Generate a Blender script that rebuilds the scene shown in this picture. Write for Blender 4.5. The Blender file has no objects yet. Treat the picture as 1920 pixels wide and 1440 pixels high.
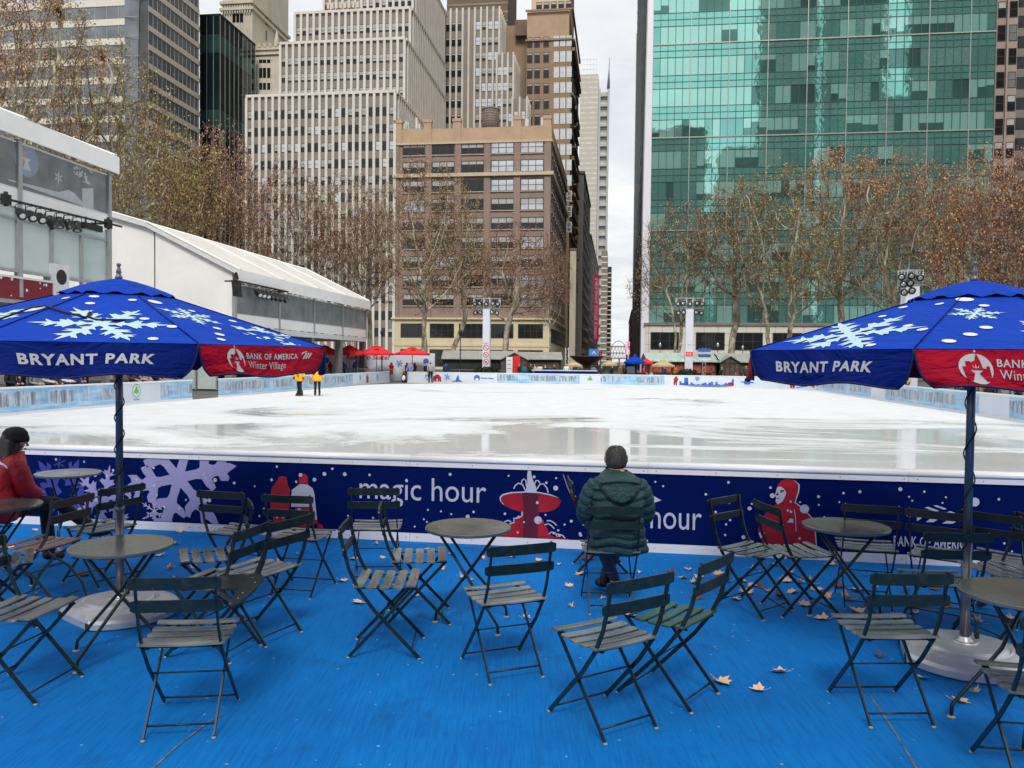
import bpy, bmesh, math, random
from math import sin, cos, pi, radians, sqrt, atan2, tan
from mathutils import Vector, Matrix
from mathutils.geometry import tessellate_polygon

SC = bpy.context.scene
COL = SC.collection
V = Vector

# ------------------------------------------------------------------ camera
FPX = 1500.0                      # focal length in pixels of the 1920 wide photograph
CAM_H = 1.9
PITCH = math.atan(44 / FPX)
ROLL = 0.0105
cam_d = bpy.data.cameras.new('camera')
cam_d.sensor_width = 36.0
cam_d.lens = 36.0 * FPX / 1920
cam_d.clip_start = 0.05
cam_d.clip_end = 6000
cam = bpy.data.objects.new('camera', cam_d)
COL.objects.link(cam)
CAM_R = Matrix.Rotation(pi / 2 - PITCH, 3, 'X') @ Matrix.Rotation(ROLL, 3, 'Z')
cam.location = (0, 0, CAM_H)
cam.rotation_euler = CAM_R.to_euler()
SC.camera = cam

# ------------------------------------------------------------------ sky, sun, exposure
SUN_EL, SUN_AZ = radians(46), radians(180)      # high behind the photographer, looking straight down the view; azimuth clockwise from +Y
w = bpy.data.worlds.new('World')
SC.world = w
w.use_nodes = True
nt = w.node_tree
nt.nodes.clear()
def wn(t, **k):
    n = nt.nodes.new(t)
    for a, b in k.items():
        setattr(n, a, b)
    return n
L = nt.links.new
sky = wn('ShaderNodeTexSky', sky_type='NISHITA', sun_disc=False, sun_elevation=SUN_EL, sun_rotation=SUN_AZ, altitude=10, air_density=1.2, dust_density=2.5)
tc = wn('ShaderNodeTexCoord')
sep = wn('ShaderNodeSeparateXYZ')
L(tc.outputs['Generated'], sep.inputs[0])
zadd = wn('ShaderNodeMath', operation='ADD'); zadd.inputs[1].default_value = 0.12
zmax = wn('ShaderNodeMath', operation='MAXIMUM'); zmax.inputs[1].default_value = 0.03
L(sep.outputs['Z'], zadd.inputs[0]); L(zadd.outputs[0], zmax.inputs[0])
dx = wn('ShaderNodeMath', operation='DIVIDE'); dy = wn('ShaderNodeMath', operation='DIVIDE')
L(sep.outputs['X'], dx.inputs[0]); L(zmax.outputs[0], dx.inputs[1])
L(sep.outputs['Y'], dy.inputs[0]); L(zmax.outputs[0], dy.inputs[1])
cmb = wn('ShaderNodeCombineXYZ')
L(dx.outputs[0], cmb.inputs[0]); L(dy.outputs[0], cmb.inputs[1])
n1 = wn('ShaderNodeTexNoise'); n1.inputs['Scale'].default_value = 1.9; n1.inputs['Detail'].default_value = 8; n1.inputs['Roughness'].default_value = 0.55
n1.inputs['Distortion'].default_value = 0.4
L(cmb.outputs[0], n1.inputs['Vector'])
ramp = wn('ShaderNodeValToRGB')
e = ramp.color_ramp.elements
e[0].position = 0.34; e[0].color = (5.9, 6.25, 6.75, 1)
e[1].position = 0.66; e[1].color = (8.7, 8.7, 8.6, 1)
L(n1.outputs['Fac'], ramp.inputs['Fac'])
# clouds thin out a little here and there and show the blue behind them
n2 = wn('ShaderNodeTexNoise'); n2.inputs['Scale'].default_value = 0.9; n2.inputs['Detail'].default_value = 4
L(cmb.outputs[0], n2.inputs['Vector'])
cov = wn('ShaderNodeMapRange'); cov.inputs['From Min'].default_value = 0.3; cov.inputs['From Max'].default_value = 0.55
cov.inputs['To Min'].default_value = 0.8; cov.inputs['To Max'].default_value = 1.0
L(n2.outputs['Fac'], cov.inputs['Value'])
mix = wn('ShaderNodeMix', data_type='RGBA')
L(cov.outputs['Result'], mix.inputs['Factor'])
L(sky.outputs['Color'], mix.inputs[6]); L(ramp.outputs['Color'], mix.inputs[7])
bg = wn('ShaderNodeBackground'); bg.inputs['Strength'].default_value = 0.1
L(mix.outputs[2], bg.inputs['Color'])
wo = wn('ShaderNodeOutputWorld')
L(bg.outputs[0], wo.inputs['Surface'])

sun_d = bpy.data.lights.new('sun', 'SUN')
sun_d.energy = 2.0
sun_d.angle = radians(18)
sun_d.color = (1.0, 0.95, 0.88)
sun = bpy.data.objects.new('sun', sun_d)
COL.objects.link(sun)
sdir = V((sin(SUN_AZ) * cos(SUN_EL), cos(SUN_AZ) * cos(SUN_EL), sin(SUN_EL)))
sun.rotation_euler = sdir.to_track_quat('Z', 'Y').to_euler()
sun.location = (-20, -30, 60)

vs = SC.view_settings
vs.view_transform = 'Standard'
vs.look = 'None'
vs.exposure = 0.32
vs.gamma = 1.0
vs.use_curve_mapping = False
SC.cycles.max_bounces = 6
SC.cycles.diffuse_bounces = 4
SC.cycles.glossy_bounces = 3
SC.cycles.transparent_max_bounces = 12
SC.cycles.use_denoising = True
SC.cycles.caustics_reflective = False
SC.cycles.caustics_refractive = False

# ------------------------------------------------------------------ from the photograph to places
def ray(px, py):
    return CAM_R @ V(((px - 960) / FPX, -(py - 720) / FPX, -1))
CP = V((0, 0, CAM_H))
def G(px, py, z=0.0):             # the point of the level plane z seen at a pixel
    d = ray(px, py); return CP + d * ((z - CAM_H) / d.z)
def AT(px, py, Y):                # the point at distance Y seen at a pixel
    d = ray(px, py); return CP + d * (Y / d.y)
class Frame:
    def __init__(s, deg):
        t = radians(deg); s.rot = -t
        s.u = V((cos(t), -sin(t), 0)); s.v = V((sin(t), cos(t), 0))
    def p(s, a, b, z=0.0): return s.u * a + s.v * b + V((0, 0, z))
    def ab(s, p): return p.dot(s.u), p.dot(s.v)
    def fp(s, px, py, b):         # (a, z) where the plane b is seen at a pixel
        d = ray(px, py); t = b / d.dot(s.v); q = CP + d * t
        return q.dot(s.u), q.z
    def fa(s, px, py, a):         # (b, z) where the plane a is seen at a pixel
        d = ray(px, py); t = a / d.dot(s.u); q = CP + d * t
        return q.dot(s.v), q.z
ST = Frame(7.6)                   # streets and buildings
RK = Frame(8.6)                   # the rink

# ------------------------------------------------------------------ mesh and object helpers
class MB:
    def __init__(s): s.v = []; s.f = []; s.m = []; s.s = []; s.uv = []; s.any = False
    def add(s, vs_, fs, m=0, smooth=False, uvs=None):
        o = len(s.v); s.v += [tuple(x) for x in vs_]
        for i, f in enumerate(fs):
            s.f.append([o + k for k in f]); s.m.append(m); s.s.append(smooth)
            s.uv.append(uvs[i] if uvs else None)
        if uvs: s.any = True
        return s
    def box(s, x0, y0, z0, x1, y1, z1, m=0):
        return s.add([(x0,y0,z0),(x1,y0,z0),(x1,y1,z0),(x0,y1,z0),(x0,y0,z1),(x1,y0,z1),(x1,y1,z1),(x0,y1,z1)],
            [(0,3,2,1),(4,5,6,7),(0,1,5,4),(1,2,6,5),(2,3,7,6),(3,0,4,7)], m)
    def bar(s, p, q, wd, th, m=0, up=(0, 0, 1)):     # rectangular bar, wd along (axis x up), th along the rest
        p = V(p); q = V(q); d = (q - p).normalized(); sd = d.cross(V(up))
        if sd.length < 1e-4: sd = d.cross(V((1, 0, 0)))
        sd.normalize(); n = sd.cross(d)
        a = sd * wd / 2; b = n * th / 2
        return s.add([p-a-b, p+a-b, p+a+b, p-a+b, q-a-b, q+a-b, q+a+b, q-a+b],
            [(0,3,2,1),(4,5,6,7),(0,1,5,4),(1,2,6,5),(2,3,7,6),(3,0,4,7)], m)
    def tube(s, pts, r, n=8, m=0, smooth=True, cap=True):
        pts = [V(p) for p in pts]; k = len(pts)
        rs = [r] * k if not isinstance(r, (list, tuple)) else r
        d0 = (pts[1] - pts[0]).normalized()
        ref = V((0, 0, 1)) if abs(d0.z) < 0.9 else V((1, 0, 0))
        a = d0.cross(ref).normalized(); vs_ = []
        for i, p in enumerate(pts):
            d = (pts[min(i+1, k-1)] - pts[max(i-1, 0)]).normalized()
            a = (a - d * a.dot(d)).normalized(); b = d.cross(a)
            for j in range(n):
                t = 2 * pi * j / n; vs_.append(p + (a * cos(t) + b * sin(t)) * rs[i])
        fs = [(i*n+j, i*n+(j+1) % n, (i+1)*n+(j+1) % n, (i+1)*n+j) for i in range(k-1) for j in range(n)]
        s.add(vs_, fs, m, smooth)
        if cap:
            o = len(s.v) - k * n
            s.f += [[o + j for j in reversed(range(n))], [o + (k-1)*n + j for j in range(n)]]
            s.m += [m, m]; s.s += [False, False]; s.uv += [None, None]
        return s
    def loft(s, rings, m=0, smooth=True, cap0=True, cap1=True):
        n = len(rings[0]); k = len(rings); o = len(s.v)
        s.add([p for r in rings for p in r], [(i*n+j, i*n+(j+1) % n, (i+1)*n+(j+1) % n, (i+1)*n+j) for i in range(k-1) for j in range(n)], m, smooth)
        for c, b in ((cap0, [o + j for j in reversed(range(n))]), (cap1, [o + (k-1)*n + j for j in range(n)])):
            if c: s.f.append(b); s.m.append(m); s.s.append(smooth); s.uv.append(None)
        return s
    def lathe(s, prof, n=24, c=(0, 0, 0), m=0, smooth=True, cap=True):
        c = V(c)
        return s.loft([[c + V((r*cos(2*pi*j/n), r*sin(2*pi*j/n), z)) for j in range(n)] for r, z in prof], m, smooth, cap, cap)
    def ball(s, c, rx, ry, rz, n=12, k=8, m=0, rot=None):
        c = V(c); rings = []
        for i in range(k + 1):
            t = -pi/2 + pi * (i + 0.001) / (k + 0.002); rr = []
            for j in range(n):
                q = V((rx*cos(t)*cos(2*pi*j/n), ry*cos(t)*sin(2*pi*j/n), rz*sin(t)))
                if rot: q = rot @ q
                rr.append(c + q)
            rings.append(rr)
        return s.loft(rings, m)
    def poly(s, pts2, fn, m=0):   # a flat outline of any shape carried onto a surface by fn(x, y)
        tr = tessellate_polygon([[V((x, y, 0)) for x, y in pts2]])
        out = []
        for t in tr:
            (ax, ay), (bx, by), (cx, cy) = pts2[t[0]], pts2[t[1]], pts2[t[2]]
            out.append(t if (bx-ax)*(cy-ay) - (by-ay)*(cx-ax) > 0 else (t[0], t[2], t[1]))
        return s.add([fn(x, y) for x, y in pts2], out, m)
    def mesh(s, name, mats):
        me = bpy.data.meshes.new(name)
        me.from_pydata(s.v, [], s.f)
        if not isinstance(mats, (list, tuple)): mats = [mats]
        for x in mats: me.materials.append(x)
        me.polygons.foreach_set('material_index', s.m)
        me.polygons.foreach_set('use_smooth', s.s)
        if s.any:
            ul = me.uv_layers.new(name='UVMap'); k = 0
            for f, uv in zip(s.f, s.uv):
                for i in range(len(f)):
                    if uv: ul.data[k].uv = uv[i]
                    k += 1
        me.update()
        return me
    def build(s, name, mats, parent=None):
        o = bpy.data.objects.new(name, s.mesh(name, mats)); COL.objects.link(o)
        if parent: o.parent = parent
        return o

def tag(o, label=None, cat=None, group=None, kind=None):
    if label: o['label'] = label
    if cat: o['category'] = cat
    if group: o['group'] = group
    if kind: o['kind'] = kind
    return o
def thing(name, label, cat, loc=(0, 0, 0), rz=0.0, group=None):
    o = bpy.data.objects.new(name, None); COL.objects.link(o)
    o.location = loc; o.rotation_euler = (0, 0, rz); o.empty_display_size = 0.2
    return tag(o, label, cat, group)
def link_mesh(name, me, parent=None, loc=None):
    o = bpy.data.objects.new(name, me); COL.objects.link(o)
    if parent: o.parent = parent
    if loc: o.location = loc
    return o
KIDS = {}
def kids(o):
    return [c for c in COL.objects if c.parent == o]
def dup(root, loc, rz, label=None, group=None, tree=None):
    r = root.copy(); COL.objects.link(r); r.location = loc; r.rotation_euler = (0, 0, rz)
    if label: r['label'] = label
    if group: r['group'] = group
    for ch, subs in tree:
        c = ch.copy(); COL.objects.link(c); c.parent = r
        for g in subs:
            d = g.copy(); COL.objects.link(d); d.parent = c
    return r
def family(root):
    return [(c, kids(c)) for c in kids(root)]

# ------------------------------------------------------------------ materials
def S(r, g, b):                   # sRGB 0..255 to linear
    f = lambda c: c / 12.92 if c <= 0.04045 else ((c + 0.055) / 1.055) ** 2.4
    return (f(r / 255), f(g / 255), f(b / 255))
class MT:
    def __init__(s, name):
        s.m = bpy.data.materials.new(name); s.m.use_nodes = True; s.t = s.m.node_tree
        s.b = s.t.nodes['Principled BSDF']
    def n(s, t, **k):
        x = s.t.nodes.new(t)
        for a, b in k.items(): setattr(x, a, b)
        return x
    def l(s, a, b): s.t.links.new(a, b)
    def coord(s, kind='Object', scale=(1, 1, 1)):
        c = s.n('ShaderNodeTexCoord'); mp = s.n('ShaderNodeMapping'); mp.inputs['Scale'].default_value = scale
        s.l(c.outputs[kind], mp.inputs['Vector']); return mp.outputs[0]
    def noise(s, vec, scale, detail=4, rough=0.5, dist=0.0):
        x = s.n('ShaderNodeTexNoise'); x.inputs['Scale'].default_value = scale; x.inputs['Detail'].default_value = detail
        x.inputs['Roughness'].default_value = rough; x.inputs['Distortion'].default_value = dist
        s.l(vec, x.inputs['Vector']); return x.outputs['Fac']
    def ramp(s, fac, stops):
        x = s.n('ShaderNodeValToRGB'); el = x.color_ramp.elements
        while len(el) < len(stops): el.new(0.5)
        for q, (p, c) in zip(el, stops): q.position = p; q.color = (*c, 1) if len(c) == 3 else c
        s.l(fac, x.inputs['Fac']); return x.outputs['Color']
    def rng(s, fac, a, b, c, d):
        x = s.n('ShaderNodeMapRange')
        for k, q in zip(('From Min', 'From Max', 'To Min', 'To Max'), (a, b, c, d)): x.inputs[k].default_value = q
        s.l(fac, x.inputs['Value']); return x.outputs['Result']
    def mix(s, fac, a, b):
        x = s.n('ShaderNodeMix', data_type='RGBA')
        for i, q in ((0, fac), (6, a), (7, b)):
            if hasattr(q, 'links'): s.l(q, x.inputs[i])
            else: x.inputs[i].default_value = q if i == 0 else (*q, 1)
        return x.outputs[2]
    def math(s, op, a, b=0.0):
        x = s.n('ShaderNodeMath', operation=op)
        for i, q in ((0, a), (1, b)):
            if hasattr(q, 'links'): s.l(q, x.inputs[i])
            else: x.inputs[i].default_value = q
        return x.outputs[0]
    def set(s, **k):
        for a, b in k.items():
            i = s.b.inputs[a.replace('_', ' ')]
            if hasattr(b, 'links'): s.l(b, i)
            else: i.default_value = (*b, 1) if isinstance(b, tuple) and len(b) == 3 else b
        return s
    def bump(s, h, strength=0.3, dist=0.01):
        x = s.n('ShaderNodeBump'); x.inputs['Strength'].default_value = strength; x.inputs['Distance'].default_value = dist
        s.l(h, x.inputs['Height']); s.l(x.outputs[0], s.b.inputs['Normal']); return s
def mul(c, k): return tuple(min(1.0, x * k) for x in c)
def mat(name, col, rough=0.6, metal=0.0, var=0.12, scale=4.0, bump=0.0, bscale=60.0, coords='Object', squash=(1, 1, 1), spec=0.5):
    t = MT(name); vec = t.coord(coords, squash)
    f = t.noise(vec, scale, 5, 0.6)
    c = t.ramp(f, [(0.3, mul(col, 1 - var)), (0.7, mul(col, 1 + var))])
    t.set(Base_Color=c, Metallic=metal)
    t.set(Roughness=t.rng(f, 0.3, 0.7, max(0.02, rough - 0.06), min(1, rough + 0.06)))
    t.b.inputs['Specular IOR Level'].default_value = spec
    if bump: t.bump(t.noise(vec, bscale, 4, 0.6), bump, 0.01)
    return t.m
def obj_color_mat(name, rough=0.8):       # takes its colour from the object's own colour, so copies can differ
    t = MT(name); oi = t.n('ShaderNodeObjectInfo'); f = t.noise(t.coord('Object'), 9, 4)
    hsv = t.n('ShaderNodeHueSaturation'); t.l(oi.outputs['Color'], hsv.inputs['Color']); t.l(t.rng(f, 0.3, 0.7, 0.8, 1.2), hsv.inputs['Value'])
    t.set(Base_Color=hsv.outputs[0], Roughness=rough); return t.m

def text_geo(body, size=1.0, offset=0.0, spacing=1.0, shear=0.0, sx=1.0):
    cu = bpy.data.curves.new('txt', 'FONT'); cu.body = body; cu.size = size; cu.offset = offset; cu.space_character = spacing; cu.shear = shear
    cu.align_x = 'CENTER'; cu.align_y = 'CENTER'; cu.resolution_u = 3
    o = bpy.data.objects.new('txt', cu); COL.objects.link(o)
    dg = bpy.context.evaluated_depsgraph_get(); me = o.evaluated_get(dg).to_mesh()
    vs_ = [(v.co.x * sx, v.co.y) for v in me.vertices]; fs = [tuple(p.vertices) for p in me.polygons]
    o.evaluated_get(dg).to_mesh_clear()
    bpy.data.objects.remove(o); bpy.data.curves.remove(cu)
    return vs_, fs
def add_text(mb, body, fn, size, offset=0.0, spacing=1.0, m=0, shear=0.0, sx=1.0, at=(0, 0), width=None, height=None):
    vs_, fs = text_geo(body, size, offset, spacing, shear, sx)
    x0 = min(x for x, y in vs_); x1 = max(x for x, y in vs_); y0 = min(y for x, y in vs_); y1 = max(y for x, y in vs_)
    kx = width / (x1 - x0) if width else 1.0
    ky = height / (y1 - y0) if height else 1.0
    mb.add([fn(at[0] + (x - (x0 + x1) / 2) * kx, at[1] + (y - (y0 + y1) / 2) * ky) for x, y in vs_], fs, m)
def circle(cx, cy, r, n=16, ry=None):
    return [(cx + r * cos(2*pi*i/n), cy + (ry or r) * sin(2*pi*i/n)) for i in range(n)]
ARMS = {
 'sharp': [(.10,.058),(.2,.04),(.30,.15),(.31,.07),(.36,.05),(.50,.24),(.50,.16),(.58,.2),(.54,.06),(.62,.05),(.74,.2),(.73,.12),(.8,.13),(.75,.045),(.84,.03)],
 'blob':  [(.13,.075),(.30,.07),(.36,.09),(.42,.22),(.50,.30),(.57,.27),(.57,.19),(.52,.12),(.56,.09),(.66,.09),(.72,.18),(.80,.20),(.84,.15),(.80,.08),(.88,.06)],
 'thin':  [(.06,.035),(.30,.03),(.42,.15),(.47,.13),(.40,.03),(.55,.03),(.66,.14),(.71,.12),(.63,.025),(.9,.02)],
 'leaf':  [(.07,.04),(.18,.03),(.30,.12),(.42,.15),(.55,.12),(.7,.05)],
}
def flake(style, R=1.0, rot=0.0, c=(0, 0), seed=0, jit=0.0):
    rnd = random.Random(seed); half = ARMS[style]; out = []
    arm = [(x, -y) for x, y in half] + [(1.0, 0.0)] + [(x, y) for x, y in reversed(half)]
    for k in range(6):
        t = rot + k * pi / 3
        for x, y in arm:
            x *= 1 + rnd.uniform(-jit, jit); y *= 1 + rnd.uniform(-jit, jit) * 0.5
            out.append((c[0] + R * (x*cos(t) - y*sin(t)), c[1] + R * (x*sin(t) + y*cos(t))))
    return out
def plane_fn(O, U, Vv, N, off):
    O = V(O); U = V(U); Vv = V(Vv); N = V(N)
    return lambda x, y: O + U * x + Vv * y + N * off

# shared materials
M = {}
M['white_plastic'] = mat('white_plastic', S(226, 226, 230), 0.35, var=0.04, scale=3)
M['white_metal'] = mat('white_metal', S(215, 217, 220), 0.4, var=0.05)
M['grey_metal'] = mat('grey_metal', (0.3, 0.31, 0.32), 0.4, 0.5, var=0.1)
M['black'] = mat('black_metal', (0.012, 0.012, 0.013), 0.45, var=0.2)
M['black_rubber'] = mat('black_rubber', (0.012, 0.012, 0.012), 0.7)
M['white_print'] = mat('white_print', S(222, 226, 232), 0.6, var=0.03)
M['lens'] = mat('lamp_lens', (0.55, 0.56, 0.58), 0.12, 0.6)
# ================================================================== ground, carpet, ice and the rink barriers
NB = RK.ab(G(960, 1024))[1]                    # the near barrier's front face
AL, AR, BF = -19.4, 12.9, 63.2
def struct(o): return tag(o, kind='structure')

t = MT('paving'); vec = t.coord('Object')
f = t.noise(vec, 0.7, 6, 0.6)
t.set(Base_Color=t.ramp(f, [(0.3, (0.09, 0.088, 0.085)), (0.7, (0.17, 0.165, 0.16))]), Roughness=0.85)
g = MB(); g.add([(-2500, -2500, -0.06), (2500, -2500, -0.06), (2500, 2500, -0.06), (-2500, 2500, -0.06)], [(0, 1, 2, 3)])
struct(g.build('ground', t.m))
# the avenue in front of the buildings and the side street between them
t = MT('asphalt'); vec = t.coord('Object')
t.set(Base_Color=t.ramp(t.noise(vec, 0.9, 6), [(0.3, (0.04, 0.04, 0.042)), (0.7, (0.075, 0.075, 0.077))]), Roughness=0.8)
r = MB()
r.add([ST.p(-140, 122, -.052), ST.p(140, 122, -.052), ST.p(140, 142, -.052), ST.p(-140, 142, -.052)], [(0, 1, 2, 3)])
r.add([ST.p(-9, 142, -.052), ST.p(1, 142, -.052), ST.p(1, 900, -.052), ST.p(-9, 900, -.052)], [(0, 1, 2, 3)])
struct(r.build('road', t.m))
pm = mat('pavement_stone', (0.24, 0.235, 0.225), 0.8, var=0.15, scale=1.5)
r = MB()
for a0, a1 in ((-140, -9.2), (1.2, 140)): 
    o = MB().box(a0, 142.3, -.06, a1, 149.8, .08)
    o = [RK and ST.p(x, y, z) for x, y, z in o.v], o.f
    r.add(o[0], o[1])
for a0, a1 in ((-12.4, -9.2), (1.2, 4.6)):
    o = MB().box(a0, 149.9, -.06, a1, 900, .08)
    r.add([ST.p(x, y, z) for x, y, z in o.v], o.f)
struct(r.build('pavement', pm))

# blue carpet, woven, worn and dirty, with two seams
t = MT('blue_carpet'); vec = t.coord('Object')
base = t.ramp(t.noise(vec, 1.1, 6, 0.6), [(0.28, S(0, 100, 176)), (0.72, S(0, 122, 206))])
brush = t.noise(t.coord('Object', (26, 1.1, 1)), 3.0, 6, 0.7)
base = t.mix(t.rng(brush, 0.5, 0.75, 0, 0.4), base, S(24, 136, 222))
base = t.mix(t.rng(brush, 0.5, 0.3, 0, 0.5), base, S(0, 70, 140))
grit = t.noise(vec, 38, 5, 0.75)
base = t.mix(t.rng(grit, 0.58, 0.72, 0, 0.5), base, S(0, 66, 128))
dirt = t.noise(t.coord('Object', (1, 1, 1)), 2.3, 8, 0.7, 0.6)
base = t.mix(t.rng(dirt, 0.56, 0.76, 0, 0.45), base, S(14, 52, 92))
blot = t.noise(t.coord('Object', (1, 1, 1)), 0.42, 5, 0.6, 0.4)
base = t.mix(t.rng(blot, 0.35, 0.65, 0.12, 0), base, S(0, 62, 124))
spk = t.n('ShaderNodeTexVoronoi'); spk.inputs['Scale'].default_value = 9.0; t.l(vec, spk.inputs['Vector'])
sp2 = t.noise(vec, 31, 2)
fac = t.math('MULTIPLY', t.math('LESS_THAN', spk.outputs['Distance'], 0.075), t.math('GREATER_THAN', sp2, 0.5))
base = t.mix(t.math('MULTIPLY', fac, 0.55), base, S(150, 190, 225))
scr = t.noise(t.coord('Object', (1.2, 6, 1)), 1.7, 8, 0.75, 2.2)
base = t.mix(t.rng(scr, 0.66, 0.72, 0, 0.4), base, S(110, 165, 215))
t.set(Base_Color=base, Roughness=0.9)
t.b.inputs['Specular IOR Level'].default_value = 0.2
t.bump(t.noise(vec, 160, 3, 0.7), 0.5, 0.004)
c = MB()
c.add([RK.p(-14, NB + .02, 0), RK.p(-14, -5, 0), RK.p(12, -5, 0), RK.p(12, NB + .02, 0)], [(0, 1, 2, 3)])
struct(c.build('carpet', t.m))
sm = mat('carpet_seam', S(96, 104, 104), 0.9, var=0.6, scale=14)
for pts in ([(1628, 1300), (1660, 1345), (1690, 1392), (1722, 1446)], [(418, 1338), (380, 1362), (330, 1400), (285, 1442)]):
    c = MB(); q = [G(x, y, 0.004) for x, y in pts]; vs_ = []
    for i, p in enumerate(q):
        d = (q[min(i+1, 3)] - q[max(i-1, 0)]).normalized(); n = V((-d.y, d.x, 0)) * (0.004 + 0.003 * (i % 2))
        vs_ += [p - n, p + n]
    c.add(vs_, [(2*i, 2*i+1, 2*i+3, 2*i+2) for i in range(3)])
    struct(c.build('carpet_seam', sm))

# the ice: scraped snow over wet, glassy ice
t = MT('ice')
vec = t.coord('Object')
rot = t.n('ShaderNodeMapping'); rot.inputs['Rotation'].default_value = (0, 0, radians(8.6)); rot.inputs['Scale'].default_value = (0.085, 0.125, 1)
t.l(vec, rot.inputs['Vector'])
n1 = t.noise(rot.outputs[0], 1.15, 9, 0.66, 0.9)
sepn = t.n('ShaderNodeSeparateXYZ'); t.l(vec, sepn.inputs[0])
far = t.rng(sepn.outputs['Y'], 11, 34, -0.13, 0.13)           # the side by the seats is wet, the rest is scraped white
wet0 = t.math('ADD', n1, far)
snow = t.rng(wet0, 0.45, 0.56, 0.0, 1)
scr = t.noise(t.coord('Object', (0.25, 2.0, 1)), 2.2, 9, 0.75, 1.2)
scr2 = t.noise(t.coord('Object', (2.3, 0.5, 1)), 1.8, 9, 0.75, 1.6)
fl = t.n('ShaderNodeTexVoronoi'); fl.inputs['Scale'].default_value = 3.2; t.l(vec, fl.inputs['Vector'])
fleck = t.math('LESS_THAN', fl.outputs['Distance'], 0.07)
lines = t.math('MAXIMUM', t.math('MAXIMUM', t.rng(scr, 0.66, 0.70, 0, 0.7), t.rng(scr2, 0.68, 0.72, 0, 0.6)), t.math('MULTIPLY', fleck, 0.8))
snow2 = t.math('MAXIMUM', snow, lines)
colw = t.ramp(t.noise(vec, 0.35, 5), [(0.3, S(206, 210, 210)), (0.7, S(222, 225, 225))])
cols = t.ramp(t.noise(vec, 1.3, 6), [(0.3, S(216, 220, 222)), (0.7, S(230, 233, 235))])
t.set(Base_Color=t.mix(snow2, colw, cols))
t.set(Roughness=t.rng(snow2, 0, 1, 0.06, 0.75))
t.b.inputs['IOR'].default_value = 1.31; t.b.inputs['Specular IOR Level'].default_value = 0.22
t.bump(t.noise(vec, 1.1, 4, 0.5), 0.02, 0.05)
ice_m = t.m
def rrect(a0, a1, b0, b1, rad, n=10):
    out = []
    for cx, cy, t0 in ((a1 - rad, b0 + rad, -pi/2), (a1 - rad, b1 - rad, 0), (a0 + rad, b1 - rad, pi/2), (a0 + rad, b0 + rad, pi)):
        for i in range(n + 1):
            q = t0 + pi/2 * i / n; out.append((cx + rad * cos(q), cy + rad * sin(q)))
    return out
RAD = 8.0
ring = rrect(AL, AR, NB, BF, RAD)
c = MB(); c.poly([((x - (AL+AR)/2) * .999 + (AL+AR)/2, (y - 35) * .998 + 35) for x, y in ring], lambda x, y: RK.p(x, y, 0.012))
struct(c.build('ice', ice_m))

# materials of the barriers
M['navy'] = mat('navy_print', S(0, 20, 80), 0.55, var=0.12, scale=1.2, spec=0.06)
t = MT('frozen_forest_print')
uv = t.n('ShaderNodeTexCoord').outputs['UV']
sx = t.n('ShaderNodeSeparateXYZ'); t.l(uv, sx.inputs[0])
def uvn(sc, scale, d=5, r=0.6, dist=0.0):
    mp = t.n('ShaderNodeMapping'); mp.inputs['Scale'].default_value = sc; t.l(uv, mp.inputs['Vector'])
    return t.noise(mp.outputs[0], scale, d, r, dist)
bl = t.ramp(uvn((0.5, 2.5, 1), 1.5), [(0.25, S(96, 158, 214)), (0.5, S(150, 196, 228)), (0.75, S(206, 226, 238))])
trunk = t.ramp(uvn((2.6, 0.25, 1), 2.2, 4, 0.6, 0.8), [(0.38, S(96, 112, 132)), (0.5, S(146, 156, 168)), (0.6, S(190, 206, 220)), (0.68, S(122, 134, 150))])
edge = uvn((3.5, 0.3, 1), 1.6, 6, 0.7)
vv = sx.outputs['Y']
band = t.math('MULTIPLY', t.rng(t.math('ADD', vv, t.math('MULTIPLY', t.math('SUBTRACT', edge, 0.5), 0.5)), 0.24, 0.30, 0, 1),
              t.rng(t.math('SUBTRACT', vv, t.math('MULTIPLY', t.math('SUBTRACT', edge, 0.5), 0.35)), 0.84, 0.88, 1, 0))
patch = t.rng(uvn((0.35, 0.01, 1), 1.0, 2), 0.42, 0.5, 0.15, 1.0)
drip = t.rng(uvn((9, 0.4, 1), 2.0, 4), 0.58, 0.66, 0, 0.5)
colr = t.mix(t.math('MULTIPLY', band, patch), bl, trunk)
t.set(Base_Color=t.mix(drip, colr, S(232, 240, 246)), Roughness=0.4)
M['forest'] = t.m
M['pale_panel'] = mat('pale_panel', S(206, 216, 228), 0.4, var=0.08, scale=0.6)
M['lav'] = mat('lavender_print', S(150, 147, 192), 0.45, var=0.08, scale=3)
M['lav_dark'] = mat('dim_lavender_print', S(52, 58, 140), 0.45, var=0.1, scale=3)
M['lav_pale'] = mat('pale_lavender_print', S(168, 164, 200), 0.45, var=0.06)
M['red_print'] = mat('red_print', S(160, 14, 36), 0.42, var=0.25, scale=3)
M['maroon_print'] = mat('maroon_print', S(88, 16, 40), 0.42, var=0.2, scale=3)
M['blue_print'] = mat('blue_print', S(52, 104, 190), 0.45, var=0.15)
M['grey_print'] = mat('grey_print', S(186, 190, 204), 0.5, var=0.04)
M['green_print'] = mat('green_print', S(96, 176, 84), 0.5)
M['screw'] = mat('screw_steel', (0.25, 0.25, 0.26), 0.35, 0.8)

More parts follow.
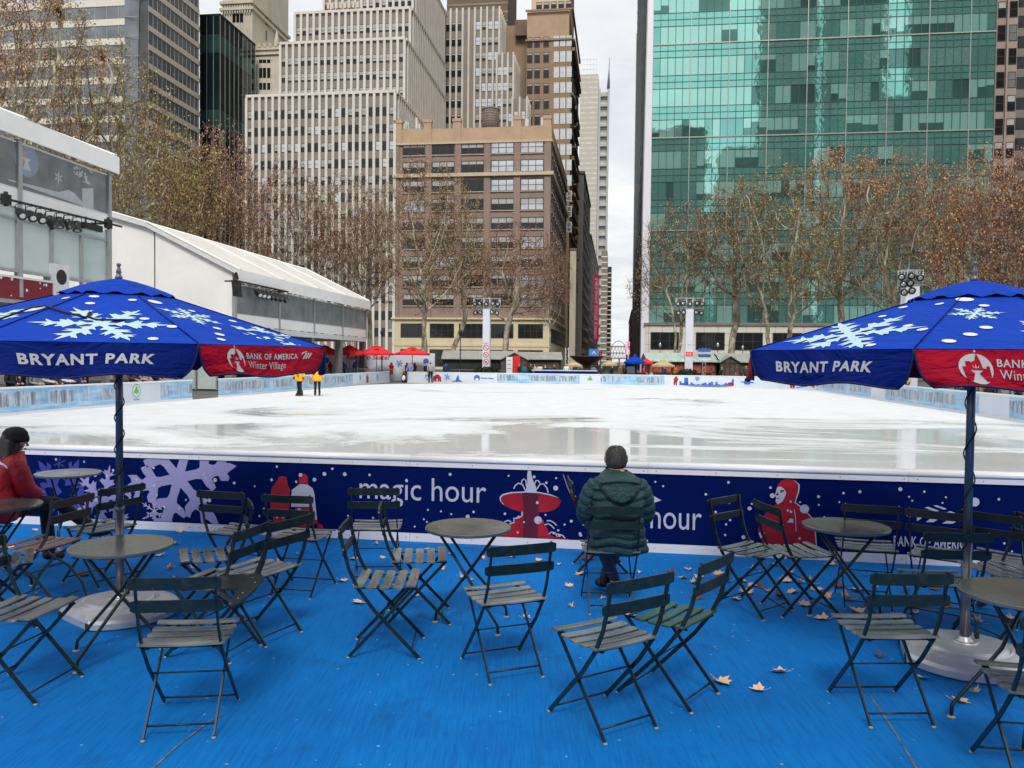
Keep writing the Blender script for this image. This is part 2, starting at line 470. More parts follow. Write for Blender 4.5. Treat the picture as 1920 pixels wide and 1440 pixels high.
# ---- near barrier: navy printed panel between a white kick strip and a white rounded cap
nb = thing('rink_barrier', 'navy printed rink barrier with magic hour lettering and white cap behind the seats', 'rink barrier', RK.p(0, NB, 0), RK.rot)
A0, A1 = -11.4, 4.9
NBO = MB().box(A0, 0, .094, A1, .09, .785).build('panel', M['navy'], nb)
mb = MB()
sec = [-11.4, -9.6, -7.15, -4.72, -2.28, .16, 2.6, 4.9]
for s0, s1 in zip(sec, sec[1:]):
    mb.box(s0 + .0015, -.006, 0.002, s1 - .0015, .096, .09)
mb.build('kick_strip', M['white_plastic'], nb)
mb = MB()
for s0, s1 in zip(sec, sec[1:]):
    mb.box(s0 + .0015, -.012, .789, s1 - .0015, .1, .838)
mb.build('rail_band', M['white_plastic'], nb)
mb = MB()
prof = [(-.016, .842), (-.022, .862), (-.016, .885), (0, .899), (.03, .903), (.07, .903), (.1, .896), (.116, .88), (.118, .86), (.112, .842)]
for s0, s1 in zip(sec, sec[1:]):
    mb.loft([[(s1 - .002, y, z) for y, z in prof], [(s0 + .002, y, z) for y, z in prof]])
mb.build('cap_rail', M['white_plastic'], nb)
mb = MB()
for s0, s1 in zip(sec, sec[1:]):
    k = s0 + .08
    while k < s1:
        for z, y in ((.815, -.012), (.048, -.006)):
            mb.lathe([(.006, 0), (.005, .003), (.001, .0035)], 6, (0, 0, 0)); 
            n = 18
            for i in range(len(mb.v) - n, len(mb.v)):
                x_, y_, z_ = mb.v[i]; mb.v[i] = (k + x_, y - z_, z + y_)
        k += .58
mb.build('screw', M['screw'], nb)
def bp(px, py):                                 # photograph pixel to (along, up) on the panel's face
    a, z = RK.fp(px, py, NB); return a, z
def onp(off): return lambda x, y: (x, -off, y)
ZLO, ZHI = .0965, .782
def clip_poly(pts, lo=ZLO, hi=ZHI):
    for lim, sg in ((lo, 1), (hi, -1)):
        out = []
        for i in range(len(pts)):
            p, q = pts[i - 1], pts[i]
            a, b = (p[1] - lim) * sg, (q[1] - lim) * sg
            if a * b < 0:
                k = a / (a - b); out.append((p[0] + (q[0]-p[0]) * k, lim))
            if b >= 0: out.append(q)
        pts = out
    return pts
def pic(pts, name, m, off=.003, clip=True):
    q = [bp(x, y) for x, y in pts]
    if clip: q = clip_poly(q)
    return MB().poly(q, onp(off)).build(name, m, NBO)
# snowflakes at the left end
def fl_at(style, px, py, rpx, rot, m, off, seed=0, jit=0.0):
    a, z = bp(px, py); rr = rpx / 1500 * RK.p(a, NB).y
    pts = clip_poly(flake(style, rr, rot, (a, z), seed, jit))
    MB().poly(pts, onp(off)).build('snowflake_print', m, NBO)
fl_at('blob', 335, 896, 122, .22, M['lav'], .003, 2, .06)
fl_at('thin', 290, 958, 34, pi / 2, M['lav_pale'], .006)
fl_at('sharp', 196, 938, 72, .35, M['lav'], .0045, 3, .05)
fl_at('blob', 118, 935, 84, .1, M['lav_dark'], .003, 4, .06)
fl_at('thin', 112, 868, 16, .4, M['lav_dark'], .0038)
def couple_bp(pts): return [(480 + x / 6, 840 + y / 6) for x, y in pts]
pic(couple_bp([(165,690),(160,560),(180,440),(215,400),(265,325),(300,312),(345,330),(362,420),(388,470),(375,540),(380,660),(360,720),(335,790),(330,880),(205,880),(185,720)]), 'woman_print', M['red_print'], .004)
pic(couple_bp([(448,560),(440,660),(460,790),(470,900),(575,900),(640,860),(700,850),(665,700),(660,560),(615,440),(585,400),(585,330),(560,292),(520,286),(480,310),(490,390),(440,440),(415,500)]), 'man_print', M['red_print'], .003)
pic(couple_bp([(392,545),(420,460),(500,405),(580,412),(640,450),(660,520),(672,640),(690,800),(672,810),(640,660),(612,520),(600,660),(400,660)]), 'shirt_print', M['grey_print'], .006)
pic(couple_bp([(700,850),(745,860),(775,930),(780,1000),(690,1000)]), 'bag_print', M['red_print'], .0045)
# lettering
def word(body, x0, x1, y0, y1, name='lettering', m=None, off=.0035, offset=.0, spacing=1.0):
    a0, z0 = bp(x0, y1); a1, z1 = bp(x1, y0)
    mb = MB(); add_text(mb, body, onp(off), 1.0, offset, spacing, at=((a0+a1)/2, (z0+z1)/2), width=a1-a0, height=z1-z0)
    return mb.build(name, m or M['grey_print'], NBO)
word('magic hour', 674, 912, 900, 948)
word('magic hour', 1092, 1316, 948, 1000)
pic([(1114,958),(1148,934),(1190,926),(1226,930),(1240,938),(1222,944),(1180,950)], 'leaf_print', M['grey_print'], .0035)
# the fountain picture, drawn in the 8x enlargement starting at (880, 860)
fz = lambda pts: [(880 + x / 8, 860 + y / 8) for x, y in pts]
pic(fz([(0,1225),(90,1180),(300,1160),(480,1140),(590,1110),(620,1050),(600,980),(680,960),(670,890),(760,880),(790,850),(790,795),(1045,800),(1040,880),(1110,920),(1130,980),(1180,1060),(1190,1130),(1300,1180),(1450,1195),(1600,1235),(1720,1290),(1720,1330),(0,1300)]), 'fountain_print', M['red_print'], .003)
pic(fz([(465,580),(500,545),(620,515),(850,500),(1050,512),(1220,545),(1340,590),(1375,630),(1360,690),(1290,760),(1160,800),(1000,805),(780,795),(640,760),(540,710),(480,650)]), 'fountain_bowl_print', M['red_print'], .0042)
pic(fz([(790,515),(1030,515),(1040,780),(1020,1260),(800,1260),(820,780)]), 'fountain_shade_print', M['maroon_print'], .0054)
pic(fz([(455,575),(500,530),(620,500),(850,488),(1050,498),(1230,535),(1350,590),(1220,552),(1050,515),(850,506),(620,520),(505,552),(470,590),(480,640),(530,695),(500,680),(462,630)]), 'bowl_rim_print', M['grey_print'], .0062)
pic(fz([(840,500),(870,380),(868,250),(890,100),(920,100),(935,250),(965,350),(1000,420),(1010,500)]), 'water_print', M['grey_print'], .0045)
def stroke(pts, wpx, m=M['grey_print'], off=.005, name='water_spray_print'):
    q = [V((*bp(*p), 0)) for p in fz(pts)]; lo = []; hi = []
    for i, p in enumerate(q):
        d = (q[min(i+1, len(q)-1)] - q[max(i-1, 0)]).normalized(); n = V((-d.y, d.x, 0)) * wpx * .00065
        lo.append((p - n)[:2]); hi.append((p + n)[:2])
    MB().poly(clip_poly(lo + hi[::-1]), onp(off)).build(name, m, NBO)
for s_ in ([(860,420),(850,330),(820,300),(790,330),(780,380)], [(850,490),(800,390),(740,365),(690,400),(668,450)], [(970,400),(1000,330),(1030,325),(1065,370)],
           [(1000,470),(1060,385),(1110,375),(1160,430),(1185,510)], [(1160,930),(1220,930),(1270,960),(1310,1000)], [(1130,990),(1190,975),(1240,1010),(1275,1050)],
           [(1190,1130),(1230,1100),(1290,1110),(1320,1170)], [(1250,1120),(1330,1130),(1400,1150),(1435,1190)], [(530,945),(580,925),(630,945)]):
    stroke(s_, 9)
stroke([(790,795),(792,850),(750,885),(668,895),(672,955),(605,975)], 11)
stroke([(1410,235),(1440,330),(1480,440),(1520,530)], 8, M['grey_metal'], .006, 'scratch')
# the figure in a red hood, from the 7.58x enlargement at (1380, 870)
hz = lambda pts: [(1380 + x / 7.58, 870 + y / 7.58) for x, y in pts]
pic(hz([(545,580),(580,560),(590,300),(640,235),(720,215),(815,225),(895,290),(885,400),(835,545),(960,640),(1080,770),(1120,900),(1140,1150),(1115,1400),(300,1400),(320,1120),(380,1110),(310,930),(345,790),(430,690),(545,680)]), 'hooded_figure_print', M['red_print'], .003)
pic(hz([(585,330),(630,320),(680,350),(712,400),(700,450),(660,530),(590,575),(560,530),(570,490),(553,440)]), 'face_print', M['grey_print'], .005)
pic(hz([(562,438),(585,395),(612,430),(592,445)]), 'nose_print', M['red_print'], .0065)
pic(hz([(560,485),(600,478),(630,484),(600,490)]), 'mouth_print', M['maroon_print'], .0065)
pic(hz([(600,372),(680,366),(685,378),(640,410),(612,390)]), 'spectacles_print', M['maroon_print'], .0065)
pic(hz([(725,830),(770,770),(810,780),(812,832)]), 'hand_print', M['grey_print'], .005)
pic(hz([(318,980),(370,950),(410,985),(350,1060)]), 'hand_print', M['grey_print'], .005)
pic(hz([(815,222),(838,235),(905,292),(895,400),(845,542),(970,635),(1090,770),(1075,775),(958,645),(828,548),(878,400),(888,295)]), 'outline_print', M['grey_print'], .0055)
pic(hz([(1112,900),(1128,900),(1150,1160),(1120,1400),(1104,1400),(1134,1160)]), 'outline_print', M['grey_print'], .0055)
pic(hz([(822,640),(830,640),(850,760),(856,960),(848,960),(840,770)]), 'cord_print', M['grey_print'], .0055)
# flag emblem and words at the right end, 7.2x enlargement at (1660, 900)
ez = lambda pts: [(1660 + x / 7.2, 900 + y / 7.2) for x, y in pts]
for p in ([(280,480),(335,455),(372,478),(325,505)], [(432,408),(470,398),(510,412),(470,425)], [(528,372),(575,360),(722,412),(675,432)], [(645,345),(690,338),(828,388),(790,402)],
          [(775,455),(875,418),(940,445),(890,462)], [(420,548),(425,500),(525,490),(480,520),(440,548)], [(545,568),(610,515),(735,515),(650,568)], [(765,585),(860,530),(1005,535),(905,590)], [(595,675),(655,640),(775,645),(660,725)]):
    pic(ez(p), 'flag_emblem_print', M['grey_print'], .004)
word('BANK OF AMERICA', 1675, 1822, 1010, 1024, offset=.02, spacing=1.12)
# printed snow
rnd = random.Random(11)
big = [(107,861,8),(84,939,8),(580,875,7),(790,1001,9),(927,888,9),(1041,890,9),(1009,975,8),(1508,954,9),(1827,941,9),(1448,929,5),(1042,915,5)]
dots = [(x, y, r) for x, y, r in big]
for i in range(190):
    x = rnd.uniform(40, 1915); f = rnd.random()
    y0 = 845 + x * .035; dots.append((x, y0 + 10 + f * (1025 + x * .025 - 40 - y0), rnd.choice((2, 2, 2.4, 2.6, 3, 4))))
mb = MB()
for x, y, r_ in dots:
    a, z = bp(x, y); rr = r_ / 1500 * RK.p(a, NB).y * .95
    if (660 < x < 920 and 893 < y < 955) or (1225 < x < 1322 and 940 < y < 1006) or (1665 < x < 1830 and 945 < y < 1030): continue
    if ZLO + rr < z < ZHI - rr: mb.poly(circle(a, z, rr, 10), onp(.0075))
mb.build('dot_pattern', M['grey_print'], NBO)

# ---- the other boards round the ice: a path of (a, b), its panels and prints
full = ring                                     # starts after the near right corner: right side, far, left
def densify(path, step=.8):
    out = [V((*path[0], 0))]
    for p in path[1:]:
        p = V((*p, 0)); d = (p - out[-1]).length; k = max(1, int(d / step)); q = out[-1].copy()
        for i in range(1, k + 1): out.append(q + (p - q) * i / k)
    return out
class Path:
    def __init__(s, pts):
        s.p = densify(pts); s.L = [0]
        for i in range(1, len(s.p)): s.L.append(s.L[-1] + (s.p[i] - s.p[i-1]).length)
    def at(s, l):
        l = max(0, min(l, s.L[-1])); i = 1
        while i < len(s.L) - 1 and s.L[i] < l: i += 1
        k = (l - s.L[i-1]) / (s.L[i] - s.L[i-1]); p = s.p[i-1] + (s.p[i] - s.p[i-1]) * k
        a = s.p[max(i-2, 0)]; b = s.p[min(i+1, len(s.p)-1)]; d = (b - a).normalized()
        return p, V((-d.y, d.x, 0))             # the ice lies on the left of the path direction
    def pt(s, l, n, z):
        p, nn = s.at(l); q = p + nn * n; return RK.p(q.x, q.y, z)
    def near(s, px, py):                        # length along the path nearest to what a pixel shows on the ice
        a, b = RK.ab(G(px, py)); q = V((a, b, 0))
        return min(zip(s.L, s.p), key=lambda t_: (t_[1] - q).length)[0]
    def nearx(s, px):                           # length whose board is seen in a pixel column
        best = None
        for l, p in zip(s.L, s.p):
            w_ = RK.p(p.x, p.y, .5) - CP; c_ = CAM_R.transposed() @ w_
            if c_.z < 0:
                e_ = abs(960 - FPX * c_.x / c_.z - px)
                if best is None or e_ < best[0]: best = (e_, l)
        return best[1]
def sweep(mb, path, l0, l1, prof, m=0, uv=False):
    ls = [l0] + [x for x in path.L if l0 + .05 < x < l1 - .05] + [l1]; k = len(prof)
    vs_ = [path.pt(l, n, z) for l in ls for n, z in prof]; fs = []; us = []
    for i in range(len(ls) - 1):
        for j in range(k):
            j2 = (j + 1) % k
            fs.append((i*k+j, i*k+j2, (i+1)*k+j2, (i+1)*k+j))
            zz = lambda q: (q - .1) / .72
            us.append([(ls[i], zz(prof[j][1])), (ls[i], zz(prof[j2][1])), (ls[i+1], zz(prof[j2][1])), (ls[i+1], zz(prof[j][1]))])
    fs += [tuple(reversed(range(k))), tuple((len(ls)-1)*k + j for j in range(k))]
    us += [[(0, 0)] * k] * 2
    mb.add(vs_, fs, m, False, us if uv else None)
CAPP = [(-.10, .84), (-.10, .885), (-.085, .9), (.02, .9), (.035, .885), (.035, .84)]
def dasher(pts, label, plan):
    P = Path(pts)
    t_ = thing('rink_barrier', label, 'rink barrier')
    a = MB(); sweep(a, P, 0, P.L[-1], CAPP); a.build('cap_rail', M['white_plastic'], t_)
    a = MB(); sweep(a, P, 0, P.L[-1], [(-.09, .0), (-.09, .1), (.03, .1), (.03, .0)]); a.build('kick_strip', M['white_plastic'], t_)
    plan = plan(P); panels = []
    for l0, l1, m in plan:
        a = MB(); sweep(a, P, l0, l1, [(-.07, .102), (-.07, .838), (.012, .838), (.012, .102)], 0, True)
        panels.append((l0, l1, a.build('panel', M[m], t_)))
    return P, t_, panels
# left side, near section, and section beyond the gate, running round to the second gate
# path directions keep the ice on the left: go from far to near along the left side
lf = [p for p in ring]
n_ = 11
cR0 = ring[0:n_]; cR1 = ring[n_:2*n_]; cL1 = ring[2*n_:3*n_]; cL0 = ring[3*n_:4*n_]
G0, G1 = RK.fa(360, 748, AL)[0], RK.fa(412, 741, AL)[0]
af0 = RK.fp(730, 717, BF)[0]; af1 = RK.fp(764, 717, BF)[0]
PA, TA, pa = dasher([(AL, G0)] + cL0, 'pale blue frozen forest rink barrier ending at the gate, with green leaf badge panel', 
    lambda P: [(0, P.nearx(308), 'forest'), (P.nearx(308), P.nearx(230), 'pale_panel'), (P.nearx(230), P.L[-1], 'forest')])
PB, TB, pb = dasher([(af0, BF)] + [q for q in cL1 if q[0] < af0 - .3] + [(AL, G1)], 'rink barrier curving from the far gate to the near gate under the long white tent',
    lambda P: [(0, P.nearx(664), 'pale_panel'), (P.nearx(664), P.L[-1], 'forest')])
cR1f = cR1
PC, TC, pc = dasher(cR0 + cR1f + [(af1, BF)], 'long far rink barrier with skyline prints below the terrace crowd, curving to the near right',
    lambda P: [(0, P.nearx(1890), 'forest'), (P.nearx(1890), P.nearx(1845), 'pale_panel'), (P.nearx(1845), P.nearx(1660), 'forest'), (P.nearx(1660), P.nearx(1632), 'pale_panel'), (P.nearx(1632), P.nearx(1532), 'forest'),
               (P.nearx(1532), P.nearx(1256), 'pale_panel'), (P.nearx(1256), P.nearx(1128), 'forest'), (P.nearx(1128), P.nearx(1080), 'pale_panel'), (P.nearx(1080), P.nearx(930), 'forest'), (P.nearx(930), P.L[-1], 'pale_panel')])
def panel_at(panels, l):
    for l0, l1, o in panels:
        if l0 <= l <= l1: return o
    return panels[0][2]
def on(P, off=.02):                             # x grows to the right as seen from the ice
    return lambda l: (lambda x, y: P.pt(l - x, off, .1 + y))
def stamp(P, panels, px, parts):
    l = P.nearx(px)
    for pts, m, off in parts:
        a = MB(); a.poly(pts, lambda x, y: P.pt(l - x, .012 + off, .1 + y)); a.build('print', M[m], panel_at(panels, l))
def words(P, panels, px, y, s_, wdt, hgt, m, size=.2):
    l = P.nearx(px); a = MB(); add_text(a, s_, lambda x, yy: P.pt(l - x, .02, .1 + yy), size, .01, at=(0, y), width=wdt, height=hgt)
    a.build('lettering', M[m], panel_at(panels, l))
def person2(x, h=.62, w_=.2, lean=0.0):
    return [(x-w_*.5, 0.02), (x-w_*.55, h*.45), (x-w_*.8+lean, h*.75), (x-w_*.4+lean, h*.82), (x-w_*.3+lean, h), (x+w_*.3+lean, h), (x+w_*.4+lean, h*.82), (x+w_*.8+lean, h*.7), (x+w_*.5, h*.4), (x+w_*.5, .02), (x+.02, .02), (x, h*.35), (x-.03, .02)]
logo = lambda k=1.0: [([(x * k, y * k + .36) for x, y in circle(0, 0, .26, 20)], 'blue_print', .004), ([(x*k, y*k+.36) for x, y in [(-.13,-.23),(-.11,-.05),(-.04,.0),(.04,.0),(.11,-.05),(.13,-.23)]], 'white_print', .008), ([(x*k, y*k+.36) for x, y in [(-.06,.1),(0,.34),(.06,.1),(.0,.06)]], 'red_print', .008)]
stamp(PB, pb, 676, [(flake('sharp', .28, .2, (0, .45)), 'blue_print', .004)])
stamp(PB, pb, 691, [(person2(-.1, .68, .26), 'red_print', .004), (person2(.16, .6, .2), 'red_print', .006)])
stamp(PB, pb, 710, [(flake('blob', .36, .2, (0, .33)), 'blue_print', .004)])
stamp(PC, pc, 794, [(flake('blob', .3, .1, (0, .36)), 'blue_print', .004)])
stamp(PC, pc, 820, [(person2(-.18, .6, .28, .1), 'red_print', .004), (person2(.2, .6, .28, -.1), 'red_print', .006)])
stamp(PC, pc, 845, [(flake('sharp', .34, .3, (0, .42)), 'blue_print', .004)])
stamp(PC, pc, 861, [([(-.45, .03), (-.3, .12), (-.1, .15), (-.05, .35), (.08, .62), (.16, .5), (.2, .2), (.45, .08), (.45, .03)], 'blue_print', .004)])
stamp(PC, pc, 888, logo()); words(PC, pc, 905, .34, 'Winter Village', 1.05, .16, 'blue_print')
stamp(PC, pc, 1269, [(person2(0, .7, .24, .05), 'red_print', .004)])
stamp(PC, pc, 1281, [([(-.16, .06), (-.16, .62), (.14, .62), (.16, .06)], 'blue_print', .004)])
sk = [(-2.6, .04)]
rnd = random.Random(5); x = -2.6
while x < 1.3:
    h = rnd.choice((.1, .14, .2, .26, .34)); sk += [(x, h), (x + .16, h)]; x += .17
sk += [(1.0 + .34, .5), (1.42, .62), (1.5, .5), (1.5, .04)]
stamp(PC, pc, 1330, [(sk, 'blue_print', .004)])
stamp(PC, pc, 1304, [(flake('sharp', .26, .2, (0, .55)), 'blue_print', .006)])
stamp(PC, pc, 1366, [(circle(0, .17, .26, 14, .15), 'red_print', .006)])
stamp(PC, pc, 1389, logo()); words(PC, pc, 1407, .34, 'Winter Village', 1.05, .16, 'blue_print')
stamp(PC, pc, 1462, [(flake('thin', .26, .2, (0, .5)), 'blue_print', .004)])
stamp(PC, pc, 1478, [(person2(0, .66, .45), 'red_print', .004)])
stamp(PC, pc, 1512, [([(-.9, .1), (-.2, .22), (.7, .34), (.75, .5), (.85, .5), (.85, .12), (.6, .26), (0, .15), (-.9, .04)], 'blue_print', .004), ([(.9, .12), (.95, .55), (1.05, .55), (1.08, .12)], 'red_print', .006)])
leaf = [(0, -.16), (.05, -.06), (.2, -.08), (.17, .06), (.1, .1), (.07, .22), (0, .27), (-.07, .22), (-.1, .1), (-.17, .06), (-.2, -.08), (-.05, -.06)]
stamp(PC, pc, 1104, [([(x, y + .38) for x, y in leaf], 'green_print', .004)])
stamp(PA, pa, 257, [([(x * .8, y * .8 + .42) for x, y in leaf], 'green_print', .004)])
l = PA.nearx(257)
a = MB(); rg = circle(0, .45, .27, 28); ri = circle(0, .45, .24, 28)
a.add([PA.pt(l - x, .017, .1 + y) for x, y in rg + ri], [(i, (i+1) % 28, 28 + (i+1) % 28, 28 + i) for i in range(28)]); a.build('print', M['green_print'], panel_at(pa, l))
words(PA, pa, 257, .11, 'NYC PARKS', .36, .05, 'blue_print')
stamp(PC, pc, 1646, [([(-.8, .2), (-.7, .6), (.7, .6), (.8, .2), (.6, .12), (-.6, .12)], 'white_print', .004)])
# ================================================================== folding chairs, tables, parasols, fallen leaves
t = MT('dark_green_paint'); vec = t.coord('Object'); f = t.noise(vec, 18, 5, .65); oi = t.n('ShaderNodeObjectInfo'); ch = t.noise(vec, 55, 3, .6)
col = t.mix(oi.outputs['Random'], S(8, 24, 24), S(20, 40, 36))
col = t.mix(t.rng(f, .55, .75, 0, .5), col, S(44, 58, 54))
col = t.mix(t.rng(ch, .68, .72, 0, .8), col, S(110, 98, 84))
t.set(Base_Color=col, Roughness=t.rng(f, .3, .7, .28, .48)); M['chair_green'] = t.m
t = MT('sky_sheen_green_slat'); vec = t.coord('Object', (1, 3, 1)); f = t.noise(vec, 3.5, 5, 0.6)
oi = t.n('ShaderNodeObjectInfo')
f2 = t.math('ADD', f, t.math('MULTIPLY', t.math('SUBTRACT', oi.outputs['Random'], 0.5), 0.18))
t.set(Base_Color=t.ramp(f2, [(0.3, S(60, 69, 67)), (0.5, S(92, 98, 97)), (0.72, S(132, 136, 135))]), Roughness=t.rng(f2, 0.3, 0.7, 0.22, 0.4))  # green paint greyed and lightened to imitate the sky's sheen on the seats
t.b.inputs['Specular IOR Level'].default_value = 1.0; t.b.inputs['Coat Weight'].default_value = 0.5; t.b.inputs['Coat Roughness'].default_value = 0.25
M['slat'] = t.m
M['slat_green'] = mat('fresh_green_slat', S(40, 72, 60), 0.35, var=0.25, scale=8)
M['slat_pink'] = mat('sun_bleached_wood', S(168, 134, 118), 0.5, var=0.15, scale=9)
M['back_brown'] = mat('brown_slat', S(62, 40, 38), 0.45, var=0.2, scale=9)
M['grey_paint'] = mat('grey_green_paint', S(62, 66, 68), 0.4, 0.2, var=0.2, scale=9)
M['foot_pad'] = mat('foot_pad', S(150, 146, 136), 0.7, var=0.2)

def slat_mb(mb, x0, x1, yc, zc, wdt, th, bow=0.006, tilt=0.0, n=8, round_=.012):
    # a long thin slat across x with rounded ends and a slight crown
    rings = []
    xs = [x0, x0 + .004, x0 + round_] + [x0 + round_ + (x1 - x0 - 2*round_) * i / n for i in range(1, n)] + [x1 - round_, x1 - .004, x1]
    ks = [.55, .82, 1] + [1] * (n - 1) + [1, .82, .55]
    for x, k in zip(xs, ks):
        u_ = (x - (x0 + x1) / 2) / ((x1 - x0) / 2); dz = bow * (1 - u_ * u_); h = wdt / 2 * k
        r_ = []
        for yy, zz in ((-h, -th/2), (h, -th/2), (h, th/2 - .002), (h*.86, th/2), (-h*.86, th/2), (-h, th/2 - .002)):
            r_.append((x, yc + yy*cos(tilt) - zz*sin(tilt), zc + dz + yy*sin(tilt) + zz*cos(tilt)))
        rings.append(r_)
    mb.loft(rings, 0, False)
def chair_proto(label, mats=('chair_green', 'slat', 'chair_green'), curved=False, cat='folding chair'):
    root = thing('folding_chair', label, cat, (0, 0, 0))
    fm, sm_, bm_ = (M[k] for k in mats)
    for sx in (-1, 1):
        mb = MB()
        pts = [(sx*.188, -.285, .83), (sx*.188, -.262, .72), (sx*.188, -.222, .57), (sx*.19, -.165, .45), (sx*.192, -.06, .31), (sx*.194, .22, .012)]
        if curved: pts = [(sx*.195, -.25, .83), (sx*.195, -.235, .70), (sx*.195, -.2, .55), (sx*.195, -.1, .40), (sx*.195, .06, .30), (sx*.195, .19, .16), (sx*.195, .26, .02)]
        for p, q in zip(pts, pts[1:]):
            d = (V(q) - V(p)).normalized() * .006; mb.bar(V(p) - d * .6, V(q) + d * .6, .022, .009, up=(1, 0, 0))
        mb.build('leg', fm, root)
    for sx in (-1, 1):
        mb = MB(); pts = [(sx*.168, .19, .455), (sx*.168, -.225, .012)]
        if curved: pts = [(sx*.178, .2, .455), (sx*.178, .1, .34), (sx*.178, -.08, .25), (sx*.178, -.2, .13), (sx*.178, -.24, .015)]
        for p, q in zip(pts, pts[1:]): mb.bar(p, q, .02, .009, up=(1, 0, 0))
        mb.build('leg', fm, root)
    for p_, q_, r_ in (((-.19, .17, .055), (.19, .17, .055), .0055), ((-.165, -.185, .06), (.165, -.185, .06), .0055), ((-.192, -.015, .262), (.192, -.015, .262), .0045)):
        MB().tube([p_, q_], r_, 6).build('stretcher', fm, root)
    mb = MB()
    for sx in (-1, 1):
        mb.bar((sx*.16, -.19, .448), (sx*.16, .2, .448), .018, .008, up=(0, 0, 1))
    mb.tube([(-.2, -.168, .45), (.2, -.168, .45)], .006, 6)
    mb.build('seat_rail', fm, root)
    mb = MB()
    for i, y in enumerate((-.165, -.083, 0, .083, .166)):
        slat_mb(mb, -.212, .212, y, .468 - .012 * (1 - (y / .17) ** 2) + (.004 if i == 4 else 0), .060, .011, -.006, (-.09, -.04, 0, .04, -.06)[i])
    mb.build('seat', sm_, root)
    mb = MB()
    for z, y in ((.80, -.292), (.683, -.264)):
        slat_mb(mb, -.218, .218, 0, 0, .06, .012, 0, 0, 8, .03)
        k = 6 * 13
        for i in range(len(mb.v) - k, len(mb.v)):
            x_, y_, z_ = mb.v[i]; u_ = x_ / .218
            mb.v[i] = (x_, y + .012 * u_ * u_ * .8 + z_ * .97 - .02 * y_, z + y_)
    mb.build('backrest', bm_, root)
    for x, y in ((-.194, .222), (.194, .222), (-.168, -.228), (.168, -.228)):
        MB().lathe([(.011, 0.001), (.012, .006), (.008, .011)], 8, (x, y, 0)).build('foot_pad', M['foot_pad'], root)
    return root
proto = chair_proto('x')
fam = family(proto)
proto_p = chair_proto('x', ('grey_paint', 'slat_pink', 'back_brown'), True)
fam_p = family(proto_p)
proto_g = chair_proto('x', ('chair_green', 'slat_green', 'chair_green'))
fam_g = family(proto_g)
SLAT_Z, SLAT_Y = .80, -.292
used = {}
def place_chair(l, r, seat, label, group, which='n', loc=None, yaw=None):
    pr, fm_ = {'n': (proto, fam), 'p': (proto_p, fam_p), 'g': (proto_g, fam_g)}[which]
    if loc is None:
        a, b = G(*l, SLAT_Z), G(*r, SLAT_Z); s = G(*seat, .46); mid = (a + b) / 2
        d = (b - a); d.z = 0; d.normalize(); n = V((-d.y, d.x, 0))
        if n.dot(s - mid) < 0: n = -n
        yaw = atan2(n.y, n.x) - pi / 2
        loc = mid - n * SLAT_Y; loc.z = 0
    else: loc = G(*loc, .46); loc.z = 0
    if which not in used:
        used[which] = 1; pr.location = loc; pr.rotation_euler = (0, 0, yaw); tag(pr, label, None, group); return pr
    return dup(pr, loc, yaw, label, group, fm_)
LG, MG, RG = 'folding chairs round the left parasol', 'folding chairs in the middle of the carpet', 'folding chairs round the right parasol'
CH = [
 ((245,1097),(408,1093),(360,1187),'large near folding chair with its back towards us beside the left parasol base',LG,'n'),
 ((103,948),(178,930),(83,1022),'chair with pinkish bleached seat, brown back slats and curved grey legs',LG,'p'),
 ((187,925),(272,912),(187,987),'green folding chair directly behind the left parasol pole by the barrier',LG,'n'),
 ((370,926),(455,931),(435,990),'green folding chair against the big lavender snowflake print',LG,'n'),
 ((463,938),(478,960),(392,1042),'green folding chair seen edge on, its empty seat turned left beside the tablet chair',LG,'n'),
 ((492,934),(583,938),(566,995),'green folding chair in front of the printed couple in red',LG,'n'),
 ((510,990),(582,972),(517,1067),'green folding chair with pale seat, set just right of the tablet arm chair',LG,'n'),
 ((632,1003),(655,976),(722,1087),'green folding chair side on, nearer of the two facing right left of the middle table',MG,'n'),
 ((707,970),(716,943),(785,1042),'green folding chair side on, farther of the two facing right left of the middle table',MG,'n'),
 ((655,922),(745,922),(708,979),'green folding chair close to the barrier below the first magic hour lettering',MG,'n'),
 ((920,1036),(1038,1026),(950,1112),'green folding chair in the middle of the carpet, just right of the centre table',MG,'n'),
 ((1148,1104),(1258,1084),(1143,1183),'folding chair with greyish seat and a leaf lying on it behind the seated man',MG,'n'),
 ((1318,1069),(1375,1044),(1262,1148),'folding chair with fresh dark green seat slats, turned away to the left',MG,'g'),
 ((1323,944),(1388,933),(1400,1027),'folding chair facing us by the barrier, right of the second hour lettering',RG,'n'),
 ((1405,940),(1468,964),(1490,1027),'green folding chair side on in front of the printed red hood figure',RG,'n'),
 ((1103,957),(1203,958),(1155,1040),'green folding chair that the man in the puffer jacket sits on',MG,'n'),
 ((1583,952),(1688,958),(1625,1022),'green folding chair behind the right hand bistro table by the barrier',RG,'n'),
 ((1708,961),(1807,972),(1748,1027),'green folding chair in front of the white flag emblem, left of the right parasol pole',RG,'n'),
 ((1802,963),(1915,978),(1857,1040),'green folding chair by the barrier immediately right of the right parasol pole',RG,'n'),
 ((1740,1007),(1858,1010),(1750,1080),'folding chair half hidden by the right parasol pole, second row from the barrier',RG,'n'),
 ((1645,1087),(1778,1087),(1653,1173),'large near green folding chair left of the right parasol base, its back towards us',RG,'n'),
]
for c_ in CH: place_chair(*c_)
place_chair(0, 0, 0, 'green folding chair at the right edge whose seat faces left beyond the cropped table', RG, 'n', (1880, 1068), pi/2 + .2)
place_chair(0, 0, 0, 'green folding chair cut off by the lower right corner of the photo', RG, 'n', (1950, 1276), -.15)
place_chair(0, 0, 0, 'green folding chair cut off by the left edge, its seat slats pointing at us', LG, 'n', (44, 1141), -pi/2 - .12)
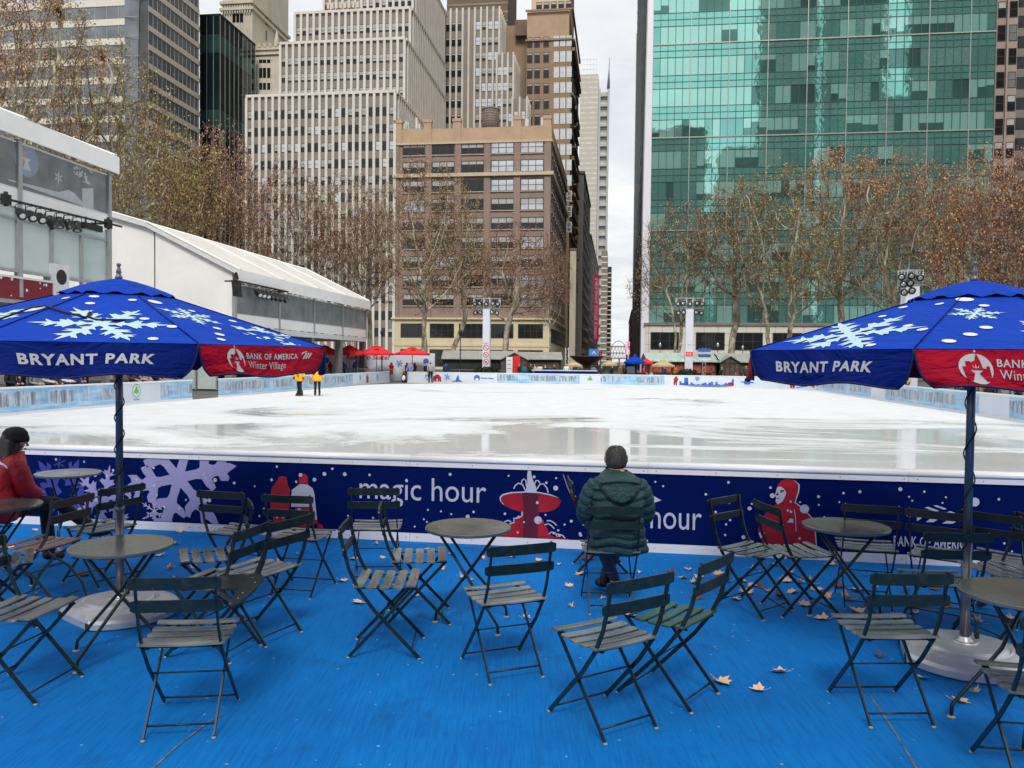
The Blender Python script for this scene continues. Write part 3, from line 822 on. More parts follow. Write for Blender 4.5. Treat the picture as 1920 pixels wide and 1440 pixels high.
place_chair(0, 0, 0, 'dark folding chair at the left edge between the cropped table and the bleached chair', LG, 'n', (2, 1050), -pi/2 + .5)
place_chair(0, 0, 0, 'folding chair under the woman in the red jacket', LG, 'n', (-42, 985), -.6)
place_chair(0, 0, 0, 'folding chair hidden in front of the seated man, only its back corner and feet showing', MG, 'n', (1126, 973), -pi/2 + .03)

# the chair with a writing tablet on its arm
a, b = G(440, 1009, SLAT_Z), G(512, 984, SLAT_Z)
d = (b - a).normalized(); n = V((-d.y, d.x, 0)); yaw = atan2(n.y, n.x) - pi / 2; loc = (a + b) / 2 - n * SLAT_Y; loc.z = 0
tch = dup(proto, loc, yaw, 'green folding chair with a flat dark writing tablet on its arm', LG, fam)
Ri = Matrix.Rotation(-yaw, 3, 'Z')
def tl(px, py, z): 
    q = Ri @ (G(px, py, z) - loc); return (q.x, q.y)
zt = .64
out = [tl(*p, zt) for p in [(395,1088),(424,1078),(452,1076),(492,1078),(494,1084),(480,1103),(452,1128),(437,1137),(430,1136),(428,1130),(446,1106),(446,1103),(412,1104),(400,1098)]]
mb = MB(); mb.poly(out, lambda x, y: (x, y, zt)); mb.poly(out[::-1], lambda x, y: (x, y, zt - .012))
k = len(out); mb.add([(x, y, zt) for x, y in out] + [(x, y, zt - .012) for x, y in out], [(i, k+i, k+(i+1) % k, (i+1) % k) for i in range(k)])
tb = mb.build('writing_tablet', M['chair_green'], tch)
cx_, cy_ = tl(476, 1080, zt)
mb = MB(); mb.lathe([(.034, zt - .05), (.045, zt + .002), (.041, zt + .003), (.032, zt - .045)], 20, (cx_, cy_, 0), cap=False); mb.build('cup_holder', M['black'], tb)
mb = MB()
for px, py in ((432, 1132), (455, 1112), (478, 1092), (446, 1122)):
    x, y = tl(px, py, zt); mb.lathe([(.005, zt), (.004, zt + .003)], 8, (x, y, 0))
mb.build('rivet', M['foot_pad'], tb)
x, y = tl(440, 1126, zt)
mb = MB(); mb.bar((x, y, zt - .01), (.19 if x > 0 else -.19, -.15, .46), .02, .02); mb.bar((out[3][0], out[3][1], zt - .012), (.19 if x > 0 else -.19, .1, .44), .014, .014); mb.build('bracket', M['chair_green'], tch)

# ---- bistro tables
t = MT('painted_steel_top'); vec = t.coord('Object'); f = t.noise(vec, 2.2, 6, 0.55, 0.5)
t.set(Base_Color=t.ramp(f, [(0.3, S(84, 90, 87)), (0.7, S(112, 117, 113))]), Roughness=t.rng(f, 0.35, 0.65, 0.12, 0.34), Metallic=0.15); t.b.inputs['Specular IOR Level'].default_value = 1.0
M['table_top'] = t.m
def table_proto():
    root = thing('bistro_table', 'x', 'table')
    mb = MB(); mb.lathe([(.27, .685), (.300, .686), (.305, .692), (.307, .706), (.303, .7095), (.296, .709), (.0, .708)], 48, smooth=False, cap=True)
    mb.build('table_top', M['table_top'], root)
    for y in (-.1, .1):
        mb = MB(); mb.tube([(.2, y * .9, .682), (-.01, y, .38), (-.25, y * 2.0, .07), (-.255, y * 2.0, .012)], .0105, 8); lg = mb.build('leg', M['chair_green'], root)
        mb = MB(); mb.lathe([(.022, .001), (.022, .007), (.012, .013)], 12, (-.255, y * 2.0, 0)); mb.build('foot_pad', M['foot_pad'], lg)
    mb = MB(); mb.tube([(-.22, 0, .682), (-.01, .0, .385), (.23, 0, .07), (.237, 0, .012)], .0115, 8); lg = mb.build('leg', M['chair_green'], root)
    mb = MB(); mb.lathe([(.022, .001), (.022, .007), (.012, .013)], 12, (.237, 0, 0)); mb.build('foot_pad', M['foot_pad'], lg)
    mb = MB(); mb.bar((-.22, -.13, .678), (-.22, .13, .678), .02, .01); mb.bar((.2, -.13, .678), (.2, .13, .678), .02, .01); mb.bar((-.26, -.08, .683), (.26, -.08, .683), .012, .006); mb.bar((-.26, .08, .683), (.26, .08, .683), .012, .006); mb.build('under_frame', M['chair_green'], root)
    return root
tp = table_proto(); tfam = family(tp)
TB = [((228, 1021), .5, 'round bistro table around the left parasol pole'), ((878, 987), 3.0, 'round bistro table standing clear in the middle of the carpet'),
      ((1586, 985), 2.75, 'round bistro table in front of the barrier right of the printed red hood figure'), ((128, 886), 2.5, 'round bistro table pushed against the barrier in front of the woman in red'),
      ((-2, 946), .9, 'round bistro table cut off by the left edge, behind the woman in red'), ((1918, 1111), .4, 'dark round bistro table cut off by the right edge beside the right parasol')]
for i, (p, rz, lab) in enumerate(TB):
    q = G(*p, .708); q.z = 0
    if i == 0: tp.location = q; tp.rotation_euler = (0, 0, rz); tag(tp, lab, None, 'round bistro tables on the carpet')
    else: dup(tp, q, rz, lab, 'round bistro tables on the carpet', tfam)

# ---- parasols
def fabric(name, c, dark=0.75):
    t = MT(name); vec = t.coord('Object'); f = t.noise(vec, 3, 5, 0.6)
    t.set(Base_Color=t.ramp(f, [(0.3, mul(c, .9)), (0.7, mul(c, 1.08))]), Roughness=0.8)
    t.b.inputs['Specular IOR Level'].default_value = 0.15
    f2 = t.noise(t.coord('Object', (1, 1, 2.5)), 2.2, 5, 0.55, 0.8); w2 = t.noise(vec, 300, 2)
    t.bump(t.math('ADD', f2, t.math('MULTIPLY', w2, .004)), 0.7, 0.12)
    return t.m
M['canvas_blue'] = fabric('royal_blue_canvas', S(6, 62, 176))
M['canvas_navy'] = fabric('navy_canvas', S(0, 30, 108))
M['canvas_red'] = fabric('red_canvas', S(166, 12, 40))
M['hem'] = mat('navy_hem', S(14, 20, 70), .8)
M['pale_blue_print'] = mat('pale_blue_print', S(186, 216, 228), .7, var=.05)
M['silver_print'] = mat('silver_print', S(188, 187, 184), .5, var=.1)
M['silver'] = mat('silver_paint', S(196, 198, 202), .36, .5, var=.1, scale=6, bump=.12, bscale=30)
t = MT('dark_steel_pole'); t.set(Base_Color=(.16, .17, .175), Metallic=.55, Roughness=t.rng(t.noise(t.coord('Object', (20, 20, .5)), 3), .3, .7, .25, .4)); M['pole_steel'] = t.m
def parasol(c, uu, vv, zr, zt, label, zfin, base_rot, flakes, dots, base_cut, cord_z):
    root = thing('parasol', label, 'parasol', (c.x, c.y, 0))
    NS = 8; cor = [Matrix.Rotation(k * pi / 4, 2) @ V((uu, vv)) for k in range(NS)]
    C3 = [V((q.x, q.y, zr)) for q in cor]; top = V((0, 0, zt))
    mb = MB(); n = 10
    for k in range(NS):
        A, B = C3[k], C3[(k+1) % NS]; vs_ = []; fs = []; idx = {}
        for i in range(n + 1):
            for j in range(n + 1 - 0):
                f_ = i / n; e0 = A.lerp(top, f_); e1 = B.lerp(top, f_); idx[i, j] = len(vs_); vs_.append(e0.lerp(e1, j / n))
        for i in range(n):
            for j in range(n): fs.append((idx[i, j], idx[i, j+1], idx[i+1, j+1], idx[i+1, j]))
        mb.add(vs_, fs, 0)
    can = mb.build('canopy', M['canvas_blue'], root)
    for k in range(NS): MB().tube([C3[k].lerp(top, .004) + V((0, 0, .003)), C3[k].lerp(top, .72) + V((0, 0, .003))], .0045, 5).build('seam', M['canvas_navy'], can)
    # the vent cap, a second small roof with a drooping wavy edge
    mb = MB(); kk = .27; tv = top + V((0, 0, .022)); rings = []
    for f_ in (1.0, .8, .55, .3, .06):
        r_ = []
        for k in range(NS):
            A, B = C3[k], C3[(k+1) % NS]
            for j in range(8):
                q = A.lerp(B, j / 8); p = tv + (q - top) * kk * f_
                wv = (.010 * sin(j / 8 * 2 * pi * 2 + k) - .006) * (f_ ** 5)
                bulge = .014 * sin(pi * f_)
                r_.append(p + V((0, 0, wv + bulge)))
        rings.append(r_)
    mb.loft(rings, 0, True, False, True)
    mb.build('vent_cap', M['canvas_blue'], root)
    # prints on the four slopes
    for k in range(NS):
        A, B = C3[k], C3[(k+1) % NS]; E = (A + B) / 2; U = (B - A).normalized(); H = (top - E); Ls = H.length; Hn = H.normalized(); N = U.cross(Hn)
        if N.z < 0: N = -N
        fn = plane_fn(E, U, Hn, N, .004); fn2 = plane_fn(E, U, Hn, N, .0055)
        for (x, y, R_, st, ro) in flakes.get(k, []):
            half = (B - A).length / 2
            pts = flake(st, R_, ro, (x, y), 3, .05)
            pts2 = []
            for i in range(len(pts)):                       # cut at the rim
                p, q = pts[i-1], pts[i]
                if (p[1] - .012) * (q[1] - .012) < 0:
                    f_ = (p[1] - .012) / (p[1] - q[1]); pts2.append((p[0] + (q[0]-p[0]) * f_, .012))
                if q[1] >= .012: pts2.append(q)
            MB().poly(pts2, fn).build('snowflake_print', M['pale_blue_print'], can)
        mb = MB()
        for (x, y, r_) in dots.get(k, []): mb.poly(circle(x, y, r_, 14, r_ * .9), fn2)
        if dots.get(k): mb.build('snow_dot_print', M['white_print'], can)
    # valance, one flap per side
    for k in range(NS):
        A, B = C3[k], C3[(k+1) % NS]; U = (B - A).normalized(); W = (B - A).length; N = V((U.y, -U.x, 0))
        if N.dot((A + B) / 2 - V((0, 0, zr))) < 0: N = -N
        Hv = .188; zb = zr - .004
        def vf(s_, t_, off=0.0, A=A, U=U, W=W, N=N, k=k):       # s metres from A along the rim, t metres down
            t_ = max(0.0, t_); tt = t_ / Hv; x = s_ / W
            ins = .065 * tt ** 1.6 + (.05 * max(0, tt - .72) ** 1.5 * 4)
            s2 = W / 2 + (s_ - W / 2) * (1 - 2 * ins / W)
            edge = min(x, 1 - x)
            wv = .012 * sin(x * 11 + k) * tt + .02 * tt - .03 * tt * max(0, 1 - edge / .06)
            drop = t_ - .012 * tt * sin(x * pi * 3 + k * 2)
            return A + U * s2 + N * (.006 + wv + off) + V((0, 0, -.004 - drop))
        red = k % 2 == 0
        mb = MB(); n, mrow = 36, 8
        vs_ = [vf(W * i / n, Hv * j / mrow) for j in range(mrow + 1) for i in range(n + 1)]
        mb.add(vs_, [(j*(n+1)+i, j*(n+1)+i+1, (j+1)*(n+1)+i+1, (j+1)*(n+1)+i) for j in range(mrow) for i in range(n)], 0, True)
        va = mb.build('valance', M['canvas_red' if red else 'canvas_navy'], root)
        mb = MB()
        pts = [vf(0, Hv * j / 8) for j in range(9)] + [vf(W * i / 36, Hv) for i in range(37)] + [vf(W, Hv * (1 - j / 8)) for j in range(9)]
        mb.tube(pts, .006, 6); mb.build('hem', M['hem'], va)
        # decoration reads left to right seen from outside; outside the flap A to B runs to the right when U x up points out
        flip = U.cross(V((0, 0, 1))).dot(N) < 0
        def sf(off, flip=flip, W=W, vf=vf):
            return lambda x, y: vf((W - x) if flip else x, Hv / 2 - y, off)
        if not red:
            mb = MB(); add_text(mb, 'BRYANT PARK', sf(.004), .1, .0035, 1.15, at=(W * .5, .002), width=W * .62, height=.06); mb.build('lettering', M['silver_print'], va)
        else:
            x0 = W * .232; R_ = .078
            disc = [(x0 + x, y) for x, y in circle(0, -.004, R_, 28)]
            MB().poly(disc, sf(.004)).build('emblem', M['silver_print'], va)
            MB().poly([(x0 + x * R_, y * R_) for x, y in [(-.78, -.75), (-.78, .1), (-.55, .1), (-.55, .45), (-.28, .45), (-.28, .38), (.0, .5), (.12, 1.02), (.3, .5), (.4, .0), (.62, .0), (.62, .15), (.8, .15), (.8, -.75), (.45, -.86), (.14, -.34), (.42, -.1), (-.42, -.1), (-.14, -.34), (-.45, -.86)]], sf(.0065)).build('emblem', M['canvas_red'], va)
            MB().poly([(x0 + x * R_, y * R_) for x, y in [(-.03, 1.02), (.02, 1.35), (.06, 1.36), (.12, 1.06)]], sf(.0065)).build('emblem', M['silver_print'], va)
            mb = MB()
            for q in ([(-.05, .0), (0, .3), (.05, 0)], [(-.16, .02), (-.2, .2), (-.08, .02)], [(.16, .02), (.2, .2), (.08, .02)]): mb.poly([(x0 + x * R_, y * R_) for x, y in q[::-1]], sf(.008))
            mb.build('emblem', M['silver_print'], va)
            mb = MB(); add_text(mb, 'BANK OF AMERICA', sf(.004), .1, .002, 1.12, at=(W * .53, .03), width=W * .42, height=.038); mb.build('lettering', M['silver_print'], va)
            mb = MB(); add_text(mb, 'Winter Village', sf(.004), .1, .0, 1.05, at=(W * .48, -.032), width=W * .305, height=.06); mb.build('lettering', M['silver_print'], va)
            mb = MB(); xf = W * .815
            for i in range(3):
                mb.poly([(xf - .035 + i*.03, .01 + i*.003), (xf - .022 + i*.03, .005 + i*.003), (xf + .02 + i*.026, .05), (xf + .005 + i*.026, .056)], sf(.004))
                mb.poly([(xf - .05 + i*.02, .042 + i*.008), (xf - .04 + i*.02, .038 + i*.008), (xf - .022 + i*.02, .056 + i*.005), (xf - .034 + i*.02, .058 + i*.005)], sf(.004))
            mb.build('flag_emblem', M['silver_print'], va)
    # ribs and struts under the canopy
    for k in range(8):
        q = C3[k]
        r0 = top + V((0, 0, -.05)); r1 = V((q.x, q.y, zr - .012)) * .985; r1.z = zr - .012
        rb = MB().bar(r0, r1, .02, .012).build('rib', M['black'], root)
        m_ = r0.lerp(r1, .52); MB().bar(V((0, 0, zt - .42)), m_ + V((0, 0, -.008)), .014, .01).build('strut', M['black'], rb)
    mb = MB(); mb.tube([(0, 0, .11), (0, 0, .78)], .030, 20); mb.tube([(0, 0, .78), (0, 0, zt - .01)], .0255, 20); mb.lathe([(.034, .765), (.037, .77), (.037, .795), (.03, .80)], 20)
    pole = mb.build('pole', M['pole_steel'], root)
    mb = MB(); mb.lathe([(.05, zt - .46), (.055, zt - .45), (.055, zt - .38), (.04, zt - .37)], 16); mb.build('hub', M['black'], root)
    mb = MB(); mb.lathe([(.02, zt + .015), (.028, zt + .025), (.02, zt + .04), (.013, zt + .05), (.02, zt + .062), (.013, zt + .09), (.009, zfin - .03), (.015, zfin - .018), (.017, zfin - .008), (.009, zfin)], 16); mb.build('finial', M['pole_steel'], root)
    mb = MB(); pts = [(.033 * cos(i * .22), .033 * sin(i * .22), cord_z[0] + (cord_z[1] - cord_z[0]) * i / 110) for i in range(111)]
    mb.tube(pts, .0045, 5); mb.build('cord', M['black_rubber'], root)
    mb = MB(); mb.tube([(.04, -.01, .30), (.06, -.02, .26), (.05, -.03, .2), (.065, -.02, .17)], .006, 5); mb.lathe([(.012, .15), (.016, .16), (.016, .2), (.01, .21)], 8, (.066, -.02, 0)); mb.build('clamp_knob', M['black'], root)
    # cast base: round, cut straight along one side
    mb = MB(); R0 = .41; n = 96
    def outl(rr, cut):
        pts = []
        for j in range(n):
            t_ = 2 * pi * j / n; x, y = rr * cos(t_), rr * sin(t_)
            pts.append((min(x, cut), y))
        return pts
    rings = []
    for rr, z, cut in ((R0 - .01, .004, base_cut), (R0, .012, base_cut), (R0, .05, base_cut), (R0 - .02, .07, base_cut - .006), (R0 - .07, .09, base_cut - .03), (R0 - .11, .1, base_cut - .05)):
        rings.append([(x, y, z) for x, y in outl(rr, cut)])
    for rr, z in ((.27, .106), (.262, .112), (.25, .104), (.235, .118), (.22, .123), (.08, .126), (.075, .132), (.05, .134), (.036, .16), (.03, .162)):
        rings.append([(rr*cos(2*pi*j/n), rr*sin(2*pi*j/n), z) for j in range(n)])
    mb.loft(rings, 0, False)
    bo = mb.build('base', M['silver'], root); bo.rotation_euler = (0, 0, base_rot)
    mb = MB(); h_ = sqrt(R0*R0 - base_cut*base_cut)
    for y in (-h_ + .03, h_ - .03): mb.box(base_cut - .03, y - .028, .008, base_cut + .003, y + .028, .052)
    mb.build('corner_block', M['black_rubber'], bo)
    mb = MB()
    for k in range(3): mb.lathe([(.007, .133), (.006, .138)], 6, (.058*cos(k*2.1), .058*sin(k*2.1), 0))
    mb.build('screw', M['screw'], bo)
    return root
cl = V((-2.879, 5.86, 0)); cr = V((2.93, 5.1, 0))
ul = (1.022, -1.123)
LF = {7: [(.02, .36, .40, 'sharp', .0)], 0: [(-.1, .61, .22, 'sharp', .2), (.24, .22, .26, 'blob', .1)], 1: [(0, .45, .3, 'sharp', .3)], 6: [(.02, .4, .3, 'blob', .3)], 2: [(0, .4, .35, 'blob', .3)], 3: [(0, .4, .35, 'sharp', .3)], 4: [(0, .4, .35, 'blob', .3)], 5: [(0, .4, .35, 'sharp', .3)]}
LD = {7: [(-.1, 1.0, .032), (-.1, .82, .03), (.14, .94, .028), (.25, .49, .03), (.42, .33, .032), (.33, .07, .03)],
      0: [(-.14, .92, .05), (.03, .75, .026), (.22, .55, .03), (-.12, .34, .03), (-.23, .2, .034), (-.32, .09, .03)], 6: [(.2, .66, .075), (.12, .95, .03)], 1: [(0, .85, .04)], 2: [(.1, .8, .05)], 4: [(.1, .8, .05)]}
lp = parasol(cl, *ul, 1.98, 2.45, 'left blue parasol with snowflake prints, its whole front flap lettered in white', 2.58, radians(232), LF, LD, .33, (.85, 1.75))
ur = (-.93, -1.115)
RF = {7: [(-.05, .28, .42, 'sharp', .3)], 0: [(-.15, .66, .15, 'sharp', .1), (.2, .3, .26, 'blob', .2)], 1: [(0, .45, .3, 'blob', .3)], 6: [(0, .4, .3, 'sharp', .3)], 2: [(0, .4, .35, 'sharp', .3)], 3: [(0, .4, .35, 'blob', .3)], 4: [(0, .4, .35, 'sharp', .3)], 5: [(0, .4, .35, 'blob', .3)]}
RD = {7: [(-.12, .87, .028), (-.12, .67, .026), (.1, .9, .026), (.22, .43, .028), (.37, .34, .03), (.26, .06, .028)], 0: [(-.14, .98, .05), (-.38, .12, .034), (-.26, .24, .034), (-.16, .37, .032), (-.07, .83, .028)], 1: [(0, .8, .05)], 6: [(0, .8, .05)]}
parasol(cr, *ur, 1.98, 2.42, 'right blue parasol with snowflake prints, cut off by the edge of the photo', 2.56, radians(160), RF, RD, .36, (.55, 1.8))
# the dark tie cord lying across the left canopy
def on_slope(px, py, k, u_=V(ul), c=cl):
    A, B = (Matrix.Rotation(j * pi / 4, 2) @ u_ for j in (k, k + 1)); A = V((A.x + c.x, A.y + c.y, 1.98)); B = V((B.x + c.x, B.y + c.y, 1.98)); T = V((c.x, c.y, 2.45))
    N = (B - A).cross(T - A).normalized(); N = N if N.z > 0 else -N
    d = ray(px, py); return CP + d * ((A - CP).dot(N) / d.dot(N)) + N * .01 - V((c.x, c.y, 0))
cp_ = [on_slope(-30, 612, 6), on_slope(20, 594, 6), on_slope(62, 579, 6), on_slope(84, 576, 7), on_slope(120, 588, 7), on_slope(160, 598, 7), on_slope(172, 592, 7), on_slope(168, 588, 7), on_slope(164, 596, 7), on_slope(180, 602, 7), on_slope(235, 603, 7)]
mb = MB(); mb.tube(cp_, .0065, 6); mb.build('tie_cord', M['black_rubber'], lp)

# ---- fallen leaves
def leaf_mesh(seed, mname):
    rnd = random.Random(seed); mb = MB(); out = []
    lob = [(0, 1.0), (.6, .85), (1.25, .75), (2.0, .55), (-2.0, .55), (-1.25, .75), (-.6, .85)]
    prof = [(-2.8, .3), (-2.35, .72), (-1.95, .6), (-1.5, 1.0), (-1.1, .68), (-.72, 1.0), (-.36, .72), (0, 1.12), (.36, .72), (.72, 1.0), (1.1, .68), (1.5, 1.0), (1.95, .6), (2.35, .72), (2.8, .3)]
    R = .08; curl = rnd.uniform(1.2, 3.4); cx = rnd.uniform(-1, 1)
    def P(t_, r):
        x, y = r * sin(t_), r * cos(t_)
        z = curl * (x * x * (1 + cx * .6) + .5 * y * y) * 2.3 + .2 * abs(x) * rnd.uniform(.6, 1.2)
        return (x * (1 - curl * .16), y * (1 - curl * .1), z * .6 + .004)
    ctr = (0, -.01, .003); vs_ = [ctr]; k = len(prof)
    for t_, r in prof: vs_.append(P(t_, R * r * .5 * rnd.uniform(.9, 1.1)))
    for t_, r in prof: vs_.append(P(t_ + rnd.uniform(-.06, .06), R * r * rnd.uniform(.85, 1.15)))
    fs = [(0, 1 + i, 2 + i) for i in range(k - 1)] + [(1 + i, 1 + k + i, 2 + k + i, 2 + i) for i in range(k - 1)]
    mb.add(vs_, fs, 0, False)
    mb.tube([(0, -.01, .004), (.004, -.045, .008), (.01, -.07, .02)], .0013, 4)
    return mb.mesh('fallen_leaf', M[mname])
def leaf_mat(name, c1, c2):
    t = MT(name); f = t.noise(t.coord('Object'), 40, 5, 0.7); oi = t.n('ShaderNodeObjectInfo')
    t.set(Base_Color=t.mix(t.rng(f, .3, .7, 0, 1), c1, c2), Roughness=.75); return t.m
M['leaf_tan'] = leaf_mat('dry_tan_leaf', S(200, 158, 126), S(240, 208, 178))
M['leaf_brown'] = leaf_mat('dry_brown_leaf', S(84, 48, 34), S(134, 88, 60))
M['leaf_yellow'] = leaf_mat('yellow_leaf', S(196, 160, 62), S(222, 196, 110))
LM = {k: [leaf_mesh(s_, 'leaf_' + k) for s_ in range(5)] for k in ('tan', 'brown', 'yellow')}
rnd = random.Random(8)
def leaf_at(px, py, k, label, group=None, s_=1.0, z=0.0):
    o = bpy.data.objects.new('fallen_leaf', rnd.choice(LM[k])); COL.objects.link(o); o.location = G(px, py, z) + V((0, 0, .003))
    o.rotation_euler = (rnd.uniform(-.25, .25), rnd.uniform(-.25, .25), rnd.uniform(0, 6.3)); o.scale = [s_ * rnd.uniform(.85, 1.15)] * 3
    tag(o, label, 'leaf', group); return o
leaf_at(1425, 1295, 'tan', 'dry tan leaf alone on the carpet near the lower right', s_=1.0)
leaf_at(1466, 1262, 'tan', 'small curled tan leaf above the lone leaf near the lower right')
leaf_at(1350, 1279, 'tan', 'dry leaf touching the foot of the chair with fresh green slats')
leaf_at(942, 1074, 'yellow', 'yellow leaf lying flat behind the middle folding chair')
leaf_at(1000, 1070, 'yellow', 'paler small yellow leaf right of the flat yellow one')
leaf_at(345, 1060, 'brown', 'curled dark brown leaf right of the left parasol table', s_=1.1)
leaf_at(1175, 1152, 'tan', 'dry leaf resting on the grey chair seat', z=.475)
leaf_at(1105, 1050, 'brown', 'brown curled leaf left of the seated man by the barrier', s_=1.2)
leaf_at(1088, 1078, 'tan', 'small tan leaf on the carpet left of the seated man')
leaf_at(675, 1131, 'tan', 'folded tan leaf beside the side on chair left of centre', s_=.9)
leaf_at(1852, 1220, 'tan', 'tan leaf lying behind the right parasol base'); leaf_at(1828, 1301, 'tan', 'tan leaf lying against the front of the right parasol base')
leaf_at(1796, 1316, 'tan', 'small flat leaf in front of the right parasol base', s_=.8)
leaf_at(1728, 1272, 'tan', 'small leaf left of the right parasol base', s_=.75); leaf_at(1650, 1232, 'brown', 'brown leaf under the large near right chair')
leaf_at(1545, 1162, 'tan', 'tan leaf on open carpet between the right chairs')
g1 = 'dry leaves under the right hand chairs'
for px, py in [(1280,1085),(1312,1083),(1300,1094),(1388,1090),(1412,1098),(1425,1102),(1376,1124),(1307,1121),(1355,1115),(1412,1068),(1470,1090),(1500,1093),(1520,1094),(1462,1122),(1480,1076),(1505,1135),(1612,1110),(1640,1102),(1590,1125),(1626,1138),(1740,1128),(1780,1138),(1838,1140),(1835,1168),(1900,1164),(1625,1080),(1700,1110),(1865,1100),(1450,1060),(1560,1060),(1620,1160),(1345,1078),(1362,1090),(1398,1112),(1440,1110),(1486,1112),(1530,1108),(1552,1122),(1572,1100),(1258,1076),(1290,1068),(1665,1092),(1690,1124),(1716,1150),(1755,1106),(1800,1108),(1880,1140),(1608,1148),(1640,1196),(1700,1200)]:
    leaf_at(px, py, rnd.choice(('tan', 'tan', 'tan', 'brown')), 'dry curled leaf on the carpet among the right hand folding chairs', g1, rnd.uniform(.75, 1.15))
g2 = 'dry leaves round the left tables'
for px, py in [(200,1048),(212,1055),(300,1043),(218,1038),(155,1080),(116,1036),(145,1045),(66,995),(58,1040),(335,997),(318,1067),(327,1022),(330,1085),(365,1066),(430,1016),(20,1030),(438,1040),(370,1046),(255,1075)]:
    leaf_at(px, py, rnd.choice(('tan', 'tan', 'brown')), 'dry curled leaf on the carpet around the left hand tables', g2, rnd.uniform(.7, 1.1))
g3 = 'dry leaves on the middle of the carpet'
for px, py in [(705,1021),(717,1047),(648,1046),(665,1050),(829,1068),(870,1085),(885,1088),(1070,1139),(1200,1160),(1222,1092),(1205,1100),(780,1118),(525,1055),(1198,1075),(760,1012),(800,1030),(850,1040),(905,1048),(960,1046),(1010,1052),(1048,1060),(1068,1100),(640,1090),(560,1040),(1130,1124),(985,1160)]:
    leaf_at(px, py, 'tan', 'dry pale leaf on the carpet between the middle chairs and barrier', g3, rnd.uniform(.55, 1.0))
# ================================================================== people
M['skin'] = mat('skin', S(196, 150, 128), .55, var=.06)
M['jeans'] = mat('blue_jeans', S(40, 58, 82), .85, var=.3, scale=20)
M['trousers'] = mat('dark_trousers', S(24, 26, 30), .85, var=.2, scale=12)
M['shoe'] = mat('black_shoe', S(16, 16, 18), .5)
M['hair_dark'] = mat('dark_hair', S(28, 22, 20), .5, var=.3, scale=60, squash=(1, 1, .2))
M['hair_grey'] = mat('greying_hair', S(58, 56, 55), .55, var=.7, scale=60, squash=(1, 1, .25), bump=.8, bscale=80)
M['eye'] = mat('dark_eye', (.02, .02, .02), .2)
M['lips'] = mat('lips', S(160, 96, 88), .6)
t = MT('green_down_jacket'); vec = t.coord('Object'); f = t.noise(vec, 14, 5, .65)
t.set(Base_Color=t.ramp(f, [(.3, S(10, 48, 52)), (.7, S(22, 70, 72))]), Roughness=.42)
t.bump(t.noise(t.coord('Object', (1, 1, 2)), 34, 5, .6, 1.2), .8, .02); M['puffer'] = t.m
t = MT('red_jacket'); vec = t.coord('Object'); f = t.noise(vec, 8, 5, .6)
t.set(Base_Color=t.ramp(f, [(.3, S(150, 8, 28)), (.7, S(196, 22, 44))]), Roughness=.5)
t.bump(t.noise(vec, 11, 5, .6, 1.5), .6, .03); M['red_jacket'] = t.m
M['yellow_jacket'] = mat('yellow_jacket', S(246, 178, 20), .6, var=.1)
M['jacket_any'] = obj_color_mat('jacket_cloth', .8)
M['wool'] = mat('black_wool', S(14, 14, 16), .9, var=.2, scale=50)
M['green_scarf'] = mat('green_scarf', S(30, 120, 60), .8)

def skin_mesh(name, pts, rad, edges, emat, mats, sub=1, fixer=None):
    names = list(pts); ix = {k: i for i, k in enumerate(names)}
    me = bpy.data.meshes.new(name); me.from_pydata([tuple(pts[k]) for k in names], [(ix[a], ix[b]) for a, b in edges], [])
    o = bpy.data.objects.new(name, me); COL.objects.link(o)
    o.modifiers.new('s', 'SKIN')
    sv = me.skin_vertices[0].data
    for i, k in enumerate(names):
        r = rad[k]; sv[i].radius = r if isinstance(r, tuple) else (r, r); sv[i].use_root = (i == 0); sv[i].use_loose = False
    if sub:
        m_ = o.modifiers.new('d', 'SUBSURF'); m_.levels = sub; m_.render_levels = sub
    dg = bpy.context.evaluated_depsgraph_get(); new = bpy.data.meshes.new_from_object(o.evaluated_get(dg))
    bpy.data.objects.remove(o); bpy.data.meshes.remove(me)
    new.name = name; new.materials.clear()
    for x in mats: new.materials.append(x)
    seg = [(V(pts[a]), V(pts[b]), m_) for (a, b), m_ in zip(edges, emat)]
    for p in new.polygons:
        c = p.center; best = 9; bm_ = 0
        for a, b, m_ in seg:
            d = b - a; t_ = max(0, min(1, (c - a).dot(d) / max(1e-9, d.length_squared))); e_ = (c - a - d * t_).length
            if e_ < best: best = e_; bm_ = m_
        if fixer: bm_ = fixer(c, bm_)
        p.material_index = bm_; p.use_smooth = True
    return new
def hand_mesh(mb, wrist, dirv, palm_n, side, s=1.0, curl=.5, m=0):
    # palm, four unequal bent fingers and a thumb from the side of the palm
    d = V(dirv).normalized(); n = V(palm_n); n = (n - d * n.dot(d)).normalized(); x = d.cross(n) * side; w_ = V(wrist)
    rings = []
    for l, hw, ht in ((0, .026, .018), (.03, .036, .017), (.07, .042, .015), (.092, .04, .011)):
        c = w_ + d * l * s; rings.append([c + (x * cos(a_) * hw + n * sin(a_) * ht) * s for a_ in [2*pi*i/10 for i in range(10)]])
    mb.loft(rings, m)
    for k, (off, L_) in enumerate(((-.03, .068), (-.01, .078), (.011, .072), (.03, .056))):
        p = w_ + (d * .088 + x * off) * s; pts = [p]; dd = d.copy()
        for j in range(3):
            a_ = curl * (.5 + .35 * j); dd = (dd * cos(a_) + n * sin(a_)).normalized() if j else dd
            p = p + dd * L_ * s * (.45, .32, .23)[j]; pts.append(p)
        mb.tube(pts, [.0095*s, .009*s, .008*s, .0065*s], 7, m)
    p = w_ + (d * .028 - x * .03) * s; pts = [p, p + (d * .03 - x * .026 + n * .006) * s, p + (d * .06 - x * .028 + n * .018) * s]
    mb.tube(pts, [.012*s, .0105*s, .008*s], 7, m)
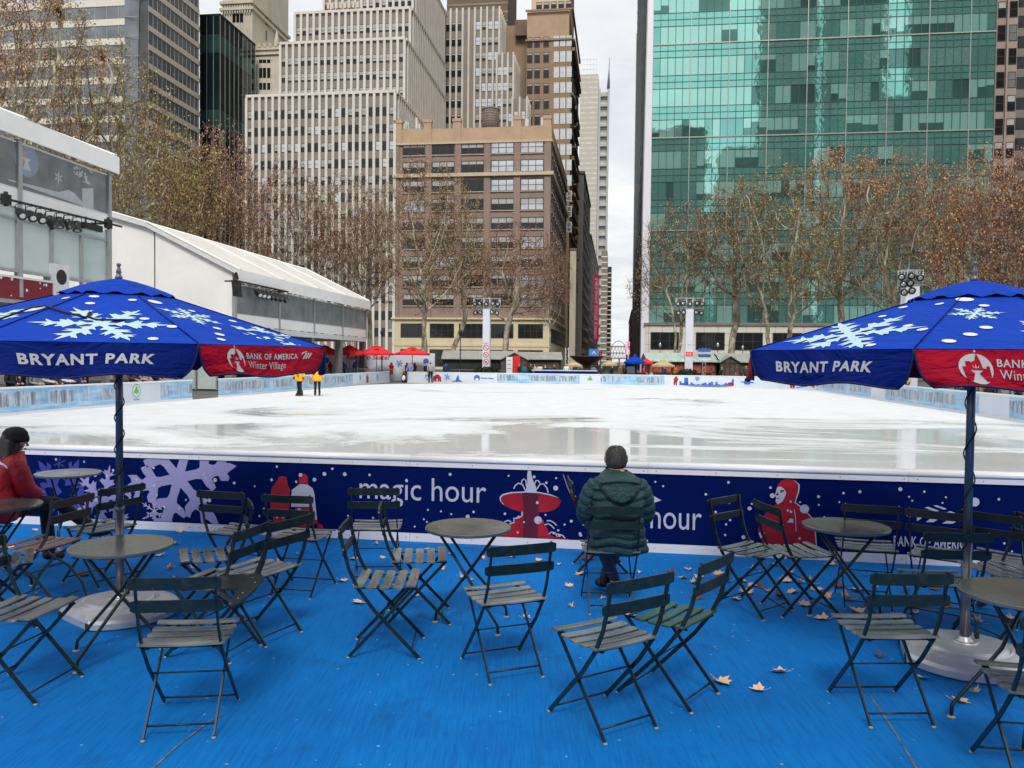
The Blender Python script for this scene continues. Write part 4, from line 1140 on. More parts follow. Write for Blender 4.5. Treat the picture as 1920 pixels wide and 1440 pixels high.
def face_parts(root, hc, fwd, up, s=1.0):
    f = V(fwd).normalized(); u_ = V(up).normalized(); x = f.cross(u_)
    B = Matrix((x, f, u_)).transposed()
    L_ = lambda a, b, c: V(hc) + (x * a + f * b + u_ * c) * s
    mb = MB(); mb.loft([[L_(dx_ * w_, y_, z_) for dx_ in (-1, 0, 1)] + [L_(0, y_ - .02, z_)] for w_, y_, z_ in ((.005, .088, .018), (.009, .098, -.004), (.015, .112, -.024), (.012, .09, -.034))], 0, True)
    mb.build('nose', M['skin'], root)
    for sx in (-1, 1):
        MB().ball(L_(sx*.031, .083, .014), .012*s, .008*s, .007*s, 8, 6).build('eye', M['eye'], root)
        MB().ball(L_(sx*.082, -.004, -.004), .013*s, .022*s, .034*s, 8, 6, 0, B).build('ear', M['skin'], root)
    MB().ball(L_(0, .09, -.056), .024*s, .008*s, .007*s, 8, 6).build('mouth', M['lips'], root)
def puff(rings_fn, t0, t1, nseg, amp, n=28, sub=6):
    out = []
    for i in range(nseg * sub + 1):
        t_ = t0 + (t1 - t0) * i / (nseg * sub); k = 1 - amp * (1 - abs(sin(pi * i / sub)) ** .38)
        out.append(rings_fn(t_, k))
    return out
def lerp_keys(keys, t_):
    for a, b in zip(keys, keys[1:]):
        if t_ <= b[0]:
            k = (t_ - a[0]) / (b[0] - a[0]); k = k*k*(3-2*k)
            return [x + (y - x) * k for x, y in zip(a[1:], b[1:])]
    return list(keys[-1][1:])
def ell(c, rx, ry, n=28, wob=0, seed=0, sq=2.4):
    r_ = random.Random(seed); ph = r_.uniform(0, 6)
    out = []
    for j in range(n):
        t_ = 2 * pi * j / n; cx, sx_ = cos(t_), sin(t_)
        k = 1 + wob * sin(3 * t_ + ph) + wob * .6 * sin(7 * t_ + 2 * ph)
        out.append(V(c) + V((rx * k * math.copysign(abs(cx) ** (2/sq), cx), ry * k * math.copysign(abs(sx_) ** (2/sq), sx_), 0)))
    return out
def limb(mb, pts, rad, seg, amp, n=16, sub=5, m=0):
    P_ = [V(p) for p in pts]; L_ = [0]
    for a, b in zip(P_, P_[1:]): L_.append(L_[-1] + (b - a).length)
    def at(l):
        for i in range(1, len(L_)):
            if l <= L_[i] or i == len(L_) - 1:
                k = (l - L_[i-1]) / (L_[i] - L_[i-1]); return P_[i-1].lerp(P_[i], k), rad[i-1] + (rad[i] - rad[i-1]) * k
    N_ = seg * sub; pp = []; rr = []
    for i in range(N_ + 1):
        l = L_[-1] * i / N_; a, r_ = at(l); a2, _ = at(max(0, l - .04)); a3, _ = at(min(L_[-1], l + .04)); pp.append((a + a2 + a3) / 3)
        rr.append(r_ * (1 - amp * (1 - abs(sin(pi * i / sub)) ** .38)))
    mb.tube(pp, rr, n, m)

# ---- the man in the green down jacket
mc = [o for o in COL.objects if o.get('label', '').startswith('green folding chair that the man')][0]
man = thing('person', 'seated man seen from behind in a dark green hooded puffer jacket and jeans', 'person', mc.location + V((.055, 0, 0)), mc.rotation_euler.z)
pts = {'pelvis': (0, -.06, .565), 'belly': (0, -.07, .72), 'chest': (0, -.01, .90), 'neck': (0, .055, 1.03), 'jaw': (0, .095, 1.085), 'head': (0, .10, 1.145), 'crown': (0, .10, 1.19),
       'shL': (-.15, .02, .955), 'elL': (-.232, .07, .70), 'wrL': (-.12, .30, .655), 'shR': (.15, .02, .955), 'elR': (.232, .07, .70), 'wrR': (.11, .31, .655),
       'hipL': (-.09, .02, .535), 'knL': (-.12, .42, .50), 'anL': (.04, .36, .10), 'hlL': (.045, .31, .06), 'toL': (.065, .5, .035),
       'hipR': (.09, .02, .535), 'knR': (.12, .43, .52), 'anR': (-.04, .40, .12), 'hlR': (-.045, .34, .075), 'toR': (-.085, .53, .045)}
rad = {'pelvis': .14, 'belly': .13, 'chest': .14, 'neck': .058, 'jaw': .066, 'head': (.083, .098), 'crown': (.066, .08), 'shL': .06, 'elL': .045, 'wrL': .03, 'shR': .06, 'elR': .045, 'wrR': .03,
       'hipL': .09, 'knL': .068, 'anL': .05, 'hlL': .043, 'toL': .036, 'hipR': .09, 'knR': .068, 'anR': .05, 'hlR': .043, 'toR': .036}
ed = [('pelvis','belly'),('belly','chest'),('chest','neck'),('neck','jaw'),('jaw','head'),('head','crown'),('chest','shL'),('shL','elL'),('elL','wrL'),('chest','shR'),('shR','elR'),('elR','wrR'),
      ('pelvis','hipL'),('hipL','knL'),('knL','anL'),('anL','hlL'),('hlL','toL'),('pelvis','hipR'),('hipR','knR'),('knR','anR'),('anR','hlR'),('hlR','toR')]
em = [1,1,0,0,0,0,1,1,1,1,1,1, 2,2,2,3,3, 2,2,2,3,3]
me = skin_mesh('body', pts, rad, ed, em, [M['skin'], M['puffer'], M['jeans'], M['shoe']], 2)
link_mesh('body', me, man)
mb = MB()
keys = [(.432, .24, .19, -.0), (.47, .245, .195, -.01), (.56, .218, .185, -.045), (.66, .198, .165, -.06), (.76, .196, .16, -.06), (.86, .204, .155, -.04), (.93, .2, .145, -.012), (.985, .175, .12, .02), (1.02, .13, .1, .045), (1.05, .088, .09, .06)]
def jr(z, k):
    rx, ry, cy = lerp_keys(keys, z); o_ = ell((0, cy, z), rx * k, ry * k, 40, .008, 3)
    return [V((p.x, p.y, p.z - .010 * sin(p.x * 23) - (.03 * abs(p.x / .28) ** 2 if z < .6 else 0))) for p in o_]
mb.loft(puff(jr, .437, .985, 8, .105, 40, 8), 0, True, True, False)
jk = mb.build('jacket', M['puffer'], man)
mb = MB(); mb.loft([jr(z, 1.0) for z in (.975, .99, 1.005, 1.02, 1.035, 1.05, 1.062)], 0, True, False, False); mb.build('collar', M['puffer'], jk)
for sx in (-1, 1):
    mb = MB(); limb(mb, [(sx*.14, .01, .955), (sx*.192, .02, .905), (sx*.226, .045, .80), (sx*.240, .075, .705), (sx*.215, .18, .655), (sx*.12, .30, .655)], [.075, .08, .076, .076, .07, .055], 9, .13, 18, 8)
    mb.build('sleeve', M['puffer'], jk)
    mb = MB(); hand_mesh(mb, (sx*.125, .295, .655), (-sx*.6, .75, .05), (0, -.2, -1), -sx, 1.0, .55); mb.build('hand', M['skin'], man)
mb = MB()                                         # the hood lying on the back
hk = [(.842, .02, .02, -.222), (.862, .075, .045, -.205), (.90, .118, .066, -.178), (.94, .148, .08, -.148), (.975, .164, .088, -.115), (1.005, .158, .09, -.075), (1.03, .13, .082, -.035), (1.05, .1, .06, .0)]
mb.loft([ell((0, cy, z), rx * (1 - .04 * (i % 3 == 2)), ry, 28, .012, 5, 2.1) for i, (z, rx, ry, cy) in enumerate([(z_, *lerp_keys(hk, z_)) for z_ in [.842 + .208 * j / 22 for j in range(23)]])], 0)
mb.build('hood', M['puffer'], jk)
mb = MB(); mb.tube([(x_, -.215 - .03 * (1 - (x_/.15) ** 2) + .045 , .985 + .02 * (1 - (x_/.15)**2)) for x_ in [-.15 + .03 * i for i in range(11)]], .012, 8); mb.build('hood_seam', M['puffer'], jk)
mb = MB()
r_ = random.Random(2)
for i, (z, k) in enumerate(((.0, 0),)):
    pass
rings = []
for i in range(15):
    t_ = -.62 + (pi/2 + .62) * i / 14; rr = []
    for j in range(36):
        a_ = 2*pi*j/36; fr = max(0, sin(a_))           # front of the head (+Y) is left bare
        lift = .62 * fr ** .6 * max(0, .75 - t_) + (.16 * abs(cos(a_)) ** 3 if t_ < .1 else 0)
        tt = min(pi/2, t_ + lift * .9)
        ct = max(0, cos(tt)) ** .72; q = V((.084*ct*cos(a_), .102*ct*sin(a_), .106*math.copysign(abs(sin(tt)) ** .9, sin(tt)))) * (1 + .018 * sin(a_*17 + i*2.3) + r_.uniform(-.006, .006))
        rr.append(V((0, .095, 1.135)) + q)
    rings.append(rr)
mb.loft(rings, 0, True)
for k in range(900):
    rr = rings[r_.randrange(2, 13)]; q = rr[r_.randrange(36)]; o_ = (q - V((0, .095, 1.135))); n_ = o_.normalized()
    if o_.y > .06 and o_.z < .06: continue
    dn = V((0, 0, -1)) - n_ * n_.dot(V((0, 0, -1))) + V((r_.uniform(-.3, .3), r_.uniform(-.3, .3), 0)); dn.normalize()
    s_ = n_.cross(dn) * .0028; p = q + n_ * .001
    mb.add([p - s_, p + s_, p + dn * r_.uniform(.012, .026) + n_ * r_.uniform(.002, .008)], [(0, 1, 2)])
mb.build('hair', M['hair_grey'], man)
face_parts(man, (0, .1, 1.14), (0, 1, -.12), (0, .12, 1))
mb = MB(); mb.lathe([(.062, 1.035), (.066, 1.05), (.062, 1.06)], 20, (0, .07, 0)); mb.build('neckband', M['wool'], man)

# ---- the woman in red at the left edge
wc = [o for o in COL.objects if o.get('label', '').startswith('folding chair under the woman')][0]
wo_ = thing('person', 'seated woman in red jacket and black beanie with long dark hair, at left edge', 'person', wc.location + V((.1, .05, .03)), wc.rotation_euler.z)
pts = {'pelvis': (0, -.03, .56), 'belly': (0, 0, .72), 'chest': (0, .09, .90), 'neck': (0, .15, 1.03), 'jaw': (0, .18, 1.08), 'head': (0, .19, 1.135), 'crown': (0, .185, 1.175),
       'shL': (-.15, .1, .95), 'elL': (-.2, .14, .72), 'wrL': (-.1, .3, .66), 'shR': (.15, .1, .95), 'elR': (.2, .14, .72), 'wrR': (.08, .3, .66),
       'hipL': (-.08, .04, .535), 'knL': (-.08, .46, .50), 'anL': (-.07, .5, .1), 'hlL': (-.07, .45, .05), 'toL': (-.07, .63, .035),
       'hipR': (.08, .04, .535), 'knR': (.03, .5, .56), 'anR': (.12, .78, .28), 'hlR': (.13, .77, .23), 'toR': (.19, .93, .25)}
em = [1,1,0,0,0,0,1,1,1,1,1,1, 2,2,2,3,3, 2,2,2,3,3]
rad2 = dict(rad); rad2.update({'pelvis': .13, 'belly': .115, 'chest': .115, 'head': (.08, .092), 'knL': .06, 'knR': .06, 'anL': .055, 'anR': .055, 'hlL': .05, 'hlR': .05, 'toL': .042, 'toR': .042})
link_mesh('body', skin_mesh('body', pts, rad2, ed, em, [M['skin'], M['red_jacket'], M['trousers'], M['shoe']], 2), wo_)
keys = [(.47, .24, .19, -.03), (.53, .25, .2, -.02), (.62, .23, .19, .0), (.74, .21, .175, .02), (.86, .215, .165, .07), (.94, .2, .14, .1), (1.0, .12, .1, .14), (1.035, .08, .08, .165)]
mb = MB(); mb.loft([ell((0, cy, z), rx, ry, 32, .02, 9) for z, rx, ry, cy in [(z_, *lerp_keys(keys, z_)) for z_ in [.47 + .565 * j / 26 for j in range(27)]]], 0); jk = mb.build('jacket', M['red_jacket'], wo_)
for sx in (-1, 1):
    mb = MB(); limb(mb, [(sx*.15, .09, .955), (sx*.21, .12, .88), (sx*.215, .16, .73), (sx*.16, .26, .67), (sx*.09, .31, .66)], [.078, .082, .08, .066, .05], 7, .03, 16); sl = mb.build('sleeve', M['red_jacket'], jk)
    mb = MB(); hand_mesh(mb, (sx*.09, .30, .66), (-sx*.6, .7, .0), (0, -.3, -1), -sx, .9, .6); mb.build('hand', M['skin'], wo_)
    a_ = MB(); a_.tube([(sx*.05, .02, 1.0), (sx*.12, .0, .965), (sx*.19, .03, .93), (sx*.24, .1, .86)], .012, 6); a_.build('white_piping', M['white_print'], jk)
mb = MB(); rings = []
for z, rx, ry, cy in ((.74, .05, .02, -.03), (.80, .085, .03, -.01), (.86, .11, .04, .02), (.93, .12, .05, .06), (1.0, .105, .065, .10), (1.06, .097, .085, .145), (1.13, .094, .1, .165), (1.19, .07, .08, .175)):
    rings.append(ell((0, cy - .015, z), rx, ry, 24, .03, int(z * 100), 2))
mb.loft(rings, 0); mb.build('hair', M['hair_dark'], wo_)
mb = MB(); mb.lathe([(.096, 1.115), (.102, 1.13), (.103, 1.16), (.094, 1.195), (.07, 1.225), (.03, 1.24), (.004, 1.243)], 28, (0, .178, .01)); mb.lathe([(.104, 1.112), (.109, 1.125), (.108, 1.155), (.103, 1.16)], 28, (0, .178, .01)); mb.build('beanie', M['wool'], wo_)
face_parts(wo_, (0, .19, 1.125), (0, 1, -.25), (0, .25, 1), .95)

# ---- standing and sitting figures for the ice and the terraces
def stand_pts(arm=0.0, stride=.0, sit=False, h=1.72, bend=0.0, wide=.0):
    k = h / 1.72
    p = {'pelvis': (0, 0, .94), 'belly': (0, .0, 1.1), 'chest': (0, bend * .5, 1.3), 'neck': (0, bend, 1.46), 'jaw': (0, bend + .02, 1.53), 'head': (0, bend + .025, 1.6), 'crown': (0, bend + .02, 1.66),
         'shL': (-.18, bend * .8, 1.40), 'elL': (-.25 - wide, -.03 + arm * .1, 1.13), 'wrL': (-.22 - wide * 1.5, .05 + arm, .92 + arm * .5), 'haL': (-.21 - wide * 1.6, .07 + arm * 1.2, .82 + arm * .6),
         'shR': (.18, bend * .8, 1.40), 'elR': (.25 + wide, -.03 + arm * .1, 1.13), 'wrR': (.22 + wide * 1.5, .05 + arm, .92 + arm * .5), 'haR': (.21 + wide * 1.6, .07 + arm * 1.2, .82 + arm * .6),
         'hipL': (-.09, 0, .90), 'knL': (-.1, .03 + stride, .5), 'anL': (-.1, -.02 + stride * .6, .09), 'toL': (-.115, .14 + stride * .6, .04),
         'hipR': (.09, 0, .90), 'knR': (.1, .03 - stride * .4, .5), 'anR': (.1, -.03 - stride * 1.2, .09), 'toR': (.115, .13 - stride * 1.2, .04)}
    if sit:
        d = .45
        for q in list(p):
            x, y, z = p[q]
            if q[:2] not in ('hi', 'kn', 'an', 'to'): p[q] = (x, y, z - d + .08)
        p['pelvis'] = (0, 0, .56); 
        for s_, sx in (('L', -1), ('R', 1)):
            p['hip' + s_] = (sx*.09, .03, .53); p['kn' + s_] = (sx*.12, .42, .5); p['an' + s_] = (sx*.12, .4, .1); p['to' + s_] = (sx*.13, .55, .04)
            p['wr' + s_] = (sx*.15, .3, .68); p['ha' + s_] = (sx*.1, .38, .66)
    return {q: tuple(c * k for c in v) for q, v in p.items()}
SR = {'pelvis': .15, 'belly': .15, 'chest': .165, 'neck': .062, 'jaw': .066, 'head': .092, 'crown': .07, 'shL': .085, 'elL': .06, 'wrL': .045, 'haL': .035, 'shR': .085, 'elR': .06, 'wrR': .045, 'haR': .035,
      'hipL': .1, 'knL': .07, 'anL': .052, 'toL': .04, 'hipR': .1, 'knR': .07, 'anR': .052, 'toR': .04}
SE = [('pelvis','belly'),('belly','chest'),('chest','neck'),('neck','jaw'),('jaw','head'),('head','crown'),('chest','shL'),('shL','elL'),('elL','wrL'),('wrL','haL'),('chest','shR'),('shR','elR'),('elR','wrR'),('wrR','haR'),
      ('pelvis','hipL'),('hipL','knL'),('knL','anL'),('anL','toL'),('pelvis','hipR'),('hipR','knR'),('knR','anR'),('anR','toR')]
SEM = [1,1,1,0,0,4,1,1,1,0,1,1,1,0, 2,2,2,3,2,2,2,3]
def fig_mesh(jm, tm='trousers', hair='hair_dark', sub=1, **kw):
    p = stand_pts(**kw); hd = V(p['head'])
    def fx(c, m_):
        if m_ in (0, 4) and c.z > hd.z - .1: return 4 if (c.y < hd.y + .015 or c.z > hd.z + .055) else 0
        return m_
    return skin_mesh('body', p, SR, SE, SEM, [M['skin'], M[jm], M[tm], M['shoe'], M[hair]], sub, fx)
FM = {'a': fig_mesh('jacket_any'), 'b': fig_mesh('jacket_any', arm=.22), 'c': fig_mesh('jacket_any', stride=.12, hair='hair_grey'), 'd': fig_mesh('jacket_any', bend=.08, hair='wool', h=1.66), 'sit': fig_mesh('jacket_any', sit=True), 'sit2': fig_mesh('jacket_any', sit=True, hair='wool', h=1.6),
      'yel': fig_mesh('yellow_jacket', sub=2, stride=.03, wide=.05), 'kid': fig_mesh('jacket_any', h=1.2, hair='wool')}
def person(p, rz, kind, col, label, group=None, s=1.0):
    root = thing('person', label, 'person', p, rz, group); root.scale = (s, s, s)
    o = link_mesh('body', FM[kind], root); o.color = (*S(*col), 1)
    return root
def coat(root, jm, z0, z1, flare=1.0):
    mb = MB(); mb.loft([ell((0, 0, z), rx, ry, 20, .03, 4) for z, rx, ry in ((z0, .235 * flare, .19 * flare), (z0 + .12, .225 * flare, .18 * flare), ((z0 + z1) / 2, .215, .165), (z1, .2, .15))], 0); return mb.build('coat', jm, root)
sk_ = []
q = G(562, 743); y1 = person((q.x, q.y, .055), 2.6, 'yel', (0, 0, 0), 'left skater of the pair in yellow jackets, wearing a green scarf', 'skaters in yellow jackets')
coat(y1, M['yellow_jacket'], .7, 1.3, 1.1); mb = MB(); mb.tube([(.1, .15, 1.42), (.02, .2, 1.2), (-.08, .21, 1.0), (-.1, .2, .9)], .035, 8); mb.build('scarf', M['green_scarf'], y1)
mb = MB(); mb.ball((.33, .08, .86), .07, .06, .09); mb.ball((-.33, .08, .86), .06, .06, .08); mb.build('glove', M['red_jacket'], y1)
q = G(595, 743); y2 = person((q.x, q.y, .055), 3.3, 'yel', (0, 0, 0), 'right skater of the pair in yellow jackets, without scarf', 'skaters in yellow jackets')
coat(y2, M['yellow_jacket'], .7, 1.3, 1.1)
for s_ in (y1, y2):
    for sx in (-.105, .105):
        mb = MB(); mb.box(sx - .006, -.12, -.042, sx + .006, .19, -.005); mb.bar((sx, -.08, -.01), (sx, -.08, .03), .03, .03); mb.bar((sx, .1, -.01), (sx, .1, .03), .03, .03); mb.build('skate_blade', M['grey_metal'], s_)
        mb = MB(); mb.loft([ell((sx, .04, .0), .05, .15, 14), ell((sx, .035, .05), .052, .15, 14), ell((sx, .0, .1), .055, .1, 14), ell((sx, -.02, .24), .06, .07, 14)], 0); mb.build('skate_boot', M['shoe'], s_)
q = G(807, 718.5); person((q.x, q.y, .03), .3, 'c', (150, 152, 156), 'skater in light grey jacket and dark trousers by the far boards')
q = AT(800, 700, 66.5); person((q.x, q.y, 0), 2.8, 'd', (24, 24, 28), 'person in black standing behind the far boards beside the grey skater')
q = AT(769, 700, 66.5); person((q.x, q.y, 0), 3.0, 'b', (92, 150, 214), 'person in light blue jacket standing at the far rink gate')
q = AT(918 - 82, 690, 68); person((q.x, q.y, 0), .4, 'c', (28, 52, 110), 'person in dark blue walking before the dark kiosk side')
q = AT(644, 690, 69); person((q.x, q.y, 0), .2, 'b', (20, 110, 200), 'person in bright blue with arms held out under the red parasols')
q = AT(758, 700, 65); pe = thing('penguin_skating_aid', 'black and white penguin shaped skating aid standing in the far gate', 'skating aid', (q.x, q.y, 0), 2.9)
mb = MB(); mb.loft([ell((0, 0, z), r_, r_ * .85, 16, 0, 0, 2) for z, r_ in ((.03, .2), (.25, .24), (.5, .2), (.66, .13), (.75, .14), (.86, .12), (.95, .04))], 0); mb.build('body', M['black'], pe)
mb = MB(); mb.ball((0, .1, .35), .16, .12, .28); mb.build('belly', M['white_plastic'], pe); mb = MB(); mb.ball((0, .14, .8), .03, .07, .02); mb.build('beak', M['yellow_jacket'], pe)
mb = MB(); 
for sx in (-1, 1): mb.tube([(sx*.2, -.05, .55), (sx*.28, -.15, .8), (sx*.28, -.25, .85)], .018, 6)
mb.build('handle', M['grey_metal'], pe)
CR = [ # pixel, depth, kind, colour, heading, label
 (973,66,'a',(30,34,42),'person in dark coat left end of terrace crowd beside the red sign'),(984,68,'d',(28,110,120),'person in teal jacket under the gable of the glass kiosk'),(994,66,'b',(36,36,40),'person in black beside the teal jacket on the terrace'),
 (1003,67,'c',(196,186,170),'person in cream coat near the kiosk gable'),(1012,69,'a',(214,210,204),'person in white jacket behind the blue topped barrier end'),(1022,66.5,'d',(26,28,34),'person in black beanie in front of the kiosk panes'),
 (1031,68,'b',(40,60,120),'person in navy jacket between two dark coats on the terrace'),(1040,66.5,'a',(34,34,38),'person in black coat before the right end of the kiosk'),(1051,67,'kid',(196,40,44),'small child in red beside the kiosk end'),
 (1062,68,'c',(230,226,220),'person in pale top leaning near the fountain'),(1078,66.4,'a',(32,36,40),'person in black left below the fountain bowl'),(1090,68,'d',(60,62,66),'person in charcoal under the fountain bowl'),
 (1113,66,'b',(104,108,118),'person in grey puffer jacket right below the fountain bowl'),(1128,66,'a',(52,52,56),'person in dark grey coat right of the fountain'),(1146,66,'d',(24,26,32),'person in black coat under the tan parasol by the fountain'),
 (1163,66,'c',(128,98,60),'person in brown coat left of the blue terrace parasol'),(1170,67.5,'a',(30,28,34),'person in black just left of the blue terrace parasol'),(1197,65.5,'sit',(26,26,30),'person in black seated before the blue terrace parasol'),
 (1207,67,'b',(214,40,54),'person in bright red jacket right of the blue parasol'),(1221,67,'kid',(214,178,196),'child in pale pink right of the red jacket'),(1247,65.5,'c',(34,54,88),'person in navy jacket under the tan parasol on the right'),
 (1264,68,'a',(214,120,40),'person in orange top beside the green bush'),(1318,68,'sit',(150,120,90),'person in tan seated behind the tower bush'),(1337,68,'sit2',(120,40,44),'person in maroon seated before the right kiosk'),
 (1351,65.5,'d',(24,30,28),'person in black with green bottom by the right kiosk'),(1380,67,'kid',(190,44,40),'child in red by the right kiosk door'),(1399,68,'a',(60,60,64),'person in dark grey right of the kiosk door')]
rnd = random.Random(21)
for px, Y, k, col, lab in CR:
    q = AT(px, 700, Y); person((q.x, q.y, 0), rnd.uniform(-3, 3), k, col, lab, 'people on the far terrace', rnd.uniform(.93, 1.0))
for px, k, col, lab in [(1572,'sit',(60,40,44),'seated spectator in plum behind the right boards under the parasol front'),(1601,'sit',(190,150,120),'seated spectator in tan behind the right boards'),(1626,'sit2',(226,64,40),'seated spectator in orange red behind the right boards'),(1655,'sit',(110,50,56),'seated spectator in maroon behind the right boards'),(1680,'sit2',(206,36,40),'seated spectator in red behind the right boards near the gap'),
    (1702,'c',(196,180,150),'person in beige coat standing in the gap between the right parasol flaps'),(1795,'sit',(58,70,76),'seated spectator in grey left of the right parasol pole'),(1838,'sit',(150,112,76),'seated spectator in camel coat right of the parasol pole'),(1857,'sit2',(40,30,36),'seated spectator in black with white cap right of the parasol pole'),(1886,'sit',(136,140,140),'seated spectator in grey hoodie at the right edge')]:
    b_, z_ = RK.fa(px, 720, 14.6); q = RK.p(14.6, b_, 0); person(q, rnd.uniform(.9, 2.2), k, col, lab, 'people behind the right boards')
for px, k, col, lab in [(20,'sit',(28,30,40),'dark seated spectator at left edge under the parasol flap'),(40,'a',(34,42,70),'standing spectator in navy under the left tent'),(62,'sit2',(150,150,150),'seated spectator in grey plaid under the left tent'),(85,'sit',(200,200,200),'seated spectator in white top under the left tent'),(100,'sit2',(70,72,80),'seated spectator in grey beside the white top'),
    (120,'sit',(214,214,216),'seated spectator in pale jacket under the left tent'),(140,'sit',(30,50,120),'seated spectator in blue jersey under the left tent'),(160,'a',(40,40,44),'standing spectator in black left of the parasol pole'),(250,'sit',(80,50,70),'seated spectator in purple right of the parasol pole'),(272,'sit2',(170,160,160),'seated spectator in light grey right of the parasol pole'),(292,'sit',(34,36,60),'seated spectator in dark blue near the first gate')]:
    b_, z_ = RK.fa(px, 705, -21.0); q = RK.p(-21.0, b_, .25); person(q, rnd.uniform(-2.2, -.9), k, col, lab, 'people under the left tent')

rnd = random.Random(33)
darks = [(30,32,40),(46,40,44),(60,62,70),(26,40,70),(90,40,44),(70,60,50),(36,36,36),(110,110,116)]
for i, px in enumerate((1565,1583,1592,1612,1618,1640,1648,1664,1672,1690,1812,1850,1866,1878,1900,1912)):
    b_, z_ = RK.fa(px, 718, 15.7 + .5 * (i % 3)); q = RK.p(15.7 + .5 * (i % 3), b_, .22)
    person(q, rnd.uniform(.6, 2.4), rnd.choice(('sit', 'sit2', 'a', 'd')) if px < 1700 else rnd.choice(('sit', 'sit2')), rnd.choice(darks), 'dark clothed spectator in the second row behind the right boards', 'second row behind the right boards')
# ================================================================== white event tents, lamps on trusses, terrace furniture
t = MT('tent_canvas'); vec = t.coord('Object'); f = t.noise(vec, .5, 6, .6, .4)
t.set(Base_Color=t.ramp(f, [(.25, S(232, 232, 231)), (.7, S(246, 246, 245))]), Roughness=.55)
t.bump(t.noise(t.coord('Object', (1, 1, .35)), 1.6, 4, .5, .6), .35, .08); M['canvas_white'] = t.m
M['roof_canvas'] = mat('tent_roof_canvas', S(218, 215, 208), .6, var=.08, scale=.6, bump=.2, bscale=2)
M['alu'] = mat('aluminium_frame', S(172, 174, 176), .35, .35, var=.08)
M['concrete_post'] = mat('grey_post', S(128, 130, 128), .6, var=.1)
t = MT('tinted_tent_window'); vec = t.coord('Object'); f = t.noise(vec, 1.2, 4)
t.set(Base_Color=t.ramp(f, [(.3, S(112, 114, 116)), (.7, S(140, 142, 146))]), Roughness=.12); t.bump(t.noise(vec, 1.4, 3), .12, .06); M['tent_window'] = t.m
t = MT('pale_glazing'); vec = t.coord('Object', (1, .4, 1)); f = t.noise(vec, .6, 3)
t.set(Base_Color=t.ramp(f, [(.35, S(176, 196, 196)), (.65, S(214, 222, 222))]), Roughness=.08); M['pale_glass'] = t.m
M['dark_void'] = mat('dark_interior', S(34, 36, 40), .9, var=.4, scale=1.3)
M['dark_red'] = mat('dark_red_banner', S(120, 14, 34), .6)
TX = -22.0
